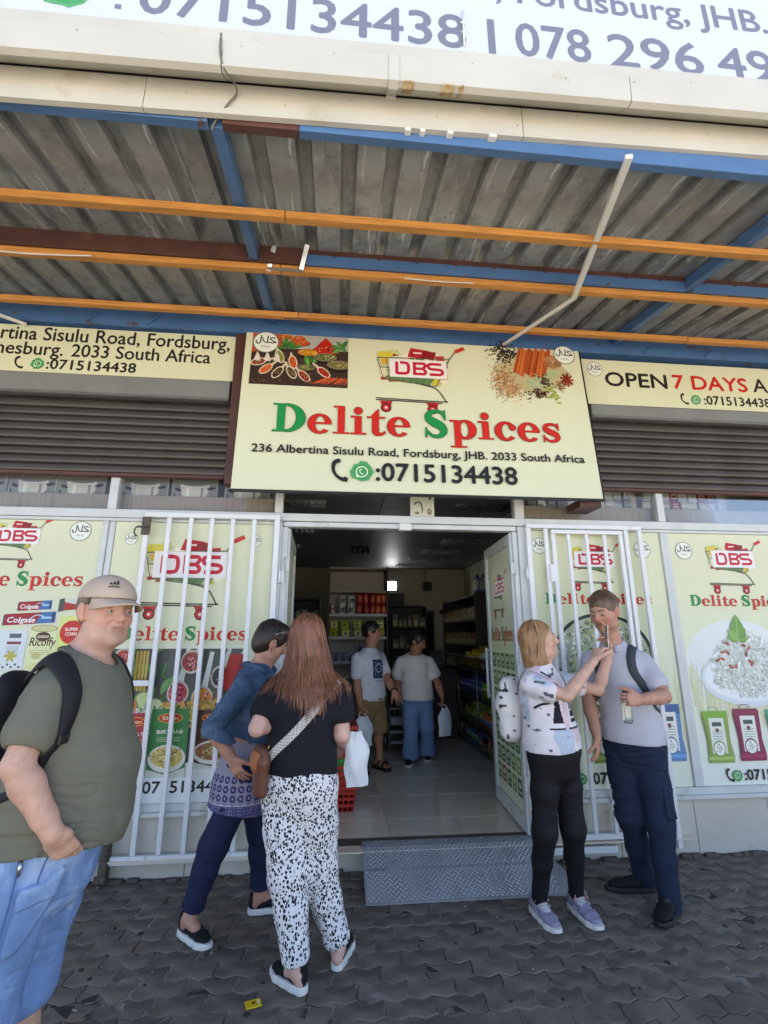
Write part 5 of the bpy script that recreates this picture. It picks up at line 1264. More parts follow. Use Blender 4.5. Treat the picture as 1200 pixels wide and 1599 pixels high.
# small lit window in the back wall, fan, wall speaker, ceiling globe, camera
t = thing('lit_window', 'small bright window high in the back wall', 'window', (1.17, 6.39, 2.55))
b = MB(); b.box((1.08, 6.388, 2.50), (1.26, 6.396, 2.68)); b.build('pane', mat('lit_pane', srgb('e8eef2'), .4, emit=(.85, .93, 1.), estr=9.), t)
for x0, x1, z0, z1 in ((1.05, 1.079, 2.47, 2.71), (1.261, 1.29, 2.47, 2.71), (1.079, 1.261, 2.47, 2.499), (1.079, 1.261, 2.681, 2.71)): b = MB(); b.box((x0, 6.38, z0), (x1, 6.398, z1)); b.build('frame', M_DARK, t)
t = thing('strip_ornament', 'row of silver blades under the bright window', 'ornament', (1.1, 5.5, 2.38))
b = MB()
for i in range(5): b.bar((1.0 + .05 * i, 5.38, 2.36), (1.05 + .05 * i, 5.36, 2.46), .02, .004)
b.build('blade', M_CHROME, t); b = MB(); b.box((.98, 5.3, 2.121), (1.28, 5.45, 2.34), .006); b.build('housing', M_DARK, t)
t = thing('wall_speaker', 'small black speaker hanging on the back wall', 'speaker', (1.85, 6.2, 2.5))
b = MB(); b.box((1.80, 6.2, 2.48), (1.98, 6.36, 2.66), .008); b.build('cabinet', M_BLACK, t); b = MB(); b.tube([(1.89, 6.199, 2.57), (1.89, 6.19, 2.57)], [.06, .055], 14); b.build('cone', M_DARK, t)
b = MB(); b.tube([(1.89, 6.38, 2.67), (1.88, 6.385, 2.94)], .008); b.build('cord', M_BLACK, t)
t = thing('ceiling_fan', 'small dark spotlight cluster above the tall shelf', 'spotlight', (.38, 3.7, 2.94))
for i in range(4): b = MB(); b.lathe((.26 + .075 * i, 3.7, 2.82), [(.02, .09), (.03, .05), (.034, 0), (.028, .002)], 12); b.build('lamp_cup', M_DARK, t)
b = MB(); b.tube([(.22, 3.7, 2.915), (.54, 3.7, 2.915)], .012); b.tube([(.38, 3.7, 2.915), (.38, 3.7, 2.949)], .015); b.build('bar', M_DARK, t)
t = thing('smoke_detector', 'round pale smoke detector on the shop ceiling', 'smoke detector', (-.02, 1.9, 2.93)); b = MB(); b.lathe((-.02, 2.25, 2.915), [(.03, 0), (.055, .012), (.06, .034)], 16); b.build('dome', M_WHITEPVC, t)

# sloping crisp bins along the right side
t = thing('crisp_rack', 'stepped wire and glass rack of crisp packets along the right of the shop', 'display rack', (2.1, 2.7, FZ))
tiers = [(1.15, 1.36), (.78, 1.0), (.42, .63), (.15, .3)]
b = MB(); b.box((2.45, 1.75, FZ), (2.48, 3.75, 1.75)); b.build('back_panel', M_SHELFD, t)
for zb, zf in tiers:
    b = MB(); b.add([(2.44, 1.75, zb + .12), (1.86, 1.75, zb - .02), (1.86, 3.75, zb - .02), (2.44, 3.75, zb + .12), (2.44, 1.75, zb + .10), (1.86, 1.75, zb - .04), (1.86, 3.75, zb - .04), (2.44, 3.75, zb + .10)], [(0, 1, 2, 3), (7, 6, 5, 4), (0, 4, 5, 1), (1, 5, 6, 2), (2, 6, 7, 3), (3, 7, 4, 0)]); b.build('shelf_board', M_SHELFD, t)
    b = MB(); b.add([(1.855, 1.75, zb - .02), (1.805, 1.75, zb + .13), (1.805, 3.75, zb + .13), (1.855, 3.75, zb - .02)], [(0, 1, 2, 3)]); b.build('front_glass', glass_mat('bin_glass', (.75, .8, .78), .2), t)
    b = MB(); b.tube([(1.803, 1.745, zb + .135), (1.803, 3.755, zb + .135)], .008); b.tube([(1.855, 1.745, zb - .03), (1.855, 3.755, zb - .03)], .008); b.build('rim', M_CHROME, t)
for y in (1.75, 2.75, 3.75): b = MB(); b.tube([(1.87, y, FZ), (1.87, y, 1.3)], .012); b.build('post', M_CHROME, t)
b = MB(); b.box((2.0, 1.76, .145), (2.44, 3.74, .25)); b.build('plinth', M_SHELFD, t)
def crisp_mesh():
    V = []; F = []; n, m = 6, 8
    for sgn in (-1, 1):
        for j in range(m + 1):
            for i in range(n + 1):
                u = i / n - .5; v = j / m; th = .028 * (math.sin(math.pi * (u + .5)) ** .6) * (math.sin(math.pi * v) ** .5 if 0 < v < 1 else 0); V.append((u * .15 + .004 * math.sin(v * 20), sgn * th, v * .2))
    k = (n + 1) * (m + 1)
    for j in range(m):
        for i in range(n):
            a = j * (n + 1) + i; F.append((a, a + 1, a + n + 2, a + n + 1)); F.append((k + a, k + a + n + 1, k + a + n + 2, k + a + 1))
    return V, F
cv, cf = crisp_mesh()
def crisp_mat(c1, c2):
    m = mat('crisp_' + c1 + c2, srgb(c1), .28); t_ = m.node_tree; N = t_.nodes; L = t_.links
    tc = N.new('ShaderNodeTexCoord'); sp = N.new('ShaderNodeSeparateXYZ'); L.new(tc.outputs['Object'], sp.inputs[0])
    cr = N.new('ShaderNodeValToRGB'); e = cr.color_ramp; e.interpolation = 'CONSTANT'; e.elements[0].color = (*srgb(c1), 1); e.elements[1].position = .3; e.elements[1].color = (*srgb(c2), 1)
    a = e.elements.new(.62); a.color = (*srgb('d8d2c4'), 1); a = e.elements.new(.7); a.color = (*srgb(c1), 1)
    mu = N.new('ShaderNodeMath'); mu.operation = 'MULTIPLY'; mu.inputs[1].default_value = 5.; L.new(sp.outputs['Z'], mu.inputs[0]); L.new(mu.outputs[0], cr.inputs[0]); L.new(cr.outputs[0], N['Principled BSDF'].inputs['Base Color']); return m
rr = random.Random(17)
kinds = [[('yellow', 'd8b030', 'b07a2a'), ('white', 'd9d4c8', 'b67343')], [('blue', '3a5cae', '6a86c8'), ('green', '86b036', 'b8bc3c')], [('lime', 'a8bc36', '7aa02e'), ('orange', 'c86a34', '3f62c0')], [('teal', '4068a8', '7aa85a'), ('brown', 'a8683a', 'd09a4a')]]
for ti, (zb, zf) in enumerate(tiers):
    for ki, (nm, c1, c2) in enumerate(kinds[ti]):
        me = bpy.data.meshes.new('packet'); me.from_pydata(cv, [], cf); me.materials.append(crisp_mat(c1, c2)); me.polygons.foreach_set('use_smooth', [True] * len(cf))
        for row in range(3):
            for q in range(7):
                y = (2.78 if ki == 0 else 1.83) + .135 * q + rr.uniform(-.02, .02)
                o = bpy.data.objects.new('crisp_packet', me); COL.objects.link(o)
                o.location = (1.92 + .14 * row + rr.uniform(-.02, .02), y, zb + .0 + .035 * row); o.rotation_euler = (rr.gauss(0, .1), rr.gauss(.25, .12), rr.gauss(-1.45, .25))
                tag(o, f'{nm} crisp packet standing in the {["top", "second", "third", "lowest"][ti]} bin of the rack', 'crisp packet', f'{nm} crisp packets in the {["top", "second", "third", "lowest"][ti]} bin')
# stacked shopping baskets left of the man in the white shirt
def basket(label, col):
    t = thing('shopping_basket', label, 'shopping basket', (0, 0, 0), group='stack of shopping baskets by the doorway'); m = mat('basket_' + col, srgb(col), .4)
    a0, b0, a1, b1, H = .10, .15, .125, .18, .20
    b = MB(); b.box((-a0, -b0, 0), (a0, b0, .008), .003); b.build('base', m, t)
    b = MB()
    for s in (-1, 1):
        for i in range(6):
            f = -1 + 2 * i / 5; b.bar((f * a0, s * b0, .008), (f * a1, s * b1, H - .03), .012, .005, (0, 1, 0), 0); b.bar((s * a0, f * b0, .008), (s * a1, f * b1, H - .03), .005, .012, (0, 1, 0), 0)
        for z in (.05, .10, .145):
            q = z / H; a = a0 + (a1 - a0) * q; bb_ = b0 + (b1 - b0) * q; b.bar((-a, s * bb_, z), (a, s * bb_, z), .007, .022, c=0); b.bar((s * a, -bb_, z), (s * a, bb_, z), .007, .022, c=0)
    b.build('wall', m, t)
    b = MB()
    for s in (-1, 1): b.box((-a1 - .01, s * b1 - .008, H - .03), (a1 + .01, s * b1 + .008, H), .003); b.box((s * a1 - .008, -b1 + .009, H - .03), (s * a1 + .008, b1 - .009, H), .003)
    b.build('rim', m, t); return t
br = basket('', 'b3251c'); bg = basket('', '1f8a3c'); bx, by = .085, .85
b0 = None
for i in range(10):
    src = bg if i in (4, 6, 8) else br
    if src.get('placed'): o = copy_tree(src)
    else: o = src; src['placed'] = 1
    o.location = (bx + random.uniform(-.004, .004), by, FZ + .002 + .052 * i); o.rotation_euler = (0, 0, random.gauss(0, .015))
    o['label'] = f'green shopping basket, {ORD[i]} from the floor in the stack by the doorway' if src is bg else ('topmost red basket of the stack by the doorway' if i == 9 else ('bottom red shopping basket of the stack on the tiled floor' if i == 0 else f'red shopping basket, {ORD[i]} from the floor in the stack by the doorway'))
    if 0 < i < 9: o['group'] = 'green baskets in the stack' if src is bg else 'red baskets in the middle of the stack'
    else: o['group'] = 'shopping basket stack ends'
# steel step stool and low crates by the tall shelf
t = thing('step_stool', 'small dark step stool with pale treads standing behind the two customers', 'step stool', (.83, 2.9, FZ))
b = MB(); b.box((.72, 2.84, .64), (.94, 3.1, .665), .004); b.build('seat', mat('stool_top', srgb('7f8688'), .4), t)
for x in (.73, .93): b = MB(); b.bar((x, 2.80, FZ), (x, 2.88, .64), .02, .02); b.bar((x, 3.18, FZ), (x, 3.06, .64), .02, .02); b.build('leg', M_DARK, t)
for z, y in ((.24, 2.815), (.36, 2.83), (.46, 2.845)): b = MB(); b.box((.742, y - .01, z), (.918, y + .12, z + .035 if z != .46 else z + .1), .003); b.build('tread', mat('stool_tread', srgb('8f9596'), .4), t)
# ------------------------------------------------------------------ figures: smooth-blended bodies and clothes
def nrm(v): v = np.asarray(v, float); return v / (np.linalg.norm(v) + 1e-12)
def lerp(a, b, t): return np.asarray(a, float) * (1 - t) + np.asarray(b, float) * t

def hash3(ix, iy, iz, seed):
    h = (ix * 374761393 + iy * 668265263 + iz * 2147483647 + seed * 1274126177) & 0xffffffff
    h = ((h ^ (h >> 13)) * 1274126177) & 0xffffffff
    return ((h ^ (h >> 16)) & 0xffff) / 65535.0
def vnoise(P, seed=0):
    """Smooth value noise in -1..1 at points P."""
    P = np.asarray(P, float); I = np.floor(P).astype(np.int64); f = P - I; f = f * f * (3 - 2 * f); out = np.zeros(len(P))
    for dx in (0, 1):
        for dy in (0, 1):
            for dz in (0, 1):
                w = (f[:, 0] if dx else 1 - f[:, 0]) * (f[:, 1] if dy else 1 - f[:, 1]) * (f[:, 2] if dz else 1 - f[:, 2])
                out += w * hash3(I[:, 0] + dx, I[:, 1] + dy, I[:, 2] + dz, seed)
    return out * 2 - 1

class Sdf:
    def __init__(s, lo, hi, h):
        s.lo = np.array(lo, float); s.h = h; s.n = np.maximum(4, np.ceil((np.array(hi, float) - s.lo) / h).astype(int) + 1)
        s.ax = [(s.lo[i] + h * np.arange(s.n[i])).astype(np.float32) for i in range(3)]
        s.d = np.full(tuple(s.n), 1.0, dtype=np.float32)
    def sub(s, lo, hi):
        a = np.clip(np.floor((np.array(lo) - s.lo) / s.h).astype(int), 0, s.n - 1); b = np.clip(np.ceil((np.array(hi) - s.lo) / s.h).astype(int) + 1, a + 1, s.n)
        sl = tuple(slice(a[i], b[i]) for i in range(3))
        return sl, s.ax[0][sl[0]][:, None, None], s.ax[1][sl[1]][None, :, None], s.ax[2][sl[2]][None, None, :]
    def put(s, sl, d, k, op):
        c = s.d[sl]
        if op == '+':
            if k > 0: hh = np.maximum(k - np.abs(c - d), 0) / k; s.d[sl] = np.minimum(c, d) - hh * hh * k * .25
            else: s.d[sl] = np.minimum(c, d)
        else:
            d = -d
            if k > 0: hh = np.maximum(k - np.abs(c - d), 0) / k; s.d[sl] = np.maximum(c, d) + hh * hh * k * .25
            else: s.d[sl] = np.maximum(c, d)
    def loft(s, st, k=.02, op='+', cap=None):
        """st: stations (point, u, v, a, b): an elliptical tube; a, b are half-widths along u and v."""
        for (p0, u0, v0, a0, b0), (p1, u1, v1, a1, b1) in zip(st[:-1], st[1:]):
            p0 = np.asarray(p0, float); p1 = np.asarray(p1, float); r = max(a0, b0, a1, b1) + k + .025
            sl, X, Y, Z = s.sub(np.minimum(p0, p1) - r, np.maximum(p0, p1) + r)
            ax = p1 - p0; L = np.linalg.norm(ax); an = ax / (L + 1e-9)
            rx, ry, rz = X - p0[0], Y - p0[1], Z - p0[2]
            t = np.clip((rx * an[0] + ry * an[1] + rz * an[2]) / (L + 1e-9), 0, 1)
            qx = rx - t * ax[0]; qy = ry - t * ax[1]; qz = rz - t * ax[2]
            qu = (qx * u0[0] + qy * u0[1] + qz * u0[2]) * (1 - t) + (qx * u1[0] + qy * u1[1] + qz * u1[2]) * t
            qv = (qx * v0[0] + qy * v0[1] + qz * v0[2]) * (1 - t) + (qx * v1[0] + qy * v1[1] + qz * v1[2]) * t
            qe = qx * an[0] + qy * an[1] + qz * an[2]
            a = a0 + (a1 - a0) * t; b = b0 + (b1 - b0) * t; m = np.minimum(a, b) if cap is None else cap
            A = (qu / a) ** 2 + (qv / b) ** 2 + (qe / m) ** 2; G = (qu / a ** 2) ** 2 + (qv / b ** 2) ** 2 + (qe / m ** 2) ** 2
            A = np.sqrt(A); s.put(sl, A * (A - 1) / np.sqrt(G + 1e-12), k, op)
        return s
    def cap(s, p0, p1, r0, r1, k=.02, op='+', flat=1., fdir=None):
        d = nrm(np.asarray(p1, float) - np.asarray(p0, float) + 1e-9)
        if fdir is None: u, v, _ = frame_of(d)
        else: v = nrm(np.asarray(fdir, float) - d * (np.asarray(fdir, float) @ d)); u = np.cross(d, v)
        return s.loft([(p0, u, v, r0, r0 * flat), (p1, u, v, r1, r1 * flat)], k, op)
    def chain(s, P, Rr, k=.015, op='+', flat=1., fdir=None):
        for i in range(len(P) - 1): s.cap(P[i], P[i + 1], Rr[i], Rr[i + 1], k, op, flat, fdir)
        return s
    def ell(s, c, B, r, k=.02, op='+'):
        """Ellipsoid: B three unit axes, r three radii."""
        c = np.asarray(c, float); m = max(r) + k + .02; sl, X, Y, Z = s.sub(c - m, c + m); rx, ry, rz = X - c[0], Y - c[1], Z - c[2]; A = 0; G = 0
        for i in range(3):
            q = rx * B[i][0] + ry * B[i][1] + rz * B[i][2]; A = A + (q / r[i]) ** 2; G = G + (q / r[i] ** 2) ** 2
        A = np.sqrt(A); s.put(sl, A * (A - 1) / np.sqrt(G + 1e-12), k, op); return s
    def cut(s, p, n, k=0.):
        """Remove everything on the side of the plane that n points to."""
        n = nrm(n); d = (s.ax[0][:, None, None] - p[0]) * n[0] + (s.ax[1][None, :, None] - p[1]) * n[1] + (s.ax[2][None, None, :] - p[2]) * n[2]
        if k > 0: hh = np.maximum(k - np.abs(s.d - d), 0) / k; s.d = np.maximum(s.d, d) + hh * hh * k * .25
        else: s.d = np.maximum(s.d, d)
        s.d = s.d.astype(np.float32); return s
    def surface(s):
        d = s.d.copy(); d[0] = d[-1] = 1; d[:, 0] = d[:, -1] = 1; d[:, :, 0] = d[:, :, -1] = 1
        I = d < 0; nx, ny, nz = d.shape
        cnt = np.zeros((nx - 1, ny - 1, nz - 1), dtype=np.int8)
        for a in (0, 1):
            for b in (0, 1):
                for c in (0, 1): cnt += I[a:nx - 1 + a, b:ny - 1 + b, c:nz - 1 + c]
        act = (cnt > 0) & (cnt < 8); idx = np.full(act.shape, -1, dtype=np.int32); C = np.argwhere(act); idx[act] = np.arange(len(C))
        co = [(a, b, c) for a in (0, 1) for b in (0, 1) for c in (0, 1)]
        D = np.stack([d[C[:, 0] + a, C[:, 1] + b, C[:, 2] + c] for a, b, c in co], 1)
        pos = np.zeros((len(C), 3)); n = np.zeros(len(C))
        for i in range(8):
            for j in range(i + 1, 8):
                if sum(abs(co[i][q] - co[j][q]) for q in range(3)) != 1: continue
                m = (D[:, i] < 0) != (D[:, j] < 0); t = np.where(m, D[:, i] / np.where(m, D[:, i] - D[:, j], 1), 0)
                for q in range(3): pos[:, q] += np.where(m, co[i][q] + t * (co[j][q] - co[i][q]), 0)
                n += m
        V = s.lo + s.h * (C + pos / n[:, None])
        F = []
        for q in range(3):
            a = [slice(1, -1)] * 3; b = [slice(1, -1)] * 3; a[q] = slice(0, -1); b[q] = slice(1, None)
            e = I[tuple(a)] != I[tuple(b)]; E = np.argwhere(e) + np.array([0 if x == q else 1 for x in range(3)]); fl = I[E[:, 0], E[:, 1], E[:, 2]]
            o1, o2 = [(1, 2), (2, 0), (0, 1)][q]; u = np.zeros(3, int); v = np.zeros(3, int); u[o1] = 1; v[o2] = 1
            g = lambda A: idx[A[:, 0], A[:, 1], A[:, 2]]
            f = np.stack([g(E - u - v), g(E - v), g(E), g(E - u)], 1); f[~fl] = f[~fl][:, ::-1]; F.append(f)
        F = np.concatenate(F); F = F[(F >= 0).all(1)]
        return V, F

def vnormals(V, F):
    a = V[F[:, 2]] - V[F[:, 0]]; b = V[F[:, 3]] - V[F[:, 1]]; n = np.cross(a, b); N = np.zeros_like(V)
    for i in range(4):
        for q in range(3): N[:, q] += np.bincount(F[:, i], n[:, q], len(V))
    return N / (np.linalg.norm(N, axis=1)[:, None] + 1e-12)
def relax(V, F, it=1, lam=.5):
    for _ in range(it):
        S = np.zeros_like(V); c = np.zeros(len(V))
        for i in range(4):
            j = F[:, (i + 1) % 4]
            for q in range(3): S[:, q] += np.bincount(F[:, i], V[j][:, q], len(V)) + np.bincount(j, V[F[:, i]][:, q], len(V))
            c += np.bincount(F[:, i], None, len(V)) + np.bincount(j, None, len(V))
        V = V + lam * (S / np.maximum(c, 1)[:, None] - V)
    return V
def wrinkle(V, F, amp=.004, freq=18, stretch=(1, 1, 1), seed=0, mask=None):
    """Push cloth in and out along soft ridges."""
    N = vnormals(V, F); P = V * np.array(stretch); w = vnoise(P * 3.1, seed + 5)[:, None] * .35
    n1 = vnoise(P * freq + w, seed); n2 = vnoise(P * np.array([[.8, .5, .9], [-.5, .9, .4], [-.6, -.4, 1.]]).sum(0) * freq * 1.3 + P[:, [2, 0, 1]] * freq * .9 + w * 2, seed + 1); lowf = vnoise(P * freq * .5, seed + 2)
    a = amp * (n1 * .55 + lowf * .5 - 1.15 * np.exp(-(n2 / .13) ** 2) * np.clip(.35 + lowf, 0, 1))
    if mask is not None: a = a * mask(V)
    return V + N * a[:, None]
def solid(name, S, m, parent, rel=1, colors=None, wr=None):
    V, F = S.surface(); V = relax(V, F, rel)
    if wr: V = wrinkle(V, F, **wr)
    return newmesh(name, V, F, m, smooth=True, colors=None if colors is None else colors(V), parent=parent)

def skin_mat(name, col, var=.1):
    m = mat(name, col, .5, attr=True, var=var, vscale=22, bump=.12, bscale=260, spec=.4)
    b = m.node_tree.nodes['Principled BSDF']; b.inputs['Subsurface Weight'].default_value = .12; b.inputs['Subsurface Radius'].default_value = (.012, .005, .003)
    return m
def cloth_mat(name, col, rough=.85, weave=500, **k):
    return mat(name, col, rough, var=k.pop('var', .07), vscale=k.pop('vscale', 14), bump=k.pop('bump', .18), bscale=weave, spec=.25, **k)

def basis(f, up=(0, 0, 1)):
    f = nrm(f); r = nrm(np.cross(f, up)); u = np.cross(r, f); return r, f, u      # right, forward, up

class Head:
    """Head frame: c = middle of the head, f = where the face points, up."""
    def __init__(s, c, f, up=(0, 0, 1), k=1.): s.c = np.asarray(c, float); s.r, s.f, s.u = basis(f, up); s.k = k
    def P(s, x, y, z): return s.c + s.k * (x * s.r + y * s.f + z * s.u)
    def add(s, S, lip=.72, jowl=0., mouth=0., folds=0.):
        k = s.k; B = (s.r, s.f, s.u); E = lambda p, r, kk=.012, op='+': S.ell(s.P(*p), B, [q * k for q in r], kk * k, op)
        E((0, -.012, .030), (.076, .098, .096), .02); E((0, .030, -.035), (.060, .062, .078), .03); E((0, .012, -.01), (.070, .078, .085), .03)
        E((0, .068, -.096), (.026, .022, .02), .03)                        # chin
        for q in (-1, 1):
            E((q * .040, .052, -.022), (.026, .026, .024), .025)           # cheek
            E((q * .050, .015, -.078), (.020, .036, .022), .03)            # jaw
            if jowl: E((q * .036, .040, -.082), (.030 * jowl, .034 * jowl, .026 * jowl), .03)
            S.cap(s.P(q * .012, .090, .036), s.P(q * .050, .072, .036), .010 * k, .009 * k, .014 * k)   # brow
            E((q * .033, .096, .012), (.019, .016, .013), .010, '-')        # socket
            E((q * .033, .079, .010), (.0165, .0155, .0125), .002)           # eye ball and lids
            S.cap(s.P(q * .018, .0895, .0165), s.P(q * .050, .079, .0155), .0054 * k, .0047 * k, .006 * k)  # upper lid
            S.cap(s.P(q * .020, .088, .0025), s.P(q * .048, .079, .0025), .0046 * k, .004 * k, .006 * k)
            E((q * .086, -.012, .002), (.012, .021, .034), .003); E((q * .099, -.005, .007), (.011, .012, .021), .003, '-'); E((q * .083, .0, -.026), (.008, .011, .011), .004)   # ear
            E((q * .013, .098, -.022), (.010, .011, .009), .008)            # nostril wing
        S.cap(s.P(0, .090, .028), s.P(0, .112, -.014), .009 * k, .0115 * k, .012 * k); E((0, .112, -.018), (.0125, .012, .011), .008)
        E((0, .082, -.052), (.028, .016, .018), .018)                      # muzzle
        if folds:
            for q in (-1, 1):
                S.chain([s.P(q * .019, .098, -.024), s.P(q * .031, .088, -.042), s.P(q * .034, .078, -.062)], [.0028 * folds] * 3, .006, '-'); S.cap(s.P(q * .021, .094, .0), s.P(q * .045, .082, -.006), .0022 * folds, .0018, .005, '-'); S.cap(s.P(q * .005, .101, .034), s.P(q * .006, .100, .046), .0022, .0018, .004, '-')
        S.cap(s.P(-.021, .088, -.0475), s.P(0, .0985, -.0455), .0045 * k * lip, .0062 * k * lip, .005 * k); S.cap(s.P(0, .0985, -.0455), s.P(.021, .088, -.0475), .0062 * k * lip, .0045 * k * lip, .005 * k)
        S.cap(s.P(-.018, .087, -.0600 - mouth), s.P(.018, .087, -.0600 - mouth), .0055 * k * lip, .0055 * k * lip, .006 * k); E((0, .0935, -.0600 - mouth), (.014, .0062 * lip, .0058 * lip), .005)
        S.cap(s.P(-.026, .0885, -.0535 - mouth * .5), s.P(.026, .0885, -.0535 - mouth * .5), .0032 * k, .0032 * k, .003 * k, '-'); S.cap(s.P(-.012, .1, -.0530 - mouth * .5), s.P(.012, .1, -.0530 - mouth * .5), .003 * k + mouth * .4, .003 * k + mouth * .4, .003 * k, '-')
        return s
    def paint(s, V, C, skin, lips=(.45, .18, .16), beard=None, red=.25):
        """Skin tone variation over the face: lips, nose and cheek flush, stubble."""
        q = (V - s.c) / s.k; x = q @ s.r; y = q @ s.f; z = q @ s.u; skin = np.array(skin)
        def blend(w, col): C[:] = C * (1 - w[:, None]) + np.array(col) * w[:, None]
        g = lambda cx, cy, cz, r: np.exp(-((np.abs(x) - cx) ** 2 + (y - cy) ** 2 + (z - cz) ** 2) / r ** 2)
        flush = skin * np.array([1.08, .72, .68])
        blend(np.clip(g(.04, .07, -.025, .03) * red * 1.6, 0, 1), flush); blend(np.clip(g(0, .112, -.018, .018) * red * 1.8, 0, 1), flush); blend(np.clip(g(.08, 0, -.005, .03) * red * 1.5, 0, 1), flush)
        blend(((np.abs(x) < .024) & (y > .078) & (np.abs(z + .053) < .0125 - .006 * (np.abs(x) / .024) ** 2)).astype(float) * .75, lips)
        if beard is not None: blend(np.clip((g(.03, .05, -.085, .05) + g(0, .09, -.07, .03)) * .35, 0, .4), beard)
        blend(np.clip(g(.033, .085, .004, .014) * .35, 0, 1), skin * np.array([.72, .6, .6]))  # darker, redder tone around the eyes
    def eyes(s, parent, iris, brow, look=(0, 0), brow_w=.0045):
        k = s.k
        for q in (-1, 1):
            b = MB(); c = s.P(q * .033, .0797, .0088); f = nrm(s.f + look[0] * s.r + look[1] * s.u); r_ = .0142 * k
            u, v, _ = frame_of(f); V = []; F = []; n = 12
            rings = [(0, 0), (.0028, 0), (.0062, 1), (.0066, 2), (.0095, 2), (.0125, 2)]
            for i, (rad, _) in enumerate(rings):
                for j in range(n): a = 2 * math.pi * j / n; rr_ = rad * k; V.append(c + f * math.sqrt(max(r_ ** 2 - rr_ ** 2, 0)) + rr_ * (math.cos(a) * u + math.sin(a) * v))
            C = []
            for i in range(len(rings) - 1):
                for j in range(n): F.append((i * n + j, i * n + (j + 1) % n, (i + 1) * n + (j + 1) % n, (i + 1) * n + j)); C.append([(.01, .01, .01), iris, iris, (.42, .39, .37), (.38, .33, .31)][i])
            newmesh('eye', np.array(V), F, mat('eye', rough=.15, attr=True), smooth=True, colors=np.array(C), parent=parent)
            b = MB(); P = [s.P(q * .013, .1005, .031), s.P(q * .026, .0985, .037), s.P(q * .042, .089, .0375), s.P(q * .053, .078, .032)]
            b.tube(catmull(P, 3), [brow_w * k * w for w in (.5, .8, 1, 1, 1, 1, .9, .7, .5, .3)], 6); b.build('eyebrow', brow, parent)

def hand(S, w, d, pn, side, curl=.3, L=.185, spread=.12, thumb=None, thick=1., curls=None, k=.004):
    """A palm and five fingers from wrist w along d; pn = palm normal (towards which fingers curl); side +1 when the thumb lies along cross(d, pn)."""
    d = nrm(d); pn = nrm(np.asarray(pn, float) - d * (np.asarray(pn, float) @ d)); a = np.cross(d, pn) * side; w = np.asarray(w, float); q = L / .185 
    pc = w + d * .048 * q
    S.loft([(w - d * .01, a, pn, .027 * q * thick, .021 * q * thick), (w + d * .03 * q, a, pn, .036 * q * thick, .0165 * q * thick), (w + d * .082 * q, a, pn, .040 * q * thick, .0135 * q * thick)], .012)
    Ls = (.072, .080, .075, .058); offs = (.029, .0100, -.0095, -.0280); rad = (.0082, .0085, .0081, .0071); tips = []
    for i in range(4):
        c0 = (curls[i] if curls else curl); p = w + d * (.083 - .004 * abs(i - 1)) * q + a * offs[i] * q * thick; dirn = nrm(d + a * spread * (offs[i] / .03)); ang = c0 * .9; pts = [p - d * .02 * q]
        pts.append(p)
        for j, fr in enumerate((.46, .30, .24)):
            ang_j = c0 * (.9, 2.0, 2.8)[j]; v = dirn * math.cos(ang_j) + pn * math.sin(ang_j); p = p + v * Ls[i] * fr * q; pts.append(p)
        S.chain(pts, [rad[i] * q * thick * x for x in (1.05, 1.05, 1., .92, .78)], k); tips.append(p)
    t0 = w + d * .022 * q + a * .026 * q * thick; th = thumb if thumb is not None else (.75, .45)
    v1 = nrm(d * .75 + a * th[0] + pn * .25); t1 = t0 + v1 * .042 * q; v2 = nrm(d * .9 + a * (th[0] - .55 * th[1]) + pn * (.15 + th[1] * .8)); t2 = t1 + v2 * .034 * q; t3 = t2 + nrm(v2 + pn * th[1] * .4) * .026 * q
    S.chain([t0, t1, t2, t3], [.0155 * q * thick, .0125 * q * thick, .0105 * q * thick, .0085 * q * thick], .010)
    return tips

def strands(name, paths, m, parent, r=.0016, cols=None, sides=3):
    """Hair locks: one thin tapering tube for each path, all one mesh."""
    V = []; F = []; C = []
    for pi, P in enumerate(paths):
        P = np.asarray(P); n = len(P); T = np.gradient(P, axis=0); T /= np.linalg.norm(T, axis=1)[:, None] + 1e-9
        a = np.cross(T, np.array([.31, .87, .39])); a /= np.linalg.norm(a, axis=1)[:, None] + 1e-9; b_ = np.cross(T, a); m0 = len(V)
        rr = (r[pi] if hasattr(r, '__len__') else r) * np.concatenate([np.linspace(.7, 1, max(1, n // 3)), np.linspace(1, .25, n - max(1, n // 3))])
        for i in range(n):
            for s_ in range(sides): an = 2 * math.pi * s_ / sides; V.append(P[i] + rr[i] * (math.cos(an) * a[i] + math.sin(an) * b_[i]))
        for i in range(n - 1):
            for s_ in range(sides):
                x = m0 + i * sides + s_; y = m0 + i * sides + (s_ + 1) % sides; F.append((x, y, y + sides, x + sides))
                if cols is not None: C.append(cols[pi])
    return newmesh(name, np.array(V), np.array(F), m, smooth=True, colors=np.array(C) if cols is not None else None, parent=parent)

def hair_shade(base, n, seed, a=.35):
    rg_ = np.random.default_rng(seed); return [np.clip(np.array(base) * (1 + rg_.uniform(-a, a)) * np.array([1, 1 + rg_.uniform(-.06, .06), 1 + rg_.uniform(-.1, .1)]), 0, 1) for _ in range(n)]

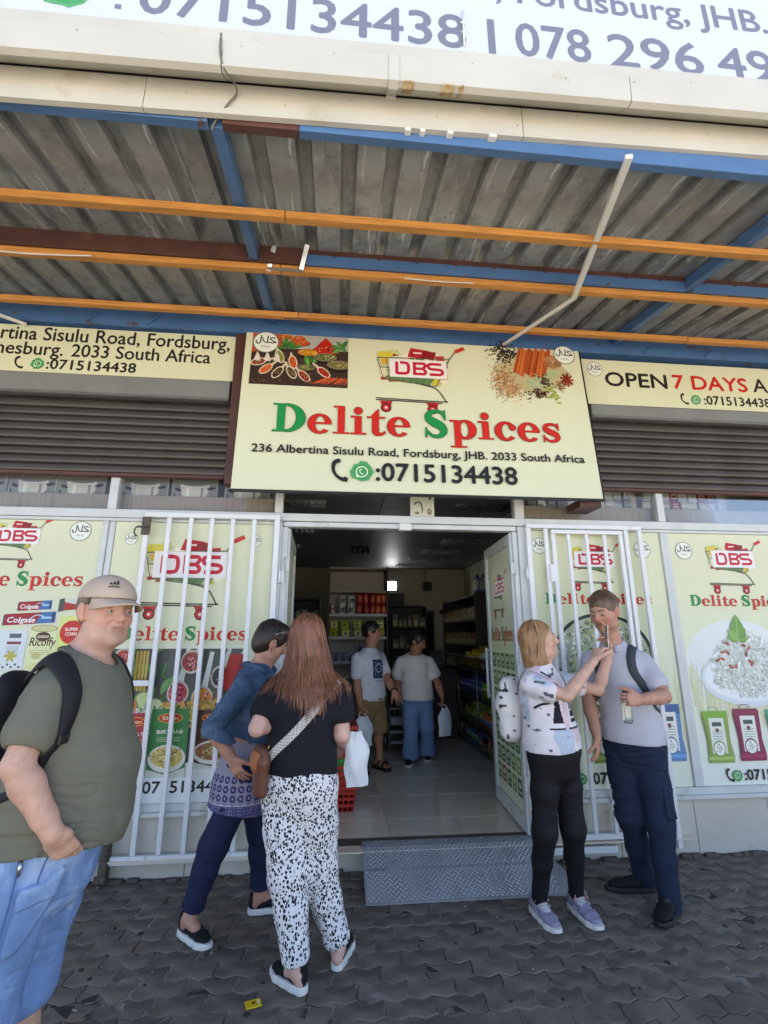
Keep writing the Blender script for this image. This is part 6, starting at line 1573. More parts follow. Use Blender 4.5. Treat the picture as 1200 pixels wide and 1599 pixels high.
def shoe(parent, heel, toe, z0, name, mu, ms, L=None, w=.046, high=.075, sole=.028, tongue=None, lace=None, extra=None, up=(0, 0, 1)):
    """A shoe on the ground from heel to toe: upper and sole."""
    heel = np.array([heel[0], heel[1], z0]); toe = np.array([toe[0], toe[1], z0]); d = nrm(toe - heel); L = L or np.linalg.norm(toe - heel); s_ = np.cross(d, (0, 0, 1.)); U = np.array([0, 0, 1.])
    lo = np.minimum(heel, toe) - .08; hi = np.maximum(heel, toe) + .08; lo[2] = z0 - .02; hi[2] = z0 + .19
    P = lambda t, z: heel + d * L * t + U * z
    S = Sdf(lo, hi, .0035)
    S.loft([(P(.10, sole + .022), s_, U, w * .66, .036), (P(.3, sole + .026), s_, U, w * .72, .034), (P(.55, sole + .02), s_, U, w * .86, .026), (P(.75, sole + .013), s_, U, w * .95, .020), (P(.93, sole + .008), s_, U, w * .66, .014)], .01)
    S.loft([(P(.13, sole + .03), s_, d, w * .62, L * .14), (P(.17, high), s_, d, w * .58, L * .145)], .015, cap=.006)
    S.ell(P(.18, high + .012), (s_, d, U), (w * .46, L * .105, .03), .004, '-'); 
    if lace is not None: S.cap(P(.30, high + .008), P(.52, sole + .036), .022, .016, .01, flat=.7)
    S.cut(P(0, sole * .75), (0, 0, -1))
    t = solid(name, S, mu, parent, 1)
    S = Sdf(lo, hi, .0035)
    S.loft([(P(.10, sole * .5), s_, U, w * .74, .06), (P(.3, sole * .5), s_, U, w * .80, .06), (P(.55, sole * .5), s_, U, w * .92, .06), (P(.78, sole * .5), s_, U, w * 1.0, .06), (P(.95, sole * .5), s_, U, w * .72, .06)], .02, cap=w * .75)
    S.cut(P(0, sole), (0, 0, 1)); S.cut(P(0, .001), (0, 0, -1))
    # toe spring
    S.cut(P(.93, .0), nrm(-U * 1. + d * .32)); S.cut(P(.05, .0), nrm(-U * 1. - d * .25))
    solid('sole', S, ms, t, 1)
    if lace is not None:
        b = MB()
        for i in range(5):
            q = .36 + .075 * i; zt = sole + .060 - .032 * (q - .36) / .3 + .004; b.tube([P(q, zt - .007) - s_ * w * .42, P(q + .03, zt + .003), P(q, zt - .007) + s_ * w * .42], .0032, 5)
        b.tube(catmull([P(.34, sole + .062), P(.40, sole + .078) + s_ * .03, P(.46, sole + .066) + s_ * .045, P(.36, sole + .066) + s_ * .01], 4), .0025, 5)
        b.tube(catmull([P(.34, sole + .062), P(.40, sole + .078) - s_ * .03, P(.46, sole + .062) - s_ * .04, P(.36, sole + .066) - s_ * .01], 4), .0025, 5)
        b.build('lace', lace, t)
    return t
# ------------------------------------------------------------------ building people
def A3(J): return {k: np.array(v, float) for k, v in J.items()}
def torso(J, D, o=0., lo=None):
    """Stations from the crotch to the base of the neck; o inflates them; lo gives a hanging hem instead of the crotch."""
    rc = nrm(J['shR'] - J['shL']); fc = nrm(np.cross((0, 0, 1.), rc)); fp = nrm(D.get('fp', fc)); rp = nrm(np.cross(fp, (0, 0, 1.)))
    rw = nrm(rc + rp); fw = nrm(fc + fp); hw, hd = D['hip']; ww, wd = D['waist']; cw, cd = D['chest']; sw = np.linalg.norm(J['shR'] - J['shL']) / 2
    Dn = np.array([0, 0, -1.]); sh = lerp(J['neck'], J['chest'], .34); st = []
    if lo is None: st += [(J['pel'] + Dn * .075, rp, fp, hw * .86 + o, hd * .84 + o), (J['pel'], rp, fp, hw + o, hd + o)]
    else:
        for z, (w_, d_), f_ in lo:  # hanging cloth below the waist
            t = (J['waist'][2] - z) / (J['waist'][2] - J['pel'][2]); st.append((lerp(J['waist'], J['pel'], t) + fp * f_, rp, fp, w_, d_))
    st += [(J['waist'] + fw * D.get('belly', 0), rw, fw, ww + o, wd + o), (J['chest'], rc, fc, cw + o, cd + o), (lerp(J['chest'], sh, .6), rc, fc, cw * 1.0 + o, cd * .88 + o),
           (sh, rc, fc, max(sw * .84, .05) + o * .5, cd * .54 + o), (J['neck'] + Dn * .012, rc, fc, .066 + o, .062 + o)]
    return st
def limbs(J, D, S, arms='RL', legs='RL'):
    k = D.get('k', 1.); aw = D.get('arm', 1.); lw = D.get('leg', 1.)
    for s in arms:
        if 'el' + s not in J: continue
        sh, el, wr = J['sh' + s], J['el' + s], J['wr' + s]; m1 = lerp(sh, el, .35); m2 = lerp(el, wr, .28); m3 = lerp(el, wr, .75)
        S.chain([sh, m1, el], [.050 * aw, .049 * aw, .040 * aw], .03); S.chain([el, m2, m3, wr], [.041 * aw, .045 * aw, .034 * aw, .0275 * aw], .012)
    for s in legs:
        if 'kn' + s not in J: continue
        hp, kn, an = J['hip' + s], J['kn' + s], J['an' + s]; fk = nrm(D.get('fp', (0, -1, 0)))
        S.chain([hp, lerp(hp, kn, .4), kn], [.085 * lw, .078 * lw, .054 * lw], .03)
        cf = lerp(kn, an, .32) - fk * .014; S.chain([kn, cf, lerp(kn, an, .75), an], [.052 * lw, .053 * lw, .036 * lw, .033 * lw], .02)
        tt = J.get('to' + s)
        if tt is not None:
            tt = np.array(tt, float); d = nrm((tt - an) * np.array([1, 1, 0])); S.cap(an, np.array([an[0], an[1], an[2] - .03]) + d * .06, .034, .026, .02); S.cap(an - d * .02 - np.array([0, 0, .02]), an - d * .025 - np.array([0, 0, .035]), .028, .026, .02)
def hips(J, D):
    fp = nrm(D['fp']); rp = nrm(np.cross(fp, (0, 0, 1.))); w = D['hip'][0]
    J['hipR'] = J['pel'] + rp * w * .50 - np.array([0, 0, .035]); J['hipL'] = J['pel'] - rp * w * .50 - np.array([0, 0, .035])
def bounds(J, m=.16):
    P = np.array([v for k, v in J.items() if len(v) == 3]); lo = P.min(0) - m; hi = P.max(0) + m; return lo, hi
def sample(S, P):
    q = (np.asarray(P, float) - S.lo) / S.h; q = np.clip(q, 0, S.n - 1.001); I = q.astype(int); f = q - I; out = 0
    for a in (0, 1):
        for b in (0, 1):
            for c in (0, 1): out = out + (f[:, 0] if a else 1 - f[:, 0]) * (f[:, 1] if b else 1 - f[:, 1]) * (f[:, 2] if c else 1 - f[:, 2]) * S.d[I[:, 0] + a, I[:, 1] + b, I[:, 2] + c]
    return out
def grad(S, P):
    e = S.h * 1.2; G = np.stack([sample(S, P + np.eye(3)[i] * e) - sample(S, P - np.eye(3)[i] * e) for i in range(3)], 1); return G / (np.linalg.norm(G, axis=1)[:, None] + 1e-9)
def snap(S, P, off=.003, it=6):
    P = np.array(P, float)
    for _ in range(it): G = grad(S, P); P = P - G * np.clip(sample(S, P) - off, -.03, .03)[:, None]
    return P, grad(S, P)
def strap(name, S, path, w, th, m, parent, off=.004, n=5, ww=None, lift=None):
    """A flat strap laid over a surface along path."""
    P = np.array(catmull(path, n)); P, G = snap(S, P, off)
    for _ in range(2): P[1:-1] = (P[:-2] + 2 * P[1:-1] + P[2:]) / 4
    if lift is not None: P = P + G * np.interp(np.linspace(0, 1, len(P)), np.linspace(0, 1, len(lift)), lift)[:, None]
    T = np.gradient(P, axis=0); T /= np.linalg.norm(T, axis=1)[:, None]; A = np.cross(T, G); A /= np.linalg.norm(A, axis=1)[:, None]; N = np.cross(A, T)
    W = np.full(len(P), w) if ww is None else np.interp(np.linspace(0, 1, len(P)), np.linspace(0, 1, len(ww)), ww)
    V = []; F = []
    for i in range(len(P)):
        for a, q in ((-1, 0), (-.85, 1), (.85, 1), (1, 0), (.85, -.6), (-.85, -.6)): V.append(P[i] + A[i] * a * W[i] / 2 + N[i] * q * th)
    for i in range(len(P) - 1):
        for j in range(6): a = i * 6 + j; b = i * 6 + (j + 1) % 6; F.append((a, a + 6, b + 6, b))
    F += [tuple(range(5, -1, -1)) and tuple(range(6)), tuple(range(len(V) - 1, len(V) - 7, -1))]
    b = MB(); b.add(V, F, True); return b.build(name, m, parent), P, A, N
def bag_solid(name, label, cat, c, st, m, k=.03, h=.006, wr=None):
    P = np.array([s[0] for s in st]); r = max(max(s[3], s[4]) for s in st) + .04
    S = Sdf(P.min(0) - r, P.max(0) + r, h); S.loft(st, k); t = thing(name, label, cat, c); solid('body', S, m, t, 2, wr=wr); return t, S

SKIN_M = skin_mat('skin', (1, 1, 1)); M_HAIR = mat('hair', rough=.42, attr=True, spec=.45)
M_NYLON = cloth_mat('black_nylon', srgb('1d1e22'), .6); M_SOLEW = mat('sole_white', srgb('dcdcd8'), .5, var=.04); M_SOLEB = mat('sole_black', srgb('1e1f22'), .6)
UPV = np.array([0, 0, 1.])

def make_person(J, D, label, skin, root, h=.006, hands=True, head_f=None, head_up=(0, 0, 1), hk=1., facekw=None, paint=None, blot=.085):
    """One continuous body mesh: trunk, limbs, neck, head with a face, hands."""
    lo, hi = bounds(J); lo[2] = -.005 if D.get('z0') is None else D['z0']; S = Sdf(lo, hi, h)
    S.loft(torso(J, D), .02); limbs(J, D, S)
    H = Head(J['head'], head_f, head_up, hk); H.add(S, **(facekw or {}))
    nb = J['neck'] + np.array([0, 0, -.03]); S.cap(nb, H.P(0, -.022, -.085), D.get('neck', .056), D.get('neck', .056) * .9, .03); S.cap(H.P(0, .02, -.07), nb + H.f * .02, .04, .045, .04)
    rc = nrm(J['shR'] - J['shL']); sw = np.linalg.norm(J['shR'] - J['shL']) / 2
    for q in (-1, 1): S.cap(nb + UPV * .02, lerp(J['neck'], J['shR'] if q > 0 else J['shL'], .7), .04, .035, .05)
    for hd in D.get('hands', []): hand(S, **hd)
    V, F = S.surface(); V = relax(V, F, 1, .4)
    skin = np.array(skin); C = np.tile(skin, (len(V), 1)).astype(float)
    mot = vnoise(V * 45, 3) * .5 + vnoise(V * 110, 4) * .5; C *= (1 + blot * mot)[:, None]
    fr = vnoise(V * 160, 9); C = np.where((fr > .70)[:, None] & (D.get('freckle', False)), C * np.array([.88, .80, .76]), C)
    if 'sock' in D: C[V[:, 2] < J['anR'][2] + .09] = np.array(D['sock'])
    H.paint(V, C, skin, **(paint or {}))
    newmesh('body', V, F, SKIN_M, smooth=True, colors=C, parent=root)
    return S, H
def tee(root, J, D, m, off=.014, lo=None, hem=None, hem_n=(0, 0, -1), sl=.62, slr=(.066, .070), name='shirt', h=None, wr=None, colors=None, neck_cut=None, arms='RL', extra=None, rel=1, hem_cut=True, sk=.03):
    """A short-sleeved shirt hanging over the trunk, hollow at the cuffs."""
    l, u = bounds(J); S = Sdf(l, u, h or D.get('h', .006)); S.loft(torso(J, D, off, lo), .03)
    S2 = Sdf(l, u, S.h)
    for s in arms:
        sh, el = J['sh' + s], J['el' + s]; en = lerp(sh, el, sl); S2.cap(sh, en, slr[0], slr[1], sk)
    if extra: extra(S2)
    for s in arms:
        sh, el = J['sh' + s], J['el' + s]; d = nrm(el - sh); en = lerp(sh, el, sl)
        # square off the cuff and hollow it
        c = en + d * slr[1]; r = slr[1] * 1.25
        S2.cap(en + d * (slr[1] * .55 + r * .98), en + d * (slr[1] * .55 + r * 1.2), r, r, .006, '-')
    S.put((slice(None),) * 3, S2.d, sk, '+')
    if hem is not None: S.cut(hem, hem_n)
    if neck_cut is not None:
        p, B, r = neck_cut; S.ell(p, B, r, .004, '-')
    o = solid(name, S, m, root, rel, colors, wr); return o, S
def trousers(root, J, D, m, top, off=.012, leg_r=(.098, .088, .066, .058), end=.92, name='trousers', wr=None, h=None, colors=None, seat=None, hem_hollow=True, top_n=(0, 0, 1)):
    l, u = bounds(J); l[2] = D.get('z0', 0) ; S = Sdf(l, u, h or D.get('h', .006)); st = torso(J, D, off)[:4]
    S.loft(st[:3], .03); r0, r1, r2, r3 = leg_r
    for s in 'RL':
        hp, kn, an = J['hip' + s], J['kn' + s], J['an' + s]; e = lerp(kn, an, max(0., (end - .5) * 2)) if end > .5 else lerp(hp, kn, end * 2)
        if end > .5: S.chain([hp, lerp(hp, kn, .45), kn, lerp(kn, e, .45), e], [r0, lerp(r0, r1, .55), r1, r2, r3], .03); dd = nrm(e - kn); re = r3
        else: S.chain([hp, lerp(hp, e, .5), e], [r0, (r0 + r3) / 2, r3], .03); dd = nrm(e - hp); re = r3
    for s in 'RL':
        hp, kn, an = J['hip' + s], J['kn' + s], J['an' + s]; e = lerp(kn, an, max(0., (end - .5) * 2)) if end > .5 else lerp(hp, kn, end * 2); dd = nrm((an - kn) if end > .5 else (e - hp)); r = r3 * 1.3
        S.cap(e + dd * (r3 * .35 + r), e + dd * (r3 * .35 + r * 1.4), r, r, .006, '-')
    S.cut(top, top_n)
    o = solid(name, S, m, root, 1, colors, wr); return o, S
# ================================================================== the man in the cap, nearest the camera
J = A3(dict(head=(-0.812, -2.0, 1.634), neck=(-0.885, -2.0, 1.472), chest=(-0.862, -2.0, 1.325), waist=(-0.860, -2.0, 1.149), pel=(-0.915, -2.0, 0.922), shR=(-0.875, -2.170, 1.372), shL=(-0.865, -1.82, 1.378),
            elR=(-0.885, -2.255, 1.198), wrR=(-0.772, -2.232, 1.015), elL=(-.93, -1.73, 1.16), wrL=(-.90, -1.78, .95), knR=(-.985, -2.09, .50), anR=(-.95, -2.10, .09), knL=(-.97, -1.90, .50), anL=(-.91, -1.88, .09)))
FC = nrm((.97, -.16, 0)); D = dict(hip=(.18, .155), waist=(.18, .168), chest=(.180, .132), fp=FC, belly=.022, arm=.98, leg=1.25, neck=.064, h=.005, freckle=True)
hips(J, D); J['toR'] = (-.78, -2.12, 0); J['toL'] = (-.74, -1.9, 0)
root = thing('person', 'big man in an olive T-shirt, beige cap and denim shorts, hand in pocket', 'person', (-.88, -2.0, 0))
SK = np.array(srgb('c29a86')); hd_d = nrm(np.array([.55, .05, -.75]))
D['hands'] = [dict(w=J['wrR'], d=(.25, .62, -.78), pn=(-.35, .8, .4), side=1, curl=.4, L=.18, thick=1.0, spread=-.1, thumb=(-.5, .6)), dict(w=J['wrL'], d=(.3, 0, -.9), pn=(0, -1, 0), side=-1, curl=.4)]
HF = nrm((.80, -.62, -.06))
S, H = make_person(J, D, '', SK, root, .0045, head_f=HF, head_up=(.04, 0, 1), hk=.945, facekw=dict(jowl=.92, folds=1.3), paint=dict(beard=srgb('a08a80'), red=.42, lips=srgb('a8665c')))
M_BROWG = mat('brow_grey', srgb('7a6656'), .7)
H.eyes(root, srgb('4a4f48'), M_BROWG, (-.15, .0), .0035)
SH_OLIVE = cloth_mat('olive_cotton', srgb('6c6c5f'), .9, 420, var=.06)
fm = lambda V: .45 + .75 * np.clip((1.18 - np.abs(V[:, 2] - 1.22)) , 0, 1) * (.5 + .5 * (V[:, 0] < -.72))
o, ST = tee(root, J, D, SH_OLIVE, .016, lo=[(.93, (.208, .196), .030), (1.04, (.204, .192), .034)], hem=(0, -2.2, .995), hem_n=(.06, -.2, -1), sl=.52, slr=(.068, .078), h=.005,
            wr=dict(amp=.006, freq=7, stretch=(1, 1, 1.7), seed=3, mask=fm), neck_cut=(J['neck'] + FC * .055 + np.array([0, 0, .02]), basis(FC), (.078, .090, .062)))
b = MB(); nk = [J['neck'] + np.array([.02, 0, .012]) + .082 * (math.cos(a) * FC + math.sin(a) * np.cross(UPV, FC)) + np.array([0, 0, -.045 * math.cos(a)]) for a in np.linspace(0, 2 * math.pi, 25)]
P_, G_ = snap(ST, nk, .002); b.tube(list(P_), .0065, 6, cap=False); b.build('collar', SH_OLIVE, root)
DENIM = cloth_mat('light_denim', srgb('6d8dbb'), .85, 300, var=.2, vscale=7, stretch=(2, 2, 1), dirt=srgb('a9bdd8'), dscale=3.5, dlo=.5, dhi=.72)
def denimf(V): return .6 + .6 * (V[:, 2] < .75)
o, SP = trousers(root, J, D, DENIM, (0, 0, 1.06), .012, (.112, .107, .098, .100), end=.505, name='shorts', h=.005, wr=dict(amp=.004, freq=8, stretch=(1, 1, 1.5), seed=8, mask=denimf))
# cargo pocket, flap, seams, belt loop, zip
def patch(S, corners, n, off, th, m, name, parent, bow=.0):
    """A sewn-on panel following the cloth: corners tl, tr, br, bl."""
    tl, tr, br, bl = [np.array(c, float) for c in corners]; P = np.array([lerp(lerp(tl, tr, i / n), lerp(bl, br, i / n), j / n) for j in range(n + 1) for i in range(n + 1)])
    P, G = snap(S, P, off); b = MB(); k = len(P); F = []
    for j in range(n):
        for i in range(n): a = j * (n + 1) + i; F.append((a, a + n + 1, a + n + 2, a + 1))
    rim = [i for i in range(n + 1)] + [j * (n + 1) + n for j in range(1, n + 1)] + [n * (n + 1) + i for i in range(n - 1, -1, -1)] + [j * (n + 1) for j in range(n - 1, 0, -1)]
    Q = P - G * (th + off)
    F += [(rim[i], rim[(i + 1) % len(rim)], k + rim[(i + 1) % len(rim)], k + rim[i]) for i in range(len(rim))]
    b.add(list(P) + list(Q), F, True); return b.build(name, m, parent)
patch(SP, [(-.832, -2.24, .815), (-.697, -2.21, .82), (-.726, -2.22, .690), (-.838, -2.25, .690)], 8, .012, .01, DENIM, 'cargo_pocket', root)
patch(SP, [(-.836, -2.24, .857), (-.690, -2.2, .862), (-.699, -2.21, .806), (-.838, -2.24, .800)], 8, .019, .01, DENIM, 'pocket_flap', root)
SEAM = cloth_mat('denim_seam', srgb('4f6f9f'), .9, 300); SEAML = cloth_mat('denim_seam_light', srgb('9db4d4'), .9, 300)
def seam(path, r=.0022, m=SEAM, S_=None):
    P, G = snap(S_ or SP, catmull(path, 5), .0015); b = MB(); b.tube(list(P), r, 5); return b.build('seam', m, root)
seam([(-.782, -2.2, .96), (-.778, -2.22, .87), (-.775, -2.22, .857)]); seam([(-.862, -2.2, .97), (-.88, -2.22, .7), (-.90, -2.22, .52)])
seam([(-.95, -2.22, .535), (-.88, -2.22, .53), (-.80, -2.18, .535)], .003, SEAML); seam([(-.79, -2.2, .94), (-.76, -2.17, .925), (-.735, -2.1, .95)], .003, SEAML)
b = MB(); P_, G_ = snap(SP, [(-.862, -2.2, .939), (-.864, -2.2, .900)], .005); b.tube(list(P_), .006, 6); b.build('zip_pull', M_CHROME, root)
# cap
CAPM = cloth_mat('beige_cotton', srgb('b6a492'), .85, 380)
lo_ = H.c - .2; hi_ = H.c + .2; SC = Sdf(lo_, hi_, .004); B3 = (H.r, H.f, H.u)
SC.ell(H.P(0, -.008, .050), B3, (.090, .108, .088), .01); SC.cut(H.P(0, 0, .048), -H.u + H.f * .05, .006)
SC.ell(H.P(0, -.008, .036), B3, (.084, .102, .085), .0, '-')
solid('cap', SC, CAPM, root, 1)
b = MB(); V = []; n_, m_ = 20, 7
for th in (0, .0045):
    for j in range(m_ + 1):
        for i in range(n_ + 1):
            a = -1.15 + 2.3 * i / n_; q = j / m_; ln = .076 * (.02 + math.cos(a * 1.25) ** .7 if abs(a) < 1.13 else .03); rx = math.sin(a) * .0915; ry = -.008 + math.cos(a) * .109; V.append(H.P(rx * (1 + .05 * q), ry + ln * q * .98, .053 - .016 * q - .030 * (a / 1.22) ** 2 * (.25 + .75 * q) - th * .98))
k = (m_ + 1) * (n_ + 1); F = []
for j in range(m_):
    for i in range(n_): a = j * (n_ + 1) + i; F += [(a, a + 1, a + n_ + 2, a + n_ + 1), (k + a, k + a + n_ + 1, k + a + n_ + 2, k + a + 1)]
rim = [j * (n_ + 1) for j in range(m_ + 1)] + [m_ * (n_ + 1) + i for i in range(1, n_ + 1)] + [j * (n_ + 1) + n_ for j in range(m_ - 1, -1, -1)]
F += [(rim[i], rim[i + 1], k + rim[i + 1], k + rim[i]) for i in range(len(rim) - 1)]
b.add(V, F, True); b.build('cap_peak', CAPM, root)
b = MB()
for a in (0, .6, 1.25, -.6, -1.25, 2.4): 
    P = [H.P(math.sin(a) * (.0905) * math.sin(t), -.008 + math.cos(a) * .1085 * math.sin(t), .050 + .0885 * math.cos(t)) for t in np.linspace(.08, 1.52, 9)]; b.tube(P, .0012, 4)
b.lathe(H.P(0, -.008, .1385), [(.001, .006), (.007, .004), (.009, 0)], 10); b.build('cap_seam', cloth_mat('beige_seam', srgb('8d7c6b'), .9), root)
# emblem on the cap front: three slanted bars over a small word
a0 = .42; pc = H.P(math.sin(a0) * (.0905) * math.sin(1.06), -.008 + math.cos(a0) * .1085 * math.sin(1.06), .050 + .0885 * math.cos(1.06)); P_, G_ = snap(SC, [pc], .001); nn = G_[0]; uu = nrm(np.cross(UPV, nn)); vv = np.cross(nn, uu)
A = Art(P_[0] - uu * .02 + nn * .0008, uu, vv, nn)
for i, (h0) in enumerate((.010, .0155, .021)): x = .004 + .0105 * i; A.poly([(x, .006), (x + .0085, .006), (x + .0085 - .004 * 0, .006 + h0 * .55), (x + .004, .006 + h0)], INK)
A.text('adidas', .001, -.006, .0085, INK, .037, bold=.03); A.build('cap_emblem', M_PRINT, root)
# short grey hair under the cap
SHR = Sdf(lo_, hi_, .004); SHR.ell(H.P(0, -.014, .026), B3, (.0865, .107, .1), .0); SHR.cut(H.P(0, 0, .052), H.u); SHR.cut(H.P(0, .018, 0), H.f); SHR.cut(H.P(0, 0, -.052), -H.u + H.f * .3)
for q in (-1, 1): SHR.ell(H.P(q * .088, .0, -.008), B3, (.03, .026, .038), 0, '-')
solid('hair', SHR, mat('grey_hair', srgb('6f6054'), .7, var=.3, vscale=60, stretch=(1, 1, .3), bump=.5, bscale=160), root, 1)
# shoes below the frame
shoe(root, (-.95, -2.09), (-.68, -2.13), 0, 'shoe', M_NYLON, M_SOLEW, w=.048); shoe(root, (-.91, -1.88), (-.64, -1.92), 0, 'shoe', M_NYLON, M_SOLEW, w=.048)
# backpack
RB, FB, UB = basis(FC); cb = J['chest'] - FC * .262 - UB * .05
t, SB = bag_solid('backpack', 'black backpack worn by the man in the olive T-shirt', 'backpack', tuple(cb), [(cb + UB * -.27, RB, FB, .12, .07), (cb + UB * -.1, RB, FB, .135, .085), (cb + UB * .06 + FB * .02, RB, FB, .125, .07), (cb + UB * .12 + FB * .04, RB, FB, .09, .04)], M_NYLON, wr=dict(amp=.004, freq=12, seed=2))
strap('strap', ST, [(-1.04, -2.13, 1.46), (-.985, -2.16, 1.515), (-.915, -2.16, 1.52), (-.845, -2.18, 1.48), (-.795, -2.19, 1.40), (-.785, -2.205, 1.31), (-.81, -2.21, 1.255)], .065, .006, M_NYLON, t, .006, ww=[.06, .068, .068, .066, .06, .05, .04])
strap('strap_webbing', ST, [(-.805, -2.205, 1.27), (-.835, -2.225, 1.20), (-.89, -2.215, 1.13), (-.97, -2.15, 1.08), (-1.05, -2.10, 1.07)], .026, .003, M_NYLON, t, .005)
P_, G_ = snap(ST, [(-.807, -2.21, 1.262)], .012); b = MB(); b.bar(P_[0] - RB * .02, P_[0] + RB * .02, .03, .008, G_[0]); b.build('buckle', M_BLACK, t)
strap('strap', ST, [(-1.02, -1.90, 1.46), (-.95, -1.86, 1.515), (-.88, -1.86, 1.51), (-.80, -1.85, 1.45), (-.75, -1.84, 1.35), (-.77, -1.83, 1.26)], .06, .006, M_NYLON, t, .006)

# ================================================================== long red hair, seen from behind
J = A3(dict(head=(-0.141, -1.06, 1.535), neck=(-0.142, -1.06, 1.365), chest=(-0.150, -1.06, 1.180), waist=(-0.160, -1.06, 1.015), pel=(-0.160, -1.06, 0.830), shL=(-0.320, -1.05, 1.275), shR=(0.032, -1.080, 1.275),
            elL=(-0.378, -1.155, 1.105), wrL=(-.22, -.90, 1.13), elR=(0.052, -1.11, 1.06), wrR=(.04, -.87, .98), knL=(-0.195, -1.10, .44), anL=(-0.135, -1.165, .085), knR=(-0.055, -1.03, .44), anR=(0.055, -1.02, .085)))
FC = nrm((.22, .97, 0)); D = dict(hip=(.172, .132), waist=(.158, .13), chest=(.162, .12), fp=FC, arm=1.0, leg=1.0, neck=.050)
hips(J, D); J['toL'] = (-.235, -1.06, 0); J['toR'] = (.10, -.80, 0)
root = thing('person', 'woman seen from behind with long red hair, black top and spotted trousers', 'person', (-.13, -1.07, 0)); SK = np.array(srgb('d0a798'))
D['hands'] = [dict(w=J['wrL'], d=(.7, .6, .2), pn=(.3, .3, -.8), side=-1, curl=.5, L=.17), dict(w=J['wrR'], d=(-.2, .3, -.9), pn=(0, 1, .1), side=1, curl=.9, L=.17)]
S, H = make_person(J, D, '', SK, root, .006, head_f=nrm((.30, .95, -.18)), hk=.93)
M_BROWR = mat('brow_red', srgb('7a4a30'), .7); H.eyes(root, srgb('3a4a40'), M_BROWR)
TOPB = cloth_mat('black_jersey', srgb('1c1d24'), .85, 450, var=.12)
o, ST = tee(root, J, D, TOPB, .020, lo=[(.865, (.194, .154), 0), (.94, (.186, .150), 0)], hem=(0, 0, .872), hem_n=(-.05, 0, -1), sl=.52, slr=(.068, .078), wr=dict(amp=.006, freq=8, stretch=(1, 1, .8), seed=11), neck_cut=(J['neck'] + UPV * .04, basis(FC), (.09, .08, .03)))
def spots_mat():
    m = mat('spotted_cotton', srgb('e2e1e4'), .85, bump=.15, bscale=400); t = m.node_tree; N = t.nodes; L = t.links; b = N['Principled BSDF']; src = b.inputs['Base Color'].links[0].from_socket
    tc = N.new('ShaderNodeTexCoord'); n = N.new('ShaderNodeTexNoise'); n.inputs['Scale'].default_value = 22; L.new(tc.outputs['Object'], n.inputs[0])
    sc = N.new('ShaderNodeVectorMath'); sc.operation = 'SCALE'; sc.inputs['Scale'].default_value = .016; L.new(n.outputs['Color'], sc.inputs[0])
    ad = N.new('ShaderNodeVectorMath'); L.new(tc.outputs['Object'], ad.inputs[0]); L.new(sc.outputs[0], ad.inputs[1])
    mp = N.new('ShaderNodeMapping'); mp.inputs['Scale'].default_value = (1, 1, .78); L.new(ad.outputs[0], mp.inputs[0])
    v = N.new('ShaderNodeTexVoronoi'); v.feature = 'F1'; v.inputs['Scale'].default_value = 82; v.inputs['Randomness'].default_value = .95; L.new(mp.outputs[0], v.inputs[0])
    sp = N.new('ShaderNodeSeparateColor'); L.new(v.outputs['Color'], sp.inputs[0]); mr = N.new('ShaderNodeMapRange'); mr.inputs['To Min'].default_value = .29; mr.inputs['To Max'].default_value = .54; L.new(sp.outputs[0], mr.inputs[0])
    lt = N.new('ShaderNodeMath'); lt.operation = 'LESS_THAN'; L.new(v.outputs['Distance'], lt.inputs[0]); L.new(mr.outputs[0], lt.inputs[1])
    mx = N.new('ShaderNodeMix'); mx.data_type = 'RGBA'; L.new(lt.outputs[0], mx.inputs[0]); L.new(src, mx.inputs[6]); mx.inputs[7].default_value = (*srgb('17171a'), 1); L.new(mx.outputs[2], b.inputs['Base Color']); return m
o, SP = trousers(root, J, D, spots_mat(), (0, 0, .93), .020, (.112, .096, .077, .066), end=.93, wr=dict(amp=.008, freq=8, stretch=(1.6, 1.6, .4), seed=14, mask=lambda V: .4 + .8 * (V[:, 2] < .75)))
b = MB(); zw = .905; ring = [np.array(J['pel']) * np.array([1, 1, 0]) + np.array([0, 0, zw]) + .2 * (math.cos(a) * RB * 0 + np.array([math.cos(a), math.sin(a) * .8, 0])) for a in np.linspace(0, 2 * math.pi, 33)]
# hair: a solid mass with several hundred locks over it
HB = (.30, .115, .050)
lo_ = np.array(H.c) - np.array([.24, .25, .50]); hi_ = np.array(H.c) + np.array([.24, .2, .2]); B3 = (H.r, H.f, H.u); SHR = Sdf(lo_, hi_, .005)
SHR.ell(H.P(0, -.020, .036), B3, (.090, .108, .104), .02)
bk = lambda x, y, z: np.array([H.c[0] + x, H.c[1] + y, z]); X1 = np.array([1., 0, 0]); Y1 = np.array([0, 1., 0])
SHR.loft([(bk(0, -.03, 1.56), X1, Y1, .086, .085), (bk(.0, -.055, 1.45), X1, Y1, .095, .060), (bk(.01, -.085, 1.36), X1, Y1, .115, .035), (bk(.02, -.115, 1.27), X1, Y1, .105, .018), (bk(.028, -.130, 1.17), X1, Y1, .06, .011)], .03)
SHR.ell(H.P(0, .075, -.03), B3, (.062, .07, .09), .02, '-')
hb = [np.array(srgb(c)) for c in ('855440', '744733', '95684f', '663f2f', 'a07458')]
solid('hair', SHR, M_HAIR, root, 2, colors=lambda V: np.clip(np.array(srgb('7a4d3a'))[None] * (1 + .4 * vnoise(V * np.array([70, 70, 5]), 4))[:, None], 0, 1))
rg_ = np.random.default_rng(5); paths = []; cols = []
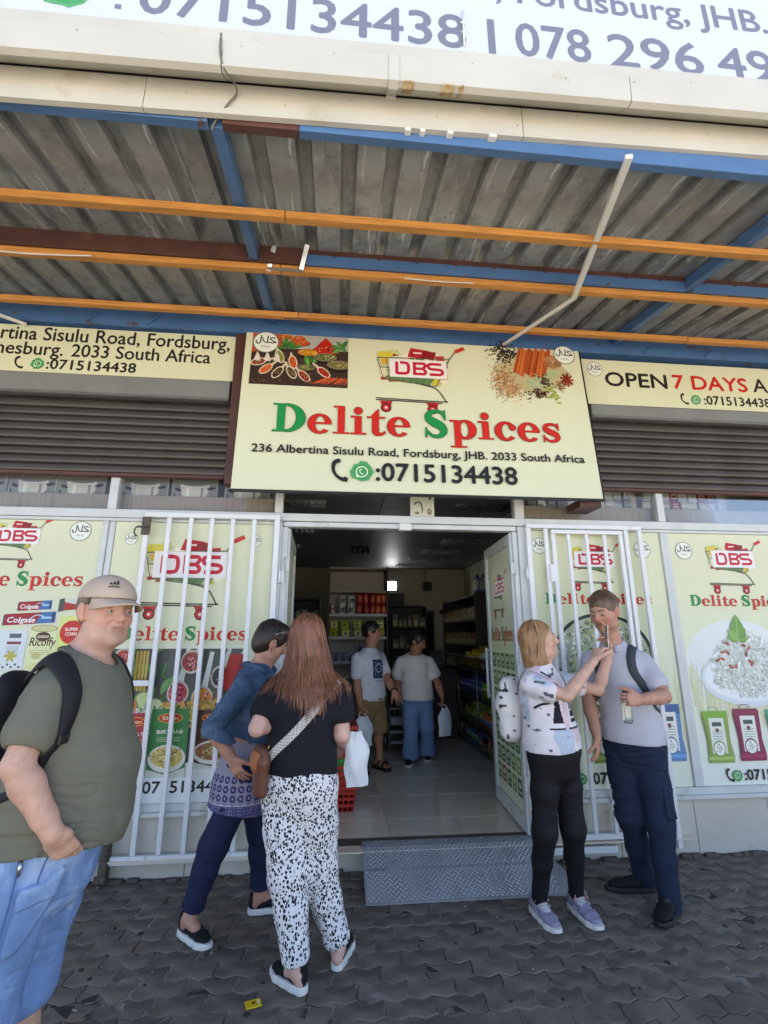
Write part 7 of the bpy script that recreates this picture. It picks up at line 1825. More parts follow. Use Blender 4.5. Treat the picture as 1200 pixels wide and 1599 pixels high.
for i in range(620):
    a = rg_.uniform(-1.45, 1.45); el = rg_.uniform(0, 1.); sx = math.sin(a)
    p0 = H.P(sx * .09 * math.sin(.25 + el * 1.1), -.02 - math.cos(a) * .108 * math.sin(.25 + el * 1.1), .036 + .105 * math.cos(.25 + el * 1.1))
    xe = sx * .13 + rg_.normal(0, .025) + .02; ln = rg_.uniform(.75, 1.) ; zt = 1.53 - ln * (.40 - .12 * abs(sx)) - .0
    if rg_.random() < .08: xe += rg_.choice([-1, 1]) * .05; zt += .08
    pe = lambda e: H.P(sx * .0975 * math.sin(e), -.02 - math.cos(a) * .1165 * math.sin(e), .036 + .1135 * math.cos(e))
    e0 = .12 + el * 1.0; pts = [pe(e) for e in np.arange(e0, 1.45, .3)] + [bk(sx * .098, -.035 - .075 * math.cos(a), 1.51), bk(sx * .10 + .005, -.06 - .06 * math.cos(a), 1.43), bk(lerp(sx * .115, xe, .5), -.10 - .03 * math.cos(a), 1.34), bk(lerp(sx * .115, xe, .85), -.128, lerp(1.34, zt, .5)), bk(xe, -.142, zt)]
    P = np.array(catmull(pts, 4)); P += rg_.normal(0, .0025, 3)
    s_ = sample(ST, P); G_ = grad(ST, P); P = P + G_ * np.clip(.017 - s_, 0, .04)[:, None]
    paths.append(P); cols.append(hb[rg_.integers(5)] * rg_.uniform(.8, 1.25))
for i in range(90):   # locks falling over both shoulders
    q = 1 if i % 2 else -1; z0_ = rg_.uniform(1.42, 1.5); pts = [bk(q * .085, -.04, z0_ + .05), bk(q * .10, -.05, z0_), bk(q * .13, -.05, 1.38), bk(q * rg_.uniform(.14, .19), -.05, 1.33), bk(q * rg_.uniform(.17, .23), -.055 + rg_.uniform(-.02, .02), rg_.uniform(1.24, 1.30))]
    P = np.array(catmull(pts, 4)) + rg_.normal(0, .004, 3); s_ = sample(ST, P); G_ = grad(ST, P); P = P + G_ * np.clip(.006 - s_, 0, .03)[:, None]; paths.append(P); cols.append(hb[rg_.integers(5)] * rg_.uniform(.8, 1.25))
nf = len(paths)
for i in range(150):
    P = paths[rg_.integers(nf)]; n_ = len(P); q = np.linspace(0, 1, n_)[:, None] ** 1.5; paths.append(P + rg_.normal(0, .012, 3) * np.array([1.4, .5, .4]) * q + np.array([0, -.008, 0])); cols.append(hb[rg_.integers(5)] * 1.15)
strands('hair_locks', paths, M_HAIR, root, [.0029] * nf + [.0012] * 150, cols)
# slip-on shoes
SLIP = cloth_mat('black_knit', srgb('1a1b1e'), .8, 300)
shoe(root, (-.095, -1.195), (-.245, -1.035), 0, 'shoe', SLIP, M_SOLEW, w=.042, high=.070, sole=.034); shoe(root, (.045, -1.05), (.115, -.82), 0, 'shoe', SLIP, M_SOLEW, w=.042, high=.070, sole=.034)
# crossbody bag on a patterned white strap
def weave_mat():
    m = mat('patterned_strap', srgb('cfccc4'), .8, bump=.2, bscale=200); t = m.node_tree; N = t.nodes; L = t.links; b = N['Principled BSDF']
    tc = N.new('ShaderNodeTexCoord'); ck = N.new('ShaderNodeTexChecker'); ck.inputs['Scale'].default_value = 110; ck.inputs[1].default_value = (*srgb('d8d5cc'), 1); ck.inputs[2].default_value = (*srgb('9f9a94'), 1); mp = N.new('ShaderNodeMapping'); mp.inputs['Rotation'].default_value = (.4, .7, .6); L.new(tc.outputs['Object'], mp.inputs[0]); L.new(mp.outputs[0], ck.inputs[0]); L.new(ck.outputs[0], b.inputs['Base Color']); return m
bagc = np.array([-.352, -1.125, .905])
LEATH = mat('brown_leather', srgb('6b4030'), .5, var=.15, vscale=12, bump=.2, bscale=120)
RB, FB, UB = basis((-.93, -.3, 0)); t, SB = bag_solid('handbag', 'brown leather crossbody bag hanging at the hip of the red haired woman', 'bag', tuple(bagc), [(bagc + UB * -.09, RB, FB, .085, .035), (bagc + UB * .05, RB, FB, .095, .040), (bagc + UB * .09, RB, FB, .08, .03)], LEATH)
patch(SB, [bagc + UB * .10 - RB * .085 + FB * .04, bagc + UB * .10 + RB * .085 + FB * .04, bagc + UB * .0 + RB * .07 + FB * .05, bagc + UB * .0 - RB * .07 + FB * .05], 5, .006, .006, mat('tan_leather', srgb('a5653a'), .5), 'flap', t)
strap('strap', ST, [(.03, -1.155, 1.345), (-.03, -1.20, 1.27), (-.11, -1.225, 1.17), (-.21, -1.22, 1.07), (-.31, -1.19, .985), (-.36, -1.16, .94)], .042, .003, weave_mat(), t, .007)
b = MB(); P0_ = bagc + UB * .085; b.tube([P0_ + np.array([.03, -.02, .0]), P0_ + np.array([.04, -.03, .035])], .006); b.build('buckle', mat('brass', srgb('b08a4a'), .3, .8), t)
# plastic carrier at her right side
M_CARRIER = mat('carrier_plastic', srgb('d3d9df'), .3, var=.06, vscale=8, bump=.3, bscale=25)
def carrier(label, c, w, hgt, ry, handle_top, th=.03, seed=0):
    t = thing('carrier_bag', label, 'carrier bag', tuple(c)); n, m_ = 10, 12; V = []; F = []; d = np.array([math.cos(ry), math.sin(ry), 0]); e = np.array([-d[1], d[0], 0]); rg2 = np.random.default_rng(seed)
    for s in (-1, 1):
        for j in range(m_ + 1):
            for i in range(n + 1):
                u = i / n - .5; v = j / m_; wd = w * (.92 + .12 * math.sin(v * 2.5)) * (1 - .55 * max(0, v - .72) / .28); bl = th * math.cos(math.pi * u) ** .7 * math.sin(math.pi * min(1, v * .9 + .12)) if abs(u) < .5 else 0
                p = np.array(c) + d * u * wd + UPV * (v * hgt) + e * s * (bl + .006 * math.sin(9 * u + 7 * v + s + seed) * (abs(u) < .45)) + d * .006 * math.sin(11 * v + seed); V.append(p)
    k = (n + 1) * (m_ + 1)
    for j in range(m_):
        for i in range(n): a = j * (n + 1) + i; F.append((a, a + 1, a + n + 2, a + n + 1)); F.append((k + a, k + a + n + 1, k + a + n + 2, k + a + 1))
    b = MB(); b.add(V, F, True); b.build('body', M_CARRIER, t)
    top = np.array(c) + UPV * hgt; b = MB(); ht = np.array(handle_top)
    for q in (-1, 1): b.tube(catmull([top + d * q * w * .2, lerp(top + d * q * w * .2, ht, .5) + d * q * .012, ht], 5), .006, 6)
    b.build('handle', M_CARRIER, t); return t
carrier('white plastic carrier held beside the spotted trousers of the red haired woman', (.135, -.98, .78), .13, .27, .25, (.06, -.90, 1.0), .03, 1)

# ================================================================== denim jacket, bending forward
J = A3(dict(head=(-0.395, -0.62, 1.515), neck=(-0.465, -0.62, 1.362), chest=(-0.477, -0.62, 1.195), waist=(-0.485, -0.62, 1.00), pel=(-0.500, -0.62, 0.82), shR=(-0.520, -0.785, 1.262), shL=(-0.405, -0.47, 1.262), elR=(-0.660, -0.86, 1.055), wrR=(-0.545, -0.86, 0.905),
            elL=(-.33, -.36, 1.05), wrL=(-.16, -.50, 1.07), knR=(-0.635, -0.72, .44), anR=(-0.735, -0.72, .10), knL=(-0.405, -0.53, .44), anL=(-0.395, -0.49, .09)))
FC = nrm((.95, -.30, 0)); FC = nrm(np.cross(UPV, nrm(J['shR'] - J['shL']))); D = dict(hip=(.16, .135), waist=(.14, .125), chest=(.155, .115), fp=nrm((.97, .2, 0)), leg=.95, arm=.95, neck=.046)
hips(J, D); J['toR'] = (-.62, -.81, 0); J['toL'] = (-.27, -.45, 0)
root = thing('person', 'dark haired woman in a denim jacket leaning in behind the red haired woman', 'person', (-.5, -.62, 0)); SK = np.array(srgb('b98a76'))
D['hands'] = [dict(w=J['wrR'], d=(.50, -.02, -.86), pn=(.35, .85, .2), side=1, curl=.28, L=.175, spread=.25, thick=1.0), dict(w=J['wrL'], d=(.9, -.2, .1), pn=(0, .4, -.9), side=1, curl=.5, L=.17)]
S, H = make_person(J, D, '', SK, root, .0055, head_f=nrm((.80, .35, -.45)), head_up=(.3, 0, 1), hk=.93)
H.eyes(root, srgb('2c2018'), mat('brow_dark', srgb('241a16'), .7))
JKT = cloth_mat('jacket_denim', srgb('3f566f'), .9, 300, var=.25, vscale=9, dirt=srgb('6c8299'), dscale=7, dlo=.5, dhi=.72)
def sleeves(S):
    for s in 'RL':
        S.chain([J['sh' + s], lerp(J['sh' + s], J['el' + s], .5), J['el' + s], lerp(J['el' + s], J['wr' + s], .45)], [.064, .062, .060, .058], .02)
        d = nrm(J['wr' + s] - J['el' + s]); e = lerp(J['el' + s], J['wr' + s], .45); S.chain([e - d * .012, e + d * .022], [.066, .068], 0); S.cap(e + d * .085, e + d * .12, .062, .062, .004, '-')
o, ST = tee(root, J, D, JKT, .018, lo=[(.90, (.165, .148), 0), (.96, (.162, .148), 0)], hem=(0, 0, .905), hem_n=(-.3, .1, -1), sl=.5, slr=(.06, .06), name='jacket', wr=dict(amp=.010, freq=9, stretch=(1, 1, 1.2), seed=21), arms='', extra=sleeves, rel=1, neck_cut=(J['neck'] + UPV * .045, basis(FC), (.075, .07, .03)))
b = MB(); cl = [J['neck'] + UPV * -.005 + .082 * (math.cos(a) * FC + math.sin(a) * np.cross(UPV, FC)) - UPV * .03 * math.cos(a) for a in np.linspace(.7, 2 * math.pi - .7, 21)]; P_, G_ = snap(ST, cl, .008); b.tube(list(P_), .016, 7); b.build('collar', JKT, root)
for pth in ([(-.54, -.80, 1.25), (-.50, -.80, 1.1), (-.47, -.78, .93)], [(-.60, -.75, 1.2), (-.56, -.80, 1.1), (-.55, -.78, .95)], [(-.47, -.80, 1.16), (-.42, -.77, 1.15), (-.38, -.74, 1.15)]):
    P_, G_ = snap(ST, catmull(pth, 5), .001); b = MB(); b.tube(list(P_), .0025, 5); b.build('seam', SEAM, root)
def tunic_col(V):
    c = np.array([J['pel'][0], J['pel'][1]]); an = np.arctan2(V[:, 1] - c[1], V[:, 0] - c[0]) * .17; z = V[:, 2]; C = np.tile(np.array(srgb('8f8b9c')), (len(V), 1)); nv = np.array(srgb('2c2c66'))
    ph = (an / .040) % 1 - .5; rz2 = ((z - .62) / .045) % 1 - .5; loop = np.abs(np.sqrt((ph * .040) ** 2 * 1.6 + (rz2 * .045) ** 2) - .0135) < .0055
    m = (z > .655) & (z < .80) & loop; C[m] = nv
    band = (z > .565) & (z < .650); chk = (np.sin(an * 420 + z * 420) > -.1) | (np.sin(an * 420 - z * 420) > .5); C[band & chk] = nv * 1.25; C[(z > .648) & (z < .656)] = np.array(srgb('c9c6d2'))
    return C
l, u = bounds(J); S2 = Sdf(l, u, .005); fp = nrm(D['fp']); rp = nrm(np.cross(fp, UPV))
S2.loft([(J['pel'] + np.array([-.03, 0, -.30]), rp, fp, .19, .19), (J['pel'] + np.array([-.02, 0, -.12]), rp, fp, .185, .172), (J['pel'] + UPV * .05, rp, fp, .165, .145), (J['waist'], rp, fp, .14, .13)], .02); S2.cut((0, 0, .535), (-.12, 0, -1)); S2.cut((0, 0, 1.0), UPV)
solid('tunic', S2, cloth_mat('tunic_cotton', (1, 1, 1), .85, 400, attr=True), root, 1, colors=tunic_col, wr=dict(amp=.006, freq=9, stretch=(1.3, 1.3, .35), seed=23))
NAVY_T = cloth_mat('navy_twill', srgb('202745'), .85, 350, var=.12)
trousers(root, J, D, NAVY_T, (0, 0, .9), .008, (.094, .078, .066, .058), end=.90, wr=dict(amp=.004, freq=14, stretch=(1, 1, 1.8), seed=25))
for s in 'RL':
    e = lerp(J['kn' + s], J['an' + s], .83); d = nrm(J['an' + s] - J['kn' + s]); u_, v_, _ = frame_of(d); b = MB(); b.tube([e + .057 * (math.cos(a) * u_ + math.sin(a) * v_) for a in np.linspace(0, 2 * math.pi, 21)], .008, 6, cap=False); b.build('turn_up', NAVY_T, root)
shoe(root, (-.79, -.655), (-.605, -.815), 0, 'shoe', SLIP, M_SOLEW, w=.042, high=.070, sole=.032); shoe(root, (-.455, -.495), (-.225, -.455), 0, 'shoe', SLIP, M_SOLEW, w=.042, high=.070, sole=.032)
# short dark hair with sunglasses pushed up
lo_ = H.c - .2; hi_ = H.c + .2; B3 = (H.r, H.f, H.u); SHR = Sdf(lo_, hi_, .0045); SHR.ell(H.P(0, -.022, .032), B3, (.088, .106, .106), .02); SHR.ell(H.P(0, -.060, -.030), B3, (.068, .058, .07), .03); SHR.ell(H.P(0, .03, .10), B3, (.07, .07, .045), .03)
SHR.ell(H.P(0, .075, -.035), B3, (.068, .065, .085), .012, '-')
for q in (-1, 1): SHR.ell(H.P(q * .085, -.004, -.008), B3, (.03, .022, .034), .01, '-')
dk = np.array(srgb('2e221d')); solid('hair', SHR, M_HAIR, root, 1, colors=lambda V: dk[None] * (1 + .4 * vnoise(V * np.array([60, 60, 25]), 2))[:, None])
rg_ = np.random.default_rng(15); paths = []; cols = []
for i in range(260):
    a = rg_.uniform(0, 6.28); e0 = rg_.uniform(.1, 1.); p = lambda e: H.P(math.sin(a) * .0965 * math.sin(e), -.022 + math.cos(a) * .1145 * math.sin(e), .034 + .1145 * math.cos(e))
    if math.cos(a) > .3 and e0 > .7: continue
    a0_ = a; P = np.array([p(e0 + .16 * j) + H.r * .006 * math.sin(j * 1.3 + i) + H.u * .004 * math.cos(j + i) for j in range(5)]) + rg_.normal(0, .003, 3); paths.append(P); cols.append(dk * rg_.uniform(.7, 1.7))
strands('hair_locks', paths, M_HAIR, root, .003, cols)
t = thing('sunglasses', 'dark sunglasses pushed up into the dark hair of the bending woman', 'sunglasses', tuple(H.P(0, .05, .12)))
for q in (-1, 1):
    b = MB(); c = H.P(q * .034, .055, .128); b.tube([c - H.f * .0 - H.u * .002, c + (H.u * .6 + H.f * .4) * .004], [.024, .024], 14); b.build('lens', mat('dark_lens', srgb('111114'), .1), t)
    b = MB(); b.tube([H.P(q * .058, .05, .122), H.P(q * .09, .0, .085), H.P(q * .092, -.03, .055)], .003, 5); b.build('temple', mat('temple_silver', srgb('b8b8b8'), .3, .5), t)
b = MB(); b.tube([H.P(-.012, .062, .130), H.P(.012, .062, .130)], .003); b.build('bridge', M_BLACK, t)
b = MB(); b.lathe(H.P(.083, .0, -.038), [(.003, -.012), (.004, -.004), (.003, .004), (.001, .010)], 8); b.build('earring', mat('earring_amber', srgb('8e4a26'), .3), root)
# ================================================================== fair woman taking a photo with her phone
J = A3(dict(head=(1.275, -0.82, 1.525), neck=(1.262, -0.82, 1.372), chest=(1.270, -0.82, 1.200), waist=(1.292, -0.82, 1.048), pel=(1.310, -0.82, 0.900), shR=(1.150, -0.93, 1.285), shL=(1.415, -0.70, 1.285),
            elR=(1.325, -1.03, 1.228), wrR=(1.545, -0.955, 1.415), elL=(1.640, -0.79, 1.230), wrL=(1.720, -0.82, 1.455), knR=(1.215, -.83, .48), anR=(1.205, -.70, .09), knL=(1.40, -.79, .48), anL=(1.445, -.665, .09)))
FC = nrm(np.cross(UPV, nrm(J['shR'] - J['shL']))); D = dict(hip=(.155, .120), waist=(.136, .112), chest=(.145, .108), fp=nrm((.35, -.95, 0)), arm=.84, leg=.80, sock=srgb('b4b2b6'), neck=.046)
hips(J, D); J['toR'] = (1.235, -.85, 0); J['toL'] = (1.46, -.85, 0)
root = thing('person', 'fair haired woman in a printed white top and black leggings holding up a phone', 'person', (1.31, -.76, 0)); SK = np.array(srgb('cba28e'))
D['hands'] = [dict(w=J['wrR'], d=(.50, .12, .78), pn=(.75, .3, -.5), side=-1, curls=[.55, .62, .66, .7], L=.165, thumb=(.5, .3)), dict(w=J['wrL'], d=(-.22, -.12, .95), pn=(-.95, -.1, -.2), side=1, curls=[.5, .62, .7, .75], L=.165, thumb=(.5, .3))]
HF = nrm((.93, -.33, .14)); S, H = make_person(J, D, '', SK, root, .0044, head_f=HF, head_up=(-.10, 0, 1), hk=.93, facekw=dict(mouth=.004, lip=.95), paint=dict(red=.25, lips=srgb('9c5650')))
H.eyes(root, srgb('4a5a66'), mat('brow_fair', srgb('9a6f4c'), .7), (.1, .1), .003)
def cat_col(V):
    C = np.tile(np.array(srgb('dcd6da')), (len(V), 1)); n1 = vnoise(V * 9, 31); n2 = vnoise(V * 11, 32); C = np.where((n1 > .25)[:, None], np.array(srgb('b7c3d2')), C); C = np.where((n2 > .42)[:, None], np.array(srgb('d8bfc6')), C)
    n3 = vnoise(V * np.array([26, 26, 60]), 33); C = np.where((n3 > .66)[:, None], np.array(srgb('5d6069')), C)
    x, z, f = V[:, 0], V[:, 2], V[:, 1] < -.80; ink = np.array(srgb('23202a')); pale = np.array(srgb('ded9dc'))
    def shape(cx, w0, w1, z0, z1): t = np.clip((z - z0) / (z1 - z0), 0, 1); return f & (z > z0) & (z < z1) & (np.abs(x - cx) < (w0 + (w1 - w0) * t) / 2)
    for cx, s in ((1.285, 1.), (1.405, .9)):
        C[shape(cx, .085 * s, .075 * s, 1.045, 1.215)] = pale
        C[shape(cx + .008, .072 * s, .034 * s, 1.068, 1.175)] = ink; C[shape(cx + .002, .036, .036, 1.165, 1.19)] = ink
        for e in (-.013, .013): C[shape(cx + .002 + e, .012, .002, 1.188, 1.206)] = ink
        C[shape(cx, .10 * s, .10 * s, 1.036, 1.046)] = ink; C[shape(cx + .01, .085, .085, 1.05, 1.062)] = pale
    m = shape(1.405, .06, .06, 1.09, 1.10) | shape(1.405, .06, .06, 1.13, 1.137); C[m] = pale
    return C
FLOR = cloth_mat('printed_cotton', (1, 1, 1), .85, 420, attr=True)
o, ST = tee(root, J, D, FLOR, .018, lo=[(.90, (.178, .142), .0), (.98, (.172, .138), .0)], hem=(0, 0, .935), hem_n=(.05, .1, -1), sl=.52, slr=(.060, .068), h=.005, wr=dict(amp=.006, freq=10, stretch=(1, 1, 1), seed=41), colors=cat_col, neck_cut=(J['neck'] + UPV * .04, basis(FC), (.085, .075, .03)))
LEGG = cloth_mat('black_leggings', srgb('16161a'), .7, 400)
trousers(root, J, D, LEGG, (0, 0, .99), .012, (.084, .069, .053, .044), end=.985, wr=dict(amp=.004, freq=12, stretch=(1, 1, 2), seed=43))
M_LAV = cloth_mat('lavender_knit', srgb('8a889e'), .8, 260, var=.15); M_PINK = mat('pink_lace', srgb('cf93a2'), .8)
M_WH = mat('white_rubber', srgb('d8d6d2'), .5)
for hl, to in (((1.195, -.61), (1.235, -.86)), ((1.432, -.60), (1.475, -.855))):
    s_ = shoe(root, hl, to, 0, 'shoe', M_LAV, M_WH, w=.045, high=.082, sole=.030, lace=M_PINK)
    d = nrm(np.array([to[0] - hl[0], to[1] - hl[1], 0])); sd = np.cross(d, UPV); h0 = np.array([*hl, 0]); b = MB()
    for q in (-1, 1):
        for i in range(3): b.bar(h0 + d * (.085 + .02 * i) + sd * q * .035 + UPV * .042, h0 + d * (.112 + .02 * i) + sd * q * .022 + UPV * .088, .009, .005, sd * q)
    b.build('side_stripe', M_WH, s_); b = MB(); b.box((-.02, -.006, 0), (.02, .006, .02), .004, np.block([[np.stack([sd, d, UPV], 1), (h0 + d * .262 + UPV * .006)[:, None]], [np.zeros((1, 3)), np.ones((1, 1))]])); b.build('toe_cap', M_BLACK, s_)
# bob of fair hair
lo_ = H.c - .24; hi_ = H.c + .22; B3 = (H.r, H.f, H.u); SHR = Sdf(lo_, hi_, .0045); SHR.ell(H.P(0, -.020, .032), B3, (.092, .108, .106), .02)
SHR.loft([(H.P(0, -.03, .0), H.r, H.f, .094, .098), (H.P(0, -.045, -.10), H.r, H.f, .098, .082), (H.P(0, -.050, -.17), H.r, H.f, .092, .07), (H.P(0, -.055, -.215), H.r, H.f, .08, .06)], .02); SHR.ell(H.P(0, .098, -.05), B3, (.12, .092, .118), .012, '-'); SHR.cut(H.P(0, 0, -.235), -H.u)
fair = [np.array(srgb(c)) for c in ('a47a52', 'b88f66', '8f6743', 'c4a27c', '7d5a3c')]
solid('hair', SHR, M_HAIR, root, 2, colors=lambda V: np.array(srgb('94704c'))[None] * (1 + .35 * vnoise(V * np.array([60, 60, 6]), 6))[:, None])
rg_ = np.random.default_rng(25); paths = []; cols = []
for i in range(460):
    a = rg_.uniform(0, 6.283); sn, cs = math.sin(a), math.cos(a)
    if cs > .15: continue
    e0 = rg_.uniform(.05, .9); pe = lambda e: H.P(sn * .0965 * math.sin(e), -.02 + cs * .113 * math.sin(e), .034 + .111 * math.cos(e)); ln = rg_.uniform(-.26, -.17)
    pts = [pe(e) for e in np.arange(e0, 1.5, .3)] + [H.P(sn * .101, -.03 + cs * .102, -.02), H.P(sn * .107, -.045 + cs * .090, -.09), H.P(sn * .095 + rg_.normal(0, .006), -.048 + cs * .078, ln)]
    paths.append(np.array(catmull(pts, 3)) + rg_.normal(0, .002, 3)); cols.append(fair[rg_.integers(5)] * rg_.uniform(.8, 1.2))
strands('hair_locks', paths, M_HAIR, root, .0030, cols)
# phone between her hands
pc = np.array([1.690, -.87, 1.545]); up_ = nrm((.08, .0, 1.)); fx_ = nrm((.35, .93, 0)); nx_ = np.cross(fx_, up_)
t = thing('smartphone', 'smartphone held upright between the hands of the fair haired woman', 'smartphone', tuple(pc)); M4 = np.eye(4); M4[:3, 0] = fx_; M4[:3, 1] = nx_; M4[:3, 2] = up_; M4[:3, 3] = pc
b = MB(); b.box((-.036, -.0045, -.075), (.036, .0045, .075), .003, M4); b.build('case', mat('phone_case', srgb('2a2422'), .3), t)
b = MB(); b.box((-.038, -.002, -.077), (-.0363, .002, .077), .0, M4); b.box((-.038, -.002, .0755), (.038, .002, .078), 0, M4); b.build('rim', mat('phone_rim', srgb('e2d6c4'), .25), t)
for i in range(2): b = MB(); p = M4 @ np.array([-.015, .0046, .05 - .025 * i, 1]); b.tube([p[:3], p[:3] + nx_ * .0015], .007, 12); b.build('camera_lens', M_BLACK, t)
# white printed backpack on her back
cb = J['chest'] - FC * .20 + np.array([-.02, 0, -.06]); RB, FB, UB = basis(FC)
def sprig(V):
    C = np.tile(np.array(srgb('dedbd8')), (len(V), 1)); n = vnoise(V * np.array([30, 30, 48]), 51); C[n > .5] = np.array(srgb('3c3c40')); return C
t = thing('backpack', 'small white backpack with dark sprigs worn by the fair haired woman', 'backpack', tuple(cb)); SB = Sdf(cb - .26, cb + .26, .006)
SB.loft([(cb - UB * .15, RB, FB, .10, .07), (cb - UB * .0, RB, FB, .115, .085), (cb + UB * .12, RB, FB, .095, .05)], .03); solid('body', SB, FLOR, t, 2, colors=sprig)
for q in (1, -1):
    sh = J['shR'] if q > 0 else J['shL']; m_ = lerp(J['neck'], sh, .55)
    strap('strap', ST, [m_ - FB * .10 - UB * .06, m_ + UB * .02 - FB * .02, m_ + FB * .09 - UB * .05, m_ + FB * .08 - UB * .12 + RB * q * .035, m_ + RB * q * .07 + FB * .02 - UB * .17], .013, .003, M_NYLON, t, .004)

# ================================================================== tall man in the grey polo shirt
J = A3(dict(head=(1.812, -0.655, 1.712), neck=(1.880, -0.60, 1.495), chest=(1.915, -0.60, 1.270), waist=(1.945, -0.60, 1.070), pel=(1.945, -0.60, 0.890), shR=(1.775, -0.48, 1.395), shL=(2.030, -0.665, 1.395),
            elL=(2.048, -0.825, 1.195), wrL=(1.822, -0.935, 1.190), elR=(1.72, -.50, 1.13), wrR=(1.69, -.62, .93), knR=(1.885, -.57, .47), anR=(2.000, -.455, .09), knL=(1.995, -.70, .47), anL=(1.985, -.715, .10)))
FC = nrm(np.cross(UPV, nrm(J['shR'] - J['shL']))); D = dict(hip=(.165, .125), waist=(.148, .115), chest=(.158, .112), fp=nrm((-.62, -.78, 0)), arm=1.0, leg=.92, sock=srgb('1b1c20'), neck=.056)
hips(J, D); J['toR'] = (1.78, -.44, 0); J['toL'] = (1.83, -.83, 0)
root = thing('person', 'tall man in a pale grey polo shirt and dark blue trousers looking at the phone', 'person', (1.93, -.62, 0)); SK = np.array(srgb('b98a74'))
D['hands'] = [dict(w=J['wrL'], d=(-.95, -.15, .05), pn=(.1, .85, -.15), side=-1, curls=[1., 1.02, 1.05, 1.1], L=.185, thumb=(.6, .5)), dict(w=J['wrR'], d=(-.1, -.2, -.95), pn=(-.6, .5, 0), side=-1, curl=.4)]
HF = nrm((-.82, -.50, -.30)); S, H = make_person(J, D, '', SK, root, .0052, head_f=HF, head_up=(-.05, -.02, 1), hk=1.02, facekw=dict(folds=1.2), paint=dict(beard=srgb('8a6a58'), red=.3, lips=srgb('8f5148')))
H.eyes(root, srgb('4a4a42'), mat('brow_brown', srgb('5e4330'), .7), (.0, -.25), .0038)
POLO = cloth_mat('grey_pique', srgb('b9bac4'), .88, 300, var=.05)
o, ST = tee(root, J, D, POLO, .020, lo=[(.90, (.192, .158), 0), (.98, (.186, .152), 0)], hem=(0, 0, .935), hem_n=(0, .05, -1), sl=.64, slr=(.066, .075), h=.0055, wr=dict(amp=.0075, freq=5.5, stretch=(1, 1, .8), seed=64), neck_cut=(J['neck'] + UPV * .035 + FC * .02, basis(FC), (.078, .080, .035)))
b = MB()
for dz, rr_ in ((-.004, .079), (.010, .072), (.022, .067)):
    b.tube([J['neck'] + FC * .012 + UPV * (.006 + dz) + rr_ * (math.cos(a) * FC + math.sin(a) * np.cross(UPV, FC)) - UPV * .038 * max(0, math.cos(a)) for a in np.linspace(.18, 2 * math.pi - .18, 25)], .010, 6)
b.build('collar', POLO, root)
NAVY_C = cloth_mat('navy_canvas', srgb('1f2a3f'), .85, 350, var=.12)
o, SP = trousers(root, J, D, NAVY_C, (0, 0, .98), .014, (.100, .085, .068, .064), end=1.10, wr=dict(amp=.010, freq=9, stretch=(1, 1, 1.4), seed=63))
patch(SP, [(1.985, -.82, .66), (2.075, -.76, .66), (2.08, -.77, .50), (1.99, -.83, .50)], 5, .008, .006, NAVY_C, 'cargo_pocket', root)
BLK = cloth_mat('black_mesh', srgb('1d1e22'), .8, 260)
shoe(root, (2.045, -.475), (1.765, -.43), 0, 'shoe', BLK, M_SOLEB, w=.047, high=.085, sole=.030, lace=M_BLACK); shoe(root, (2.045, -.66), (1.825, -.855), 0, 'shoe', BLK, M_SOLEB, w=.052, high=.085, sole=.030, lace=M_BLACK)
# short brown hair
lo_ = H.c - .2; hi_ = H.c + .2; B3 = (H.r, H.f, H.u); SHR = Sdf(lo_, hi_, .0045); SHR.ell(H.P(0, -.016, .034), B3, (.0875, .110, .1085), .01); SHR.cut(H.P(0, .0, -.05), -H.u + H.f * .25); SHR.ell(H.P(0, .122, -.03), B3, (.092, .075, .108), .012, '-')
for q in (-1, 1): SHR.ell(H.P(q * .092, -.002, -.008), B3, (.03, .025, .036), .004, '-')
br_ = np.array(srgb('65503f')); solid('hair', SHR, M_HAIR, root, 1, colors=lambda V: br_[None] * (1 + .45 * vnoise(V * 70, 2))[:, None])
rg_ = np.random.default_rng(35); paths = []; cols = []
for i in range(620):
    a = rg_.uniform(0, 6.28); e0 = rg_.uniform(.0, .92 if math.cos(a) > .4 else 1.5); p = lambda e, k_=0.: H.P(math.sin(a) * (.089 + k_) * math.sin(e), -.016 + math.cos(a) * (.1115 + k_) * math.sin(e), .034 + (.110 + k_) * math.cos(e))
    P = np.array([p(e0 + .06 * (j - 1.5) * (-1 if math.cos(a) > .4 else 1), .0015 * j + .001) for j in range(4)]); paths.append(P); cols.append(br_ * rg_.uniform(.7, 1.6))
strands('hair_locks', paths, M_HAIR, root, .0022, cols)
# bottle in his fist
bc = np.array([1.752, -.893, 1.130]); t = thing('water_bottle', 'clear plastic water bottle with a dark cap in the fist of the man in grey', 'bottle', tuple(bc))
b = MB(); b.lathe(bc, [(.026, -.075), (.030, -.06), (.028, -.03), (.030, 0), (.029, .04), (.024, .07), (.013, .088)], 16); b.build('body', glass_mat('bottle_plastic', (.82, .88, .84), .2), t)
b = MB(); b.lathe(bc, [(.015, .0885), (.015, .108), (.013, .112)], 14); b.build('cap', M_BLACK, t)
GREYN = cloth_mat('grey_nylon', srgb('3f434b'), .7, 300)
RB, FB, UB = basis(FC); cb = J['chest'] - FC * .22; t, SB = bag_solid('backpack', 'dark grey backpack on the back of the tall man in the polo shirt', 'backpack', tuple(cb), [(cb - UB * .2, RB, FB, .12, .06), (cb, RB, FB, .13, .075), (cb + UB * .15, RB, FB, .11, .05)], GREYN)
m_ = lerp(J['neck'], J['shL'], .62)
strap('strap', ST, [m_ - FB * .10 - UB * .03, m_ + UB * .03 - FB * .02, m_ + FB * .07 - UB * .0, m_ + FB * .12 - UB * .09 - RB * .01, m_ + FB * .10 - UB * .17 - RB * .05, m_ + FB * .05 - UB * .24 - RB * .09], .055, .007, GREYN, t, .006, ww=[.05, .056, .056, .054, .05, .03])
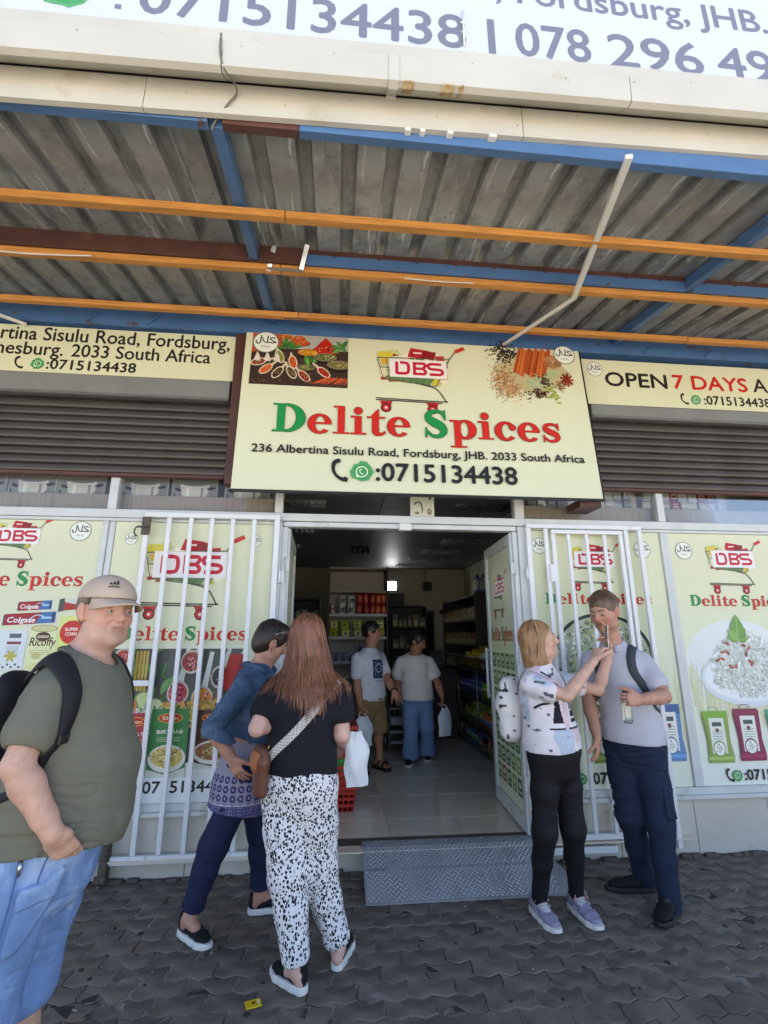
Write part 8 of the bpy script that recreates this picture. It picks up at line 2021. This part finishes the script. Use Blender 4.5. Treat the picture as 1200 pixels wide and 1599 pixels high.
strap('strap_webbing', ST, [m_ + FB * .05 - UB * .24 - RB * .085, m_ + FB * .02 - UB * .32 - RB * .06, m_ - FB * .05 - UB * .40 - RB * .04], .022, .003, GREYN, t, .005)
m2 = lerp(J['neck'], J['shR'], .6); strap('strap', ST, [m2 - FB * .10, m2 + UB * .02, m2 + FB * .09 - UB * .06, m2 + FB * .11 - UB * .16, m2 + FB * .04 - UB * .24 + RB * .04], .055, .006, GREYN, t, .006)
strap('tail', ST, [(2.10, -.56, 1.20), (2.11, -.56, 1.08), (2.11, -.57, .97)], .028, .004, GREYN, t, .008)
t = thing('pouch', 'small dark pouch hanging at the chest of the man in grey', 'pouch', (1.70, -.74, 1.30)); b = MB(); b.bar((1.70, -.74, 1.26), (1.715, -.74, 1.36), .06, .03, (0, -1, 0), .008); b.build('body', mat('dark_leather', srgb('2d2426'), .5), t); b = MB(); b.tube(catmull([(1.715, -.735, 1.36), (1.77, -.72, 1.44), (1.83, -.66, 1.50)], 4), .004, 5); b.build('cord', M_BLACK, t)

# ================================================================== two customers inside
J = A3(dict(head=(0.433, 2.0, 1.600), neck=(0.412, 2.0, 1.405), chest=(0.406, 2.0, 1.215), waist=(0.415, 2.0, 1.035), pel=(0.425, 2.0, 0.880), shR=(0.265, 1.885, 1.315), shL=(0.535, 2.120, 1.315), elR=(0.262, 1.86, 1.045), wrR=(0.297, 1.83, 0.835),
            elL=(0.610, 1.98, 1.085), wrL=(0.672, 1.87, 0.965), knR=(0.345, 1.93, .55), anR=(0.335, 1.97, .23), knL=(0.525, 2.05, .55), anL=(0.530, 2.07, .23)))
FC = nrm(np.cross(UPV, nrm(J['shR'] - J['shL']))); D = dict(hip=(.165, .135), waist=(.16, .135), chest=(.172, .125), fp=nrm((.65, -.75, 0)), arm=1.1, leg=1.0, neck=.056, z0=.14)
hips(J, D); J['toR'] = (.38, 1.80, .14); J['toL'] = (.635, 1.90, .14)
root = thing('person', 'man in a white printed T-shirt and khaki shorts inside the shop', 'person', (.43, 2.0, .14)); SK = np.array(srgb('b57f63'))
D['hands'] = [dict(w=J['wrR'], d=(.1, -.05, -1), pn=(.7, .5, 0), side=1, curl=.8), dict(w=J['wrL'], d=(.50, -.28, -.80), pn=(-.3, .9, -.2), side=-1, curl=.12, spread=.3)]
S, H = make_person(J, D, '', SK, root, .0065, head_f=nrm((.92, -.25, -.05)), hk=.95); DKH = np.array(srgb('241d19')); H.eyes(root, srgb('2c2018'), mat('brow_dark'))
def crop_hair(H, root, col, long=False):
    lo_ = H.c - .22; hi_ = H.c + .2; B3 = (H.r, H.f, H.u); SHR = Sdf(lo_, hi_, .006); SHR.ell(H.P(0, -.016, .034), B3, (.088, .111, .109), .01); SHR.cut(H.P(0, .0, -.055), -H.u + H.f * .3); SHR.ell(H.P(0, .115, -.03), B3, (.095, .075, .105), .012, '-')
    if long: SHR.ell(H.P(0, -.095, -.01), B3, (.05, .05, .06), .03)
    for q in (-1, 1): SHR.ell(H.P(q * .093, .0, -.010), B3, (.03, .025, .036), .004, '-')
    solid('hair', SHR, M_HAIR, root, 1, colors=lambda V: col[None] * (1 + .4 * vnoise(V * 60, 2))[:, None])
crop_hair(H, root, DKH)
def print_col(V):
    C = np.tile(np.array(srgb('d6d4d8')), (len(V), 1)); a = (V - J['chest']) @ RBx; z = V[:, 2]; f = ((V - J['chest']) @ FC) > .03; nv = np.array(srgb('27334f')); m = f & (np.abs(a) < .075) & (z > 1.10) & (z < 1.305); C[m] = nv
    rad = np.sqrt(a ** 2 + (z - 1.215) ** 2); C[m & (np.abs(rad - .045) < .007)] = np.array(srgb('aab4c8')); C[m & (np.abs(np.sin(a * 95) * np.sin(z * 95)) > .72)] = np.array(srgb('7f8cab')); C[f & (np.abs(a) < .06) & (np.abs(z - 1.08) < .006)] = np.array(srgb('8f96a8')); return C
RBx = basis(FC)[0]
o, ST = tee(root, J, D, cloth_mat('white_tee', (1, 1, 1), .85, 400, attr=True), .018, lo=[(.83, (.185, .158), 0), (.95, (.182, .155), 0)], hem=(0, 0, .865), sl=.62, slr=(.072, .076), colors=print_col, wr=dict(amp=.006, freq=8, seed=71), neck_cut=(J['neck'] + UPV * .035, basis(FC), (.075, .072, .03)))
trousers(root, J, D, cloth_mat('khaki_twill', srgb('8b7350'), .85, 350, var=.1), (0, 0, .91), .016, (.105, .10, .10, .104), end=.47, name='shorts', wr=dict(amp=.005, freq=9, seed=73))
SAND = mat('sandal_black', srgb('18181a'), .6)
def sandal(hl, to):
    hl = np.array([*hl, .14]); to = np.array([*to, .14]); d = nrm(to - hl); s_ = np.cross(d, UPV); L = np.linalg.norm(to - hl); b = MB(); pl = [hl + d * L * t_ + s_ * w_ for t_, w_ in ((0, -.02), (0, .02), (.15, .034), (.5, .036), (.75, .045), (.95, .03), (1, 0), (.95, -.03), (.75, -.045), (.5, -.036), (.15, -.034))]
    b.add([tuple(p) for p in pl] + [tuple(p + UPV * .03) for p in pl], [tuple(range(10, -1, -1)), tuple(range(11, 22))] + [(i, (i + 1) % 11, 11 + (i + 1) % 11, 11 + i) for i in range(11)])
    for q in (.42, .68):
        P = [hl + d * L * q + s_ * .045 * math.cos(a) + UPV * (.028 + .058 * math.sin(a)) for a in np.linspace(0, math.pi, 9)]; b.tube(P, .012, 6)
    b.build('sandal', SAND, root)
    S_ = Sdf(np.minimum(hl, to) - .06, np.maximum(hl, to) + np.array([.06, .06, .14]), .006); S_.loft([(hl + d * .05 + UPV * .065, s_, UPV, .032, .035), (hl + d * L * .5 + UPV * .055, s_, UPV, .036, .028), (hl + d * L * .85 + UPV * .042, s_, UPV, .042, .014)], .02); V, F = S_.surface(); newmesh('foot', V, F, SKIN_M, smooth=True, colors=np.tile(SK, (len(V), 1)), parent=root)
sandal((.300, 2.03), (.385, 1.80)); sandal((.470, 2.12), (.635, 1.91))
b = MB(); w_ = lerp(J['elL'], J['wrL'], .93); d_ = nrm(J['wrL'] - J['elL']); u_, v_, _ = frame_of(d_); b.tube([w_ + .036 * (math.cos(a) * u_ + math.sin(a) * v_) for a in np.linspace(0, 6.283, 17)], .009, 6, cap=False); b.build('watch', M_BLACK, root)
carrier('white plastic carrier in the hand of the man in the printed T-shirt', (.33, 1.80, .42), .21, .30, .25, (.305, 1.815, .765), .035, 2)

J = A3(dict(head=(1.000, 2.19, 1.490), neck=(0.972, 2.25, 1.338), chest=(0.975, 2.25, 1.175), waist=(0.987, 2.25, 1.015), pel=(0.995, 2.25, 0.860), shR=(0.815, 2.27, 1.250), shL=(1.140, 2.24, 1.250), elR=(0.755, 2.36, 1.035), wrR=(0.80, 2.26, .90),
            elL=(1.235, 2.20, 1.03), wrL=(1.265, 2.10, .885), knR=(0.912, 2.21, .53), anR=(0.905, 2.24, .23), knL=(1.110, 2.30, .53), anL=(1.135, 2.42, .23)))
FC = nrm(np.cross(UPV, nrm(J['shR'] - J['shL']))); D = dict(hip=(.165, .13), waist=(.155, .125), chest=(.16, .12), fp=nrm((0, -1, 0)), arm=1.0, leg=1.0, neck=.05, z0=.14)
hips(J, D); J['toR'] = (.86, 2.05, .14); J['toL'] = (1.12, 2.28, .14)
root = thing('person', 'woman in a loose white blouse and blue jeans standing inside the shop', 'person', (1.0, 2.25, .14)); SK = np.array(srgb('a9745a'))
D['hands'] = [dict(w=J['wrR'], d=(.3, -.3, -.8), pn=(.7, .3, 0), side=1, curl=.5, L=.17), dict(w=J['wrL'], d=(.05, -.1, -1), pn=(-.8, 0, 0), side=-1, curl=.9, L=.17)]
S, H = make_person(J, D, '', SK, root, .0065, head_f=nrm((.78, -.52, -.38)), head_up=(.15, -.1, 1), hk=.94); H.eyes(root, srgb('2c2018'), mat('brow_dark')); crop_hair(H, root, np.array(srgb('2a201c')), True)
o, ST = tee(root, J, D, cloth_mat('white_blouse', srgb('dad5ca'), .8, 350), .022, lo=[(.80, (.205, .175), 0), (.93, (.19, .16), 0)], hem=(0, 0, .835), sl=.56, slr=(.078, .088), wr=dict(amp=.008, freq=8, stretch=(1.2, 1.2, .6), seed=81), neck_cut=(J['neck'] + UPV * .03 + FC * .03, basis(FC), (.09, .085, .05)))
JEAN = cloth_mat('blue_jeans', srgb('6f8bb0'), .85, 320, var=.16, vscale=6)
trousers(root, J, D, JEAN, (0, 0, .9), .012, (.102, .09, .078, .105), end=.96, wr=dict(amp=.005, freq=9, stretch=(1, 1, 1.4), seed=83))
for hl, to in (((.915, 2.32), (.845, 2.05)), ((1.15, 2.52), (1.115, 2.27))): shoe(root, hl, to, .14, 'shoe', BLK, M_SOLEW, w=.042, high=.075, sole=.028, lace=M_WH)
carrier('white plastic carrier hanging from the hand of the woman in jeans', (1.285, 2.07, .46), .19, .30, .5, (1.268, 2.09, .80), .035, 4)
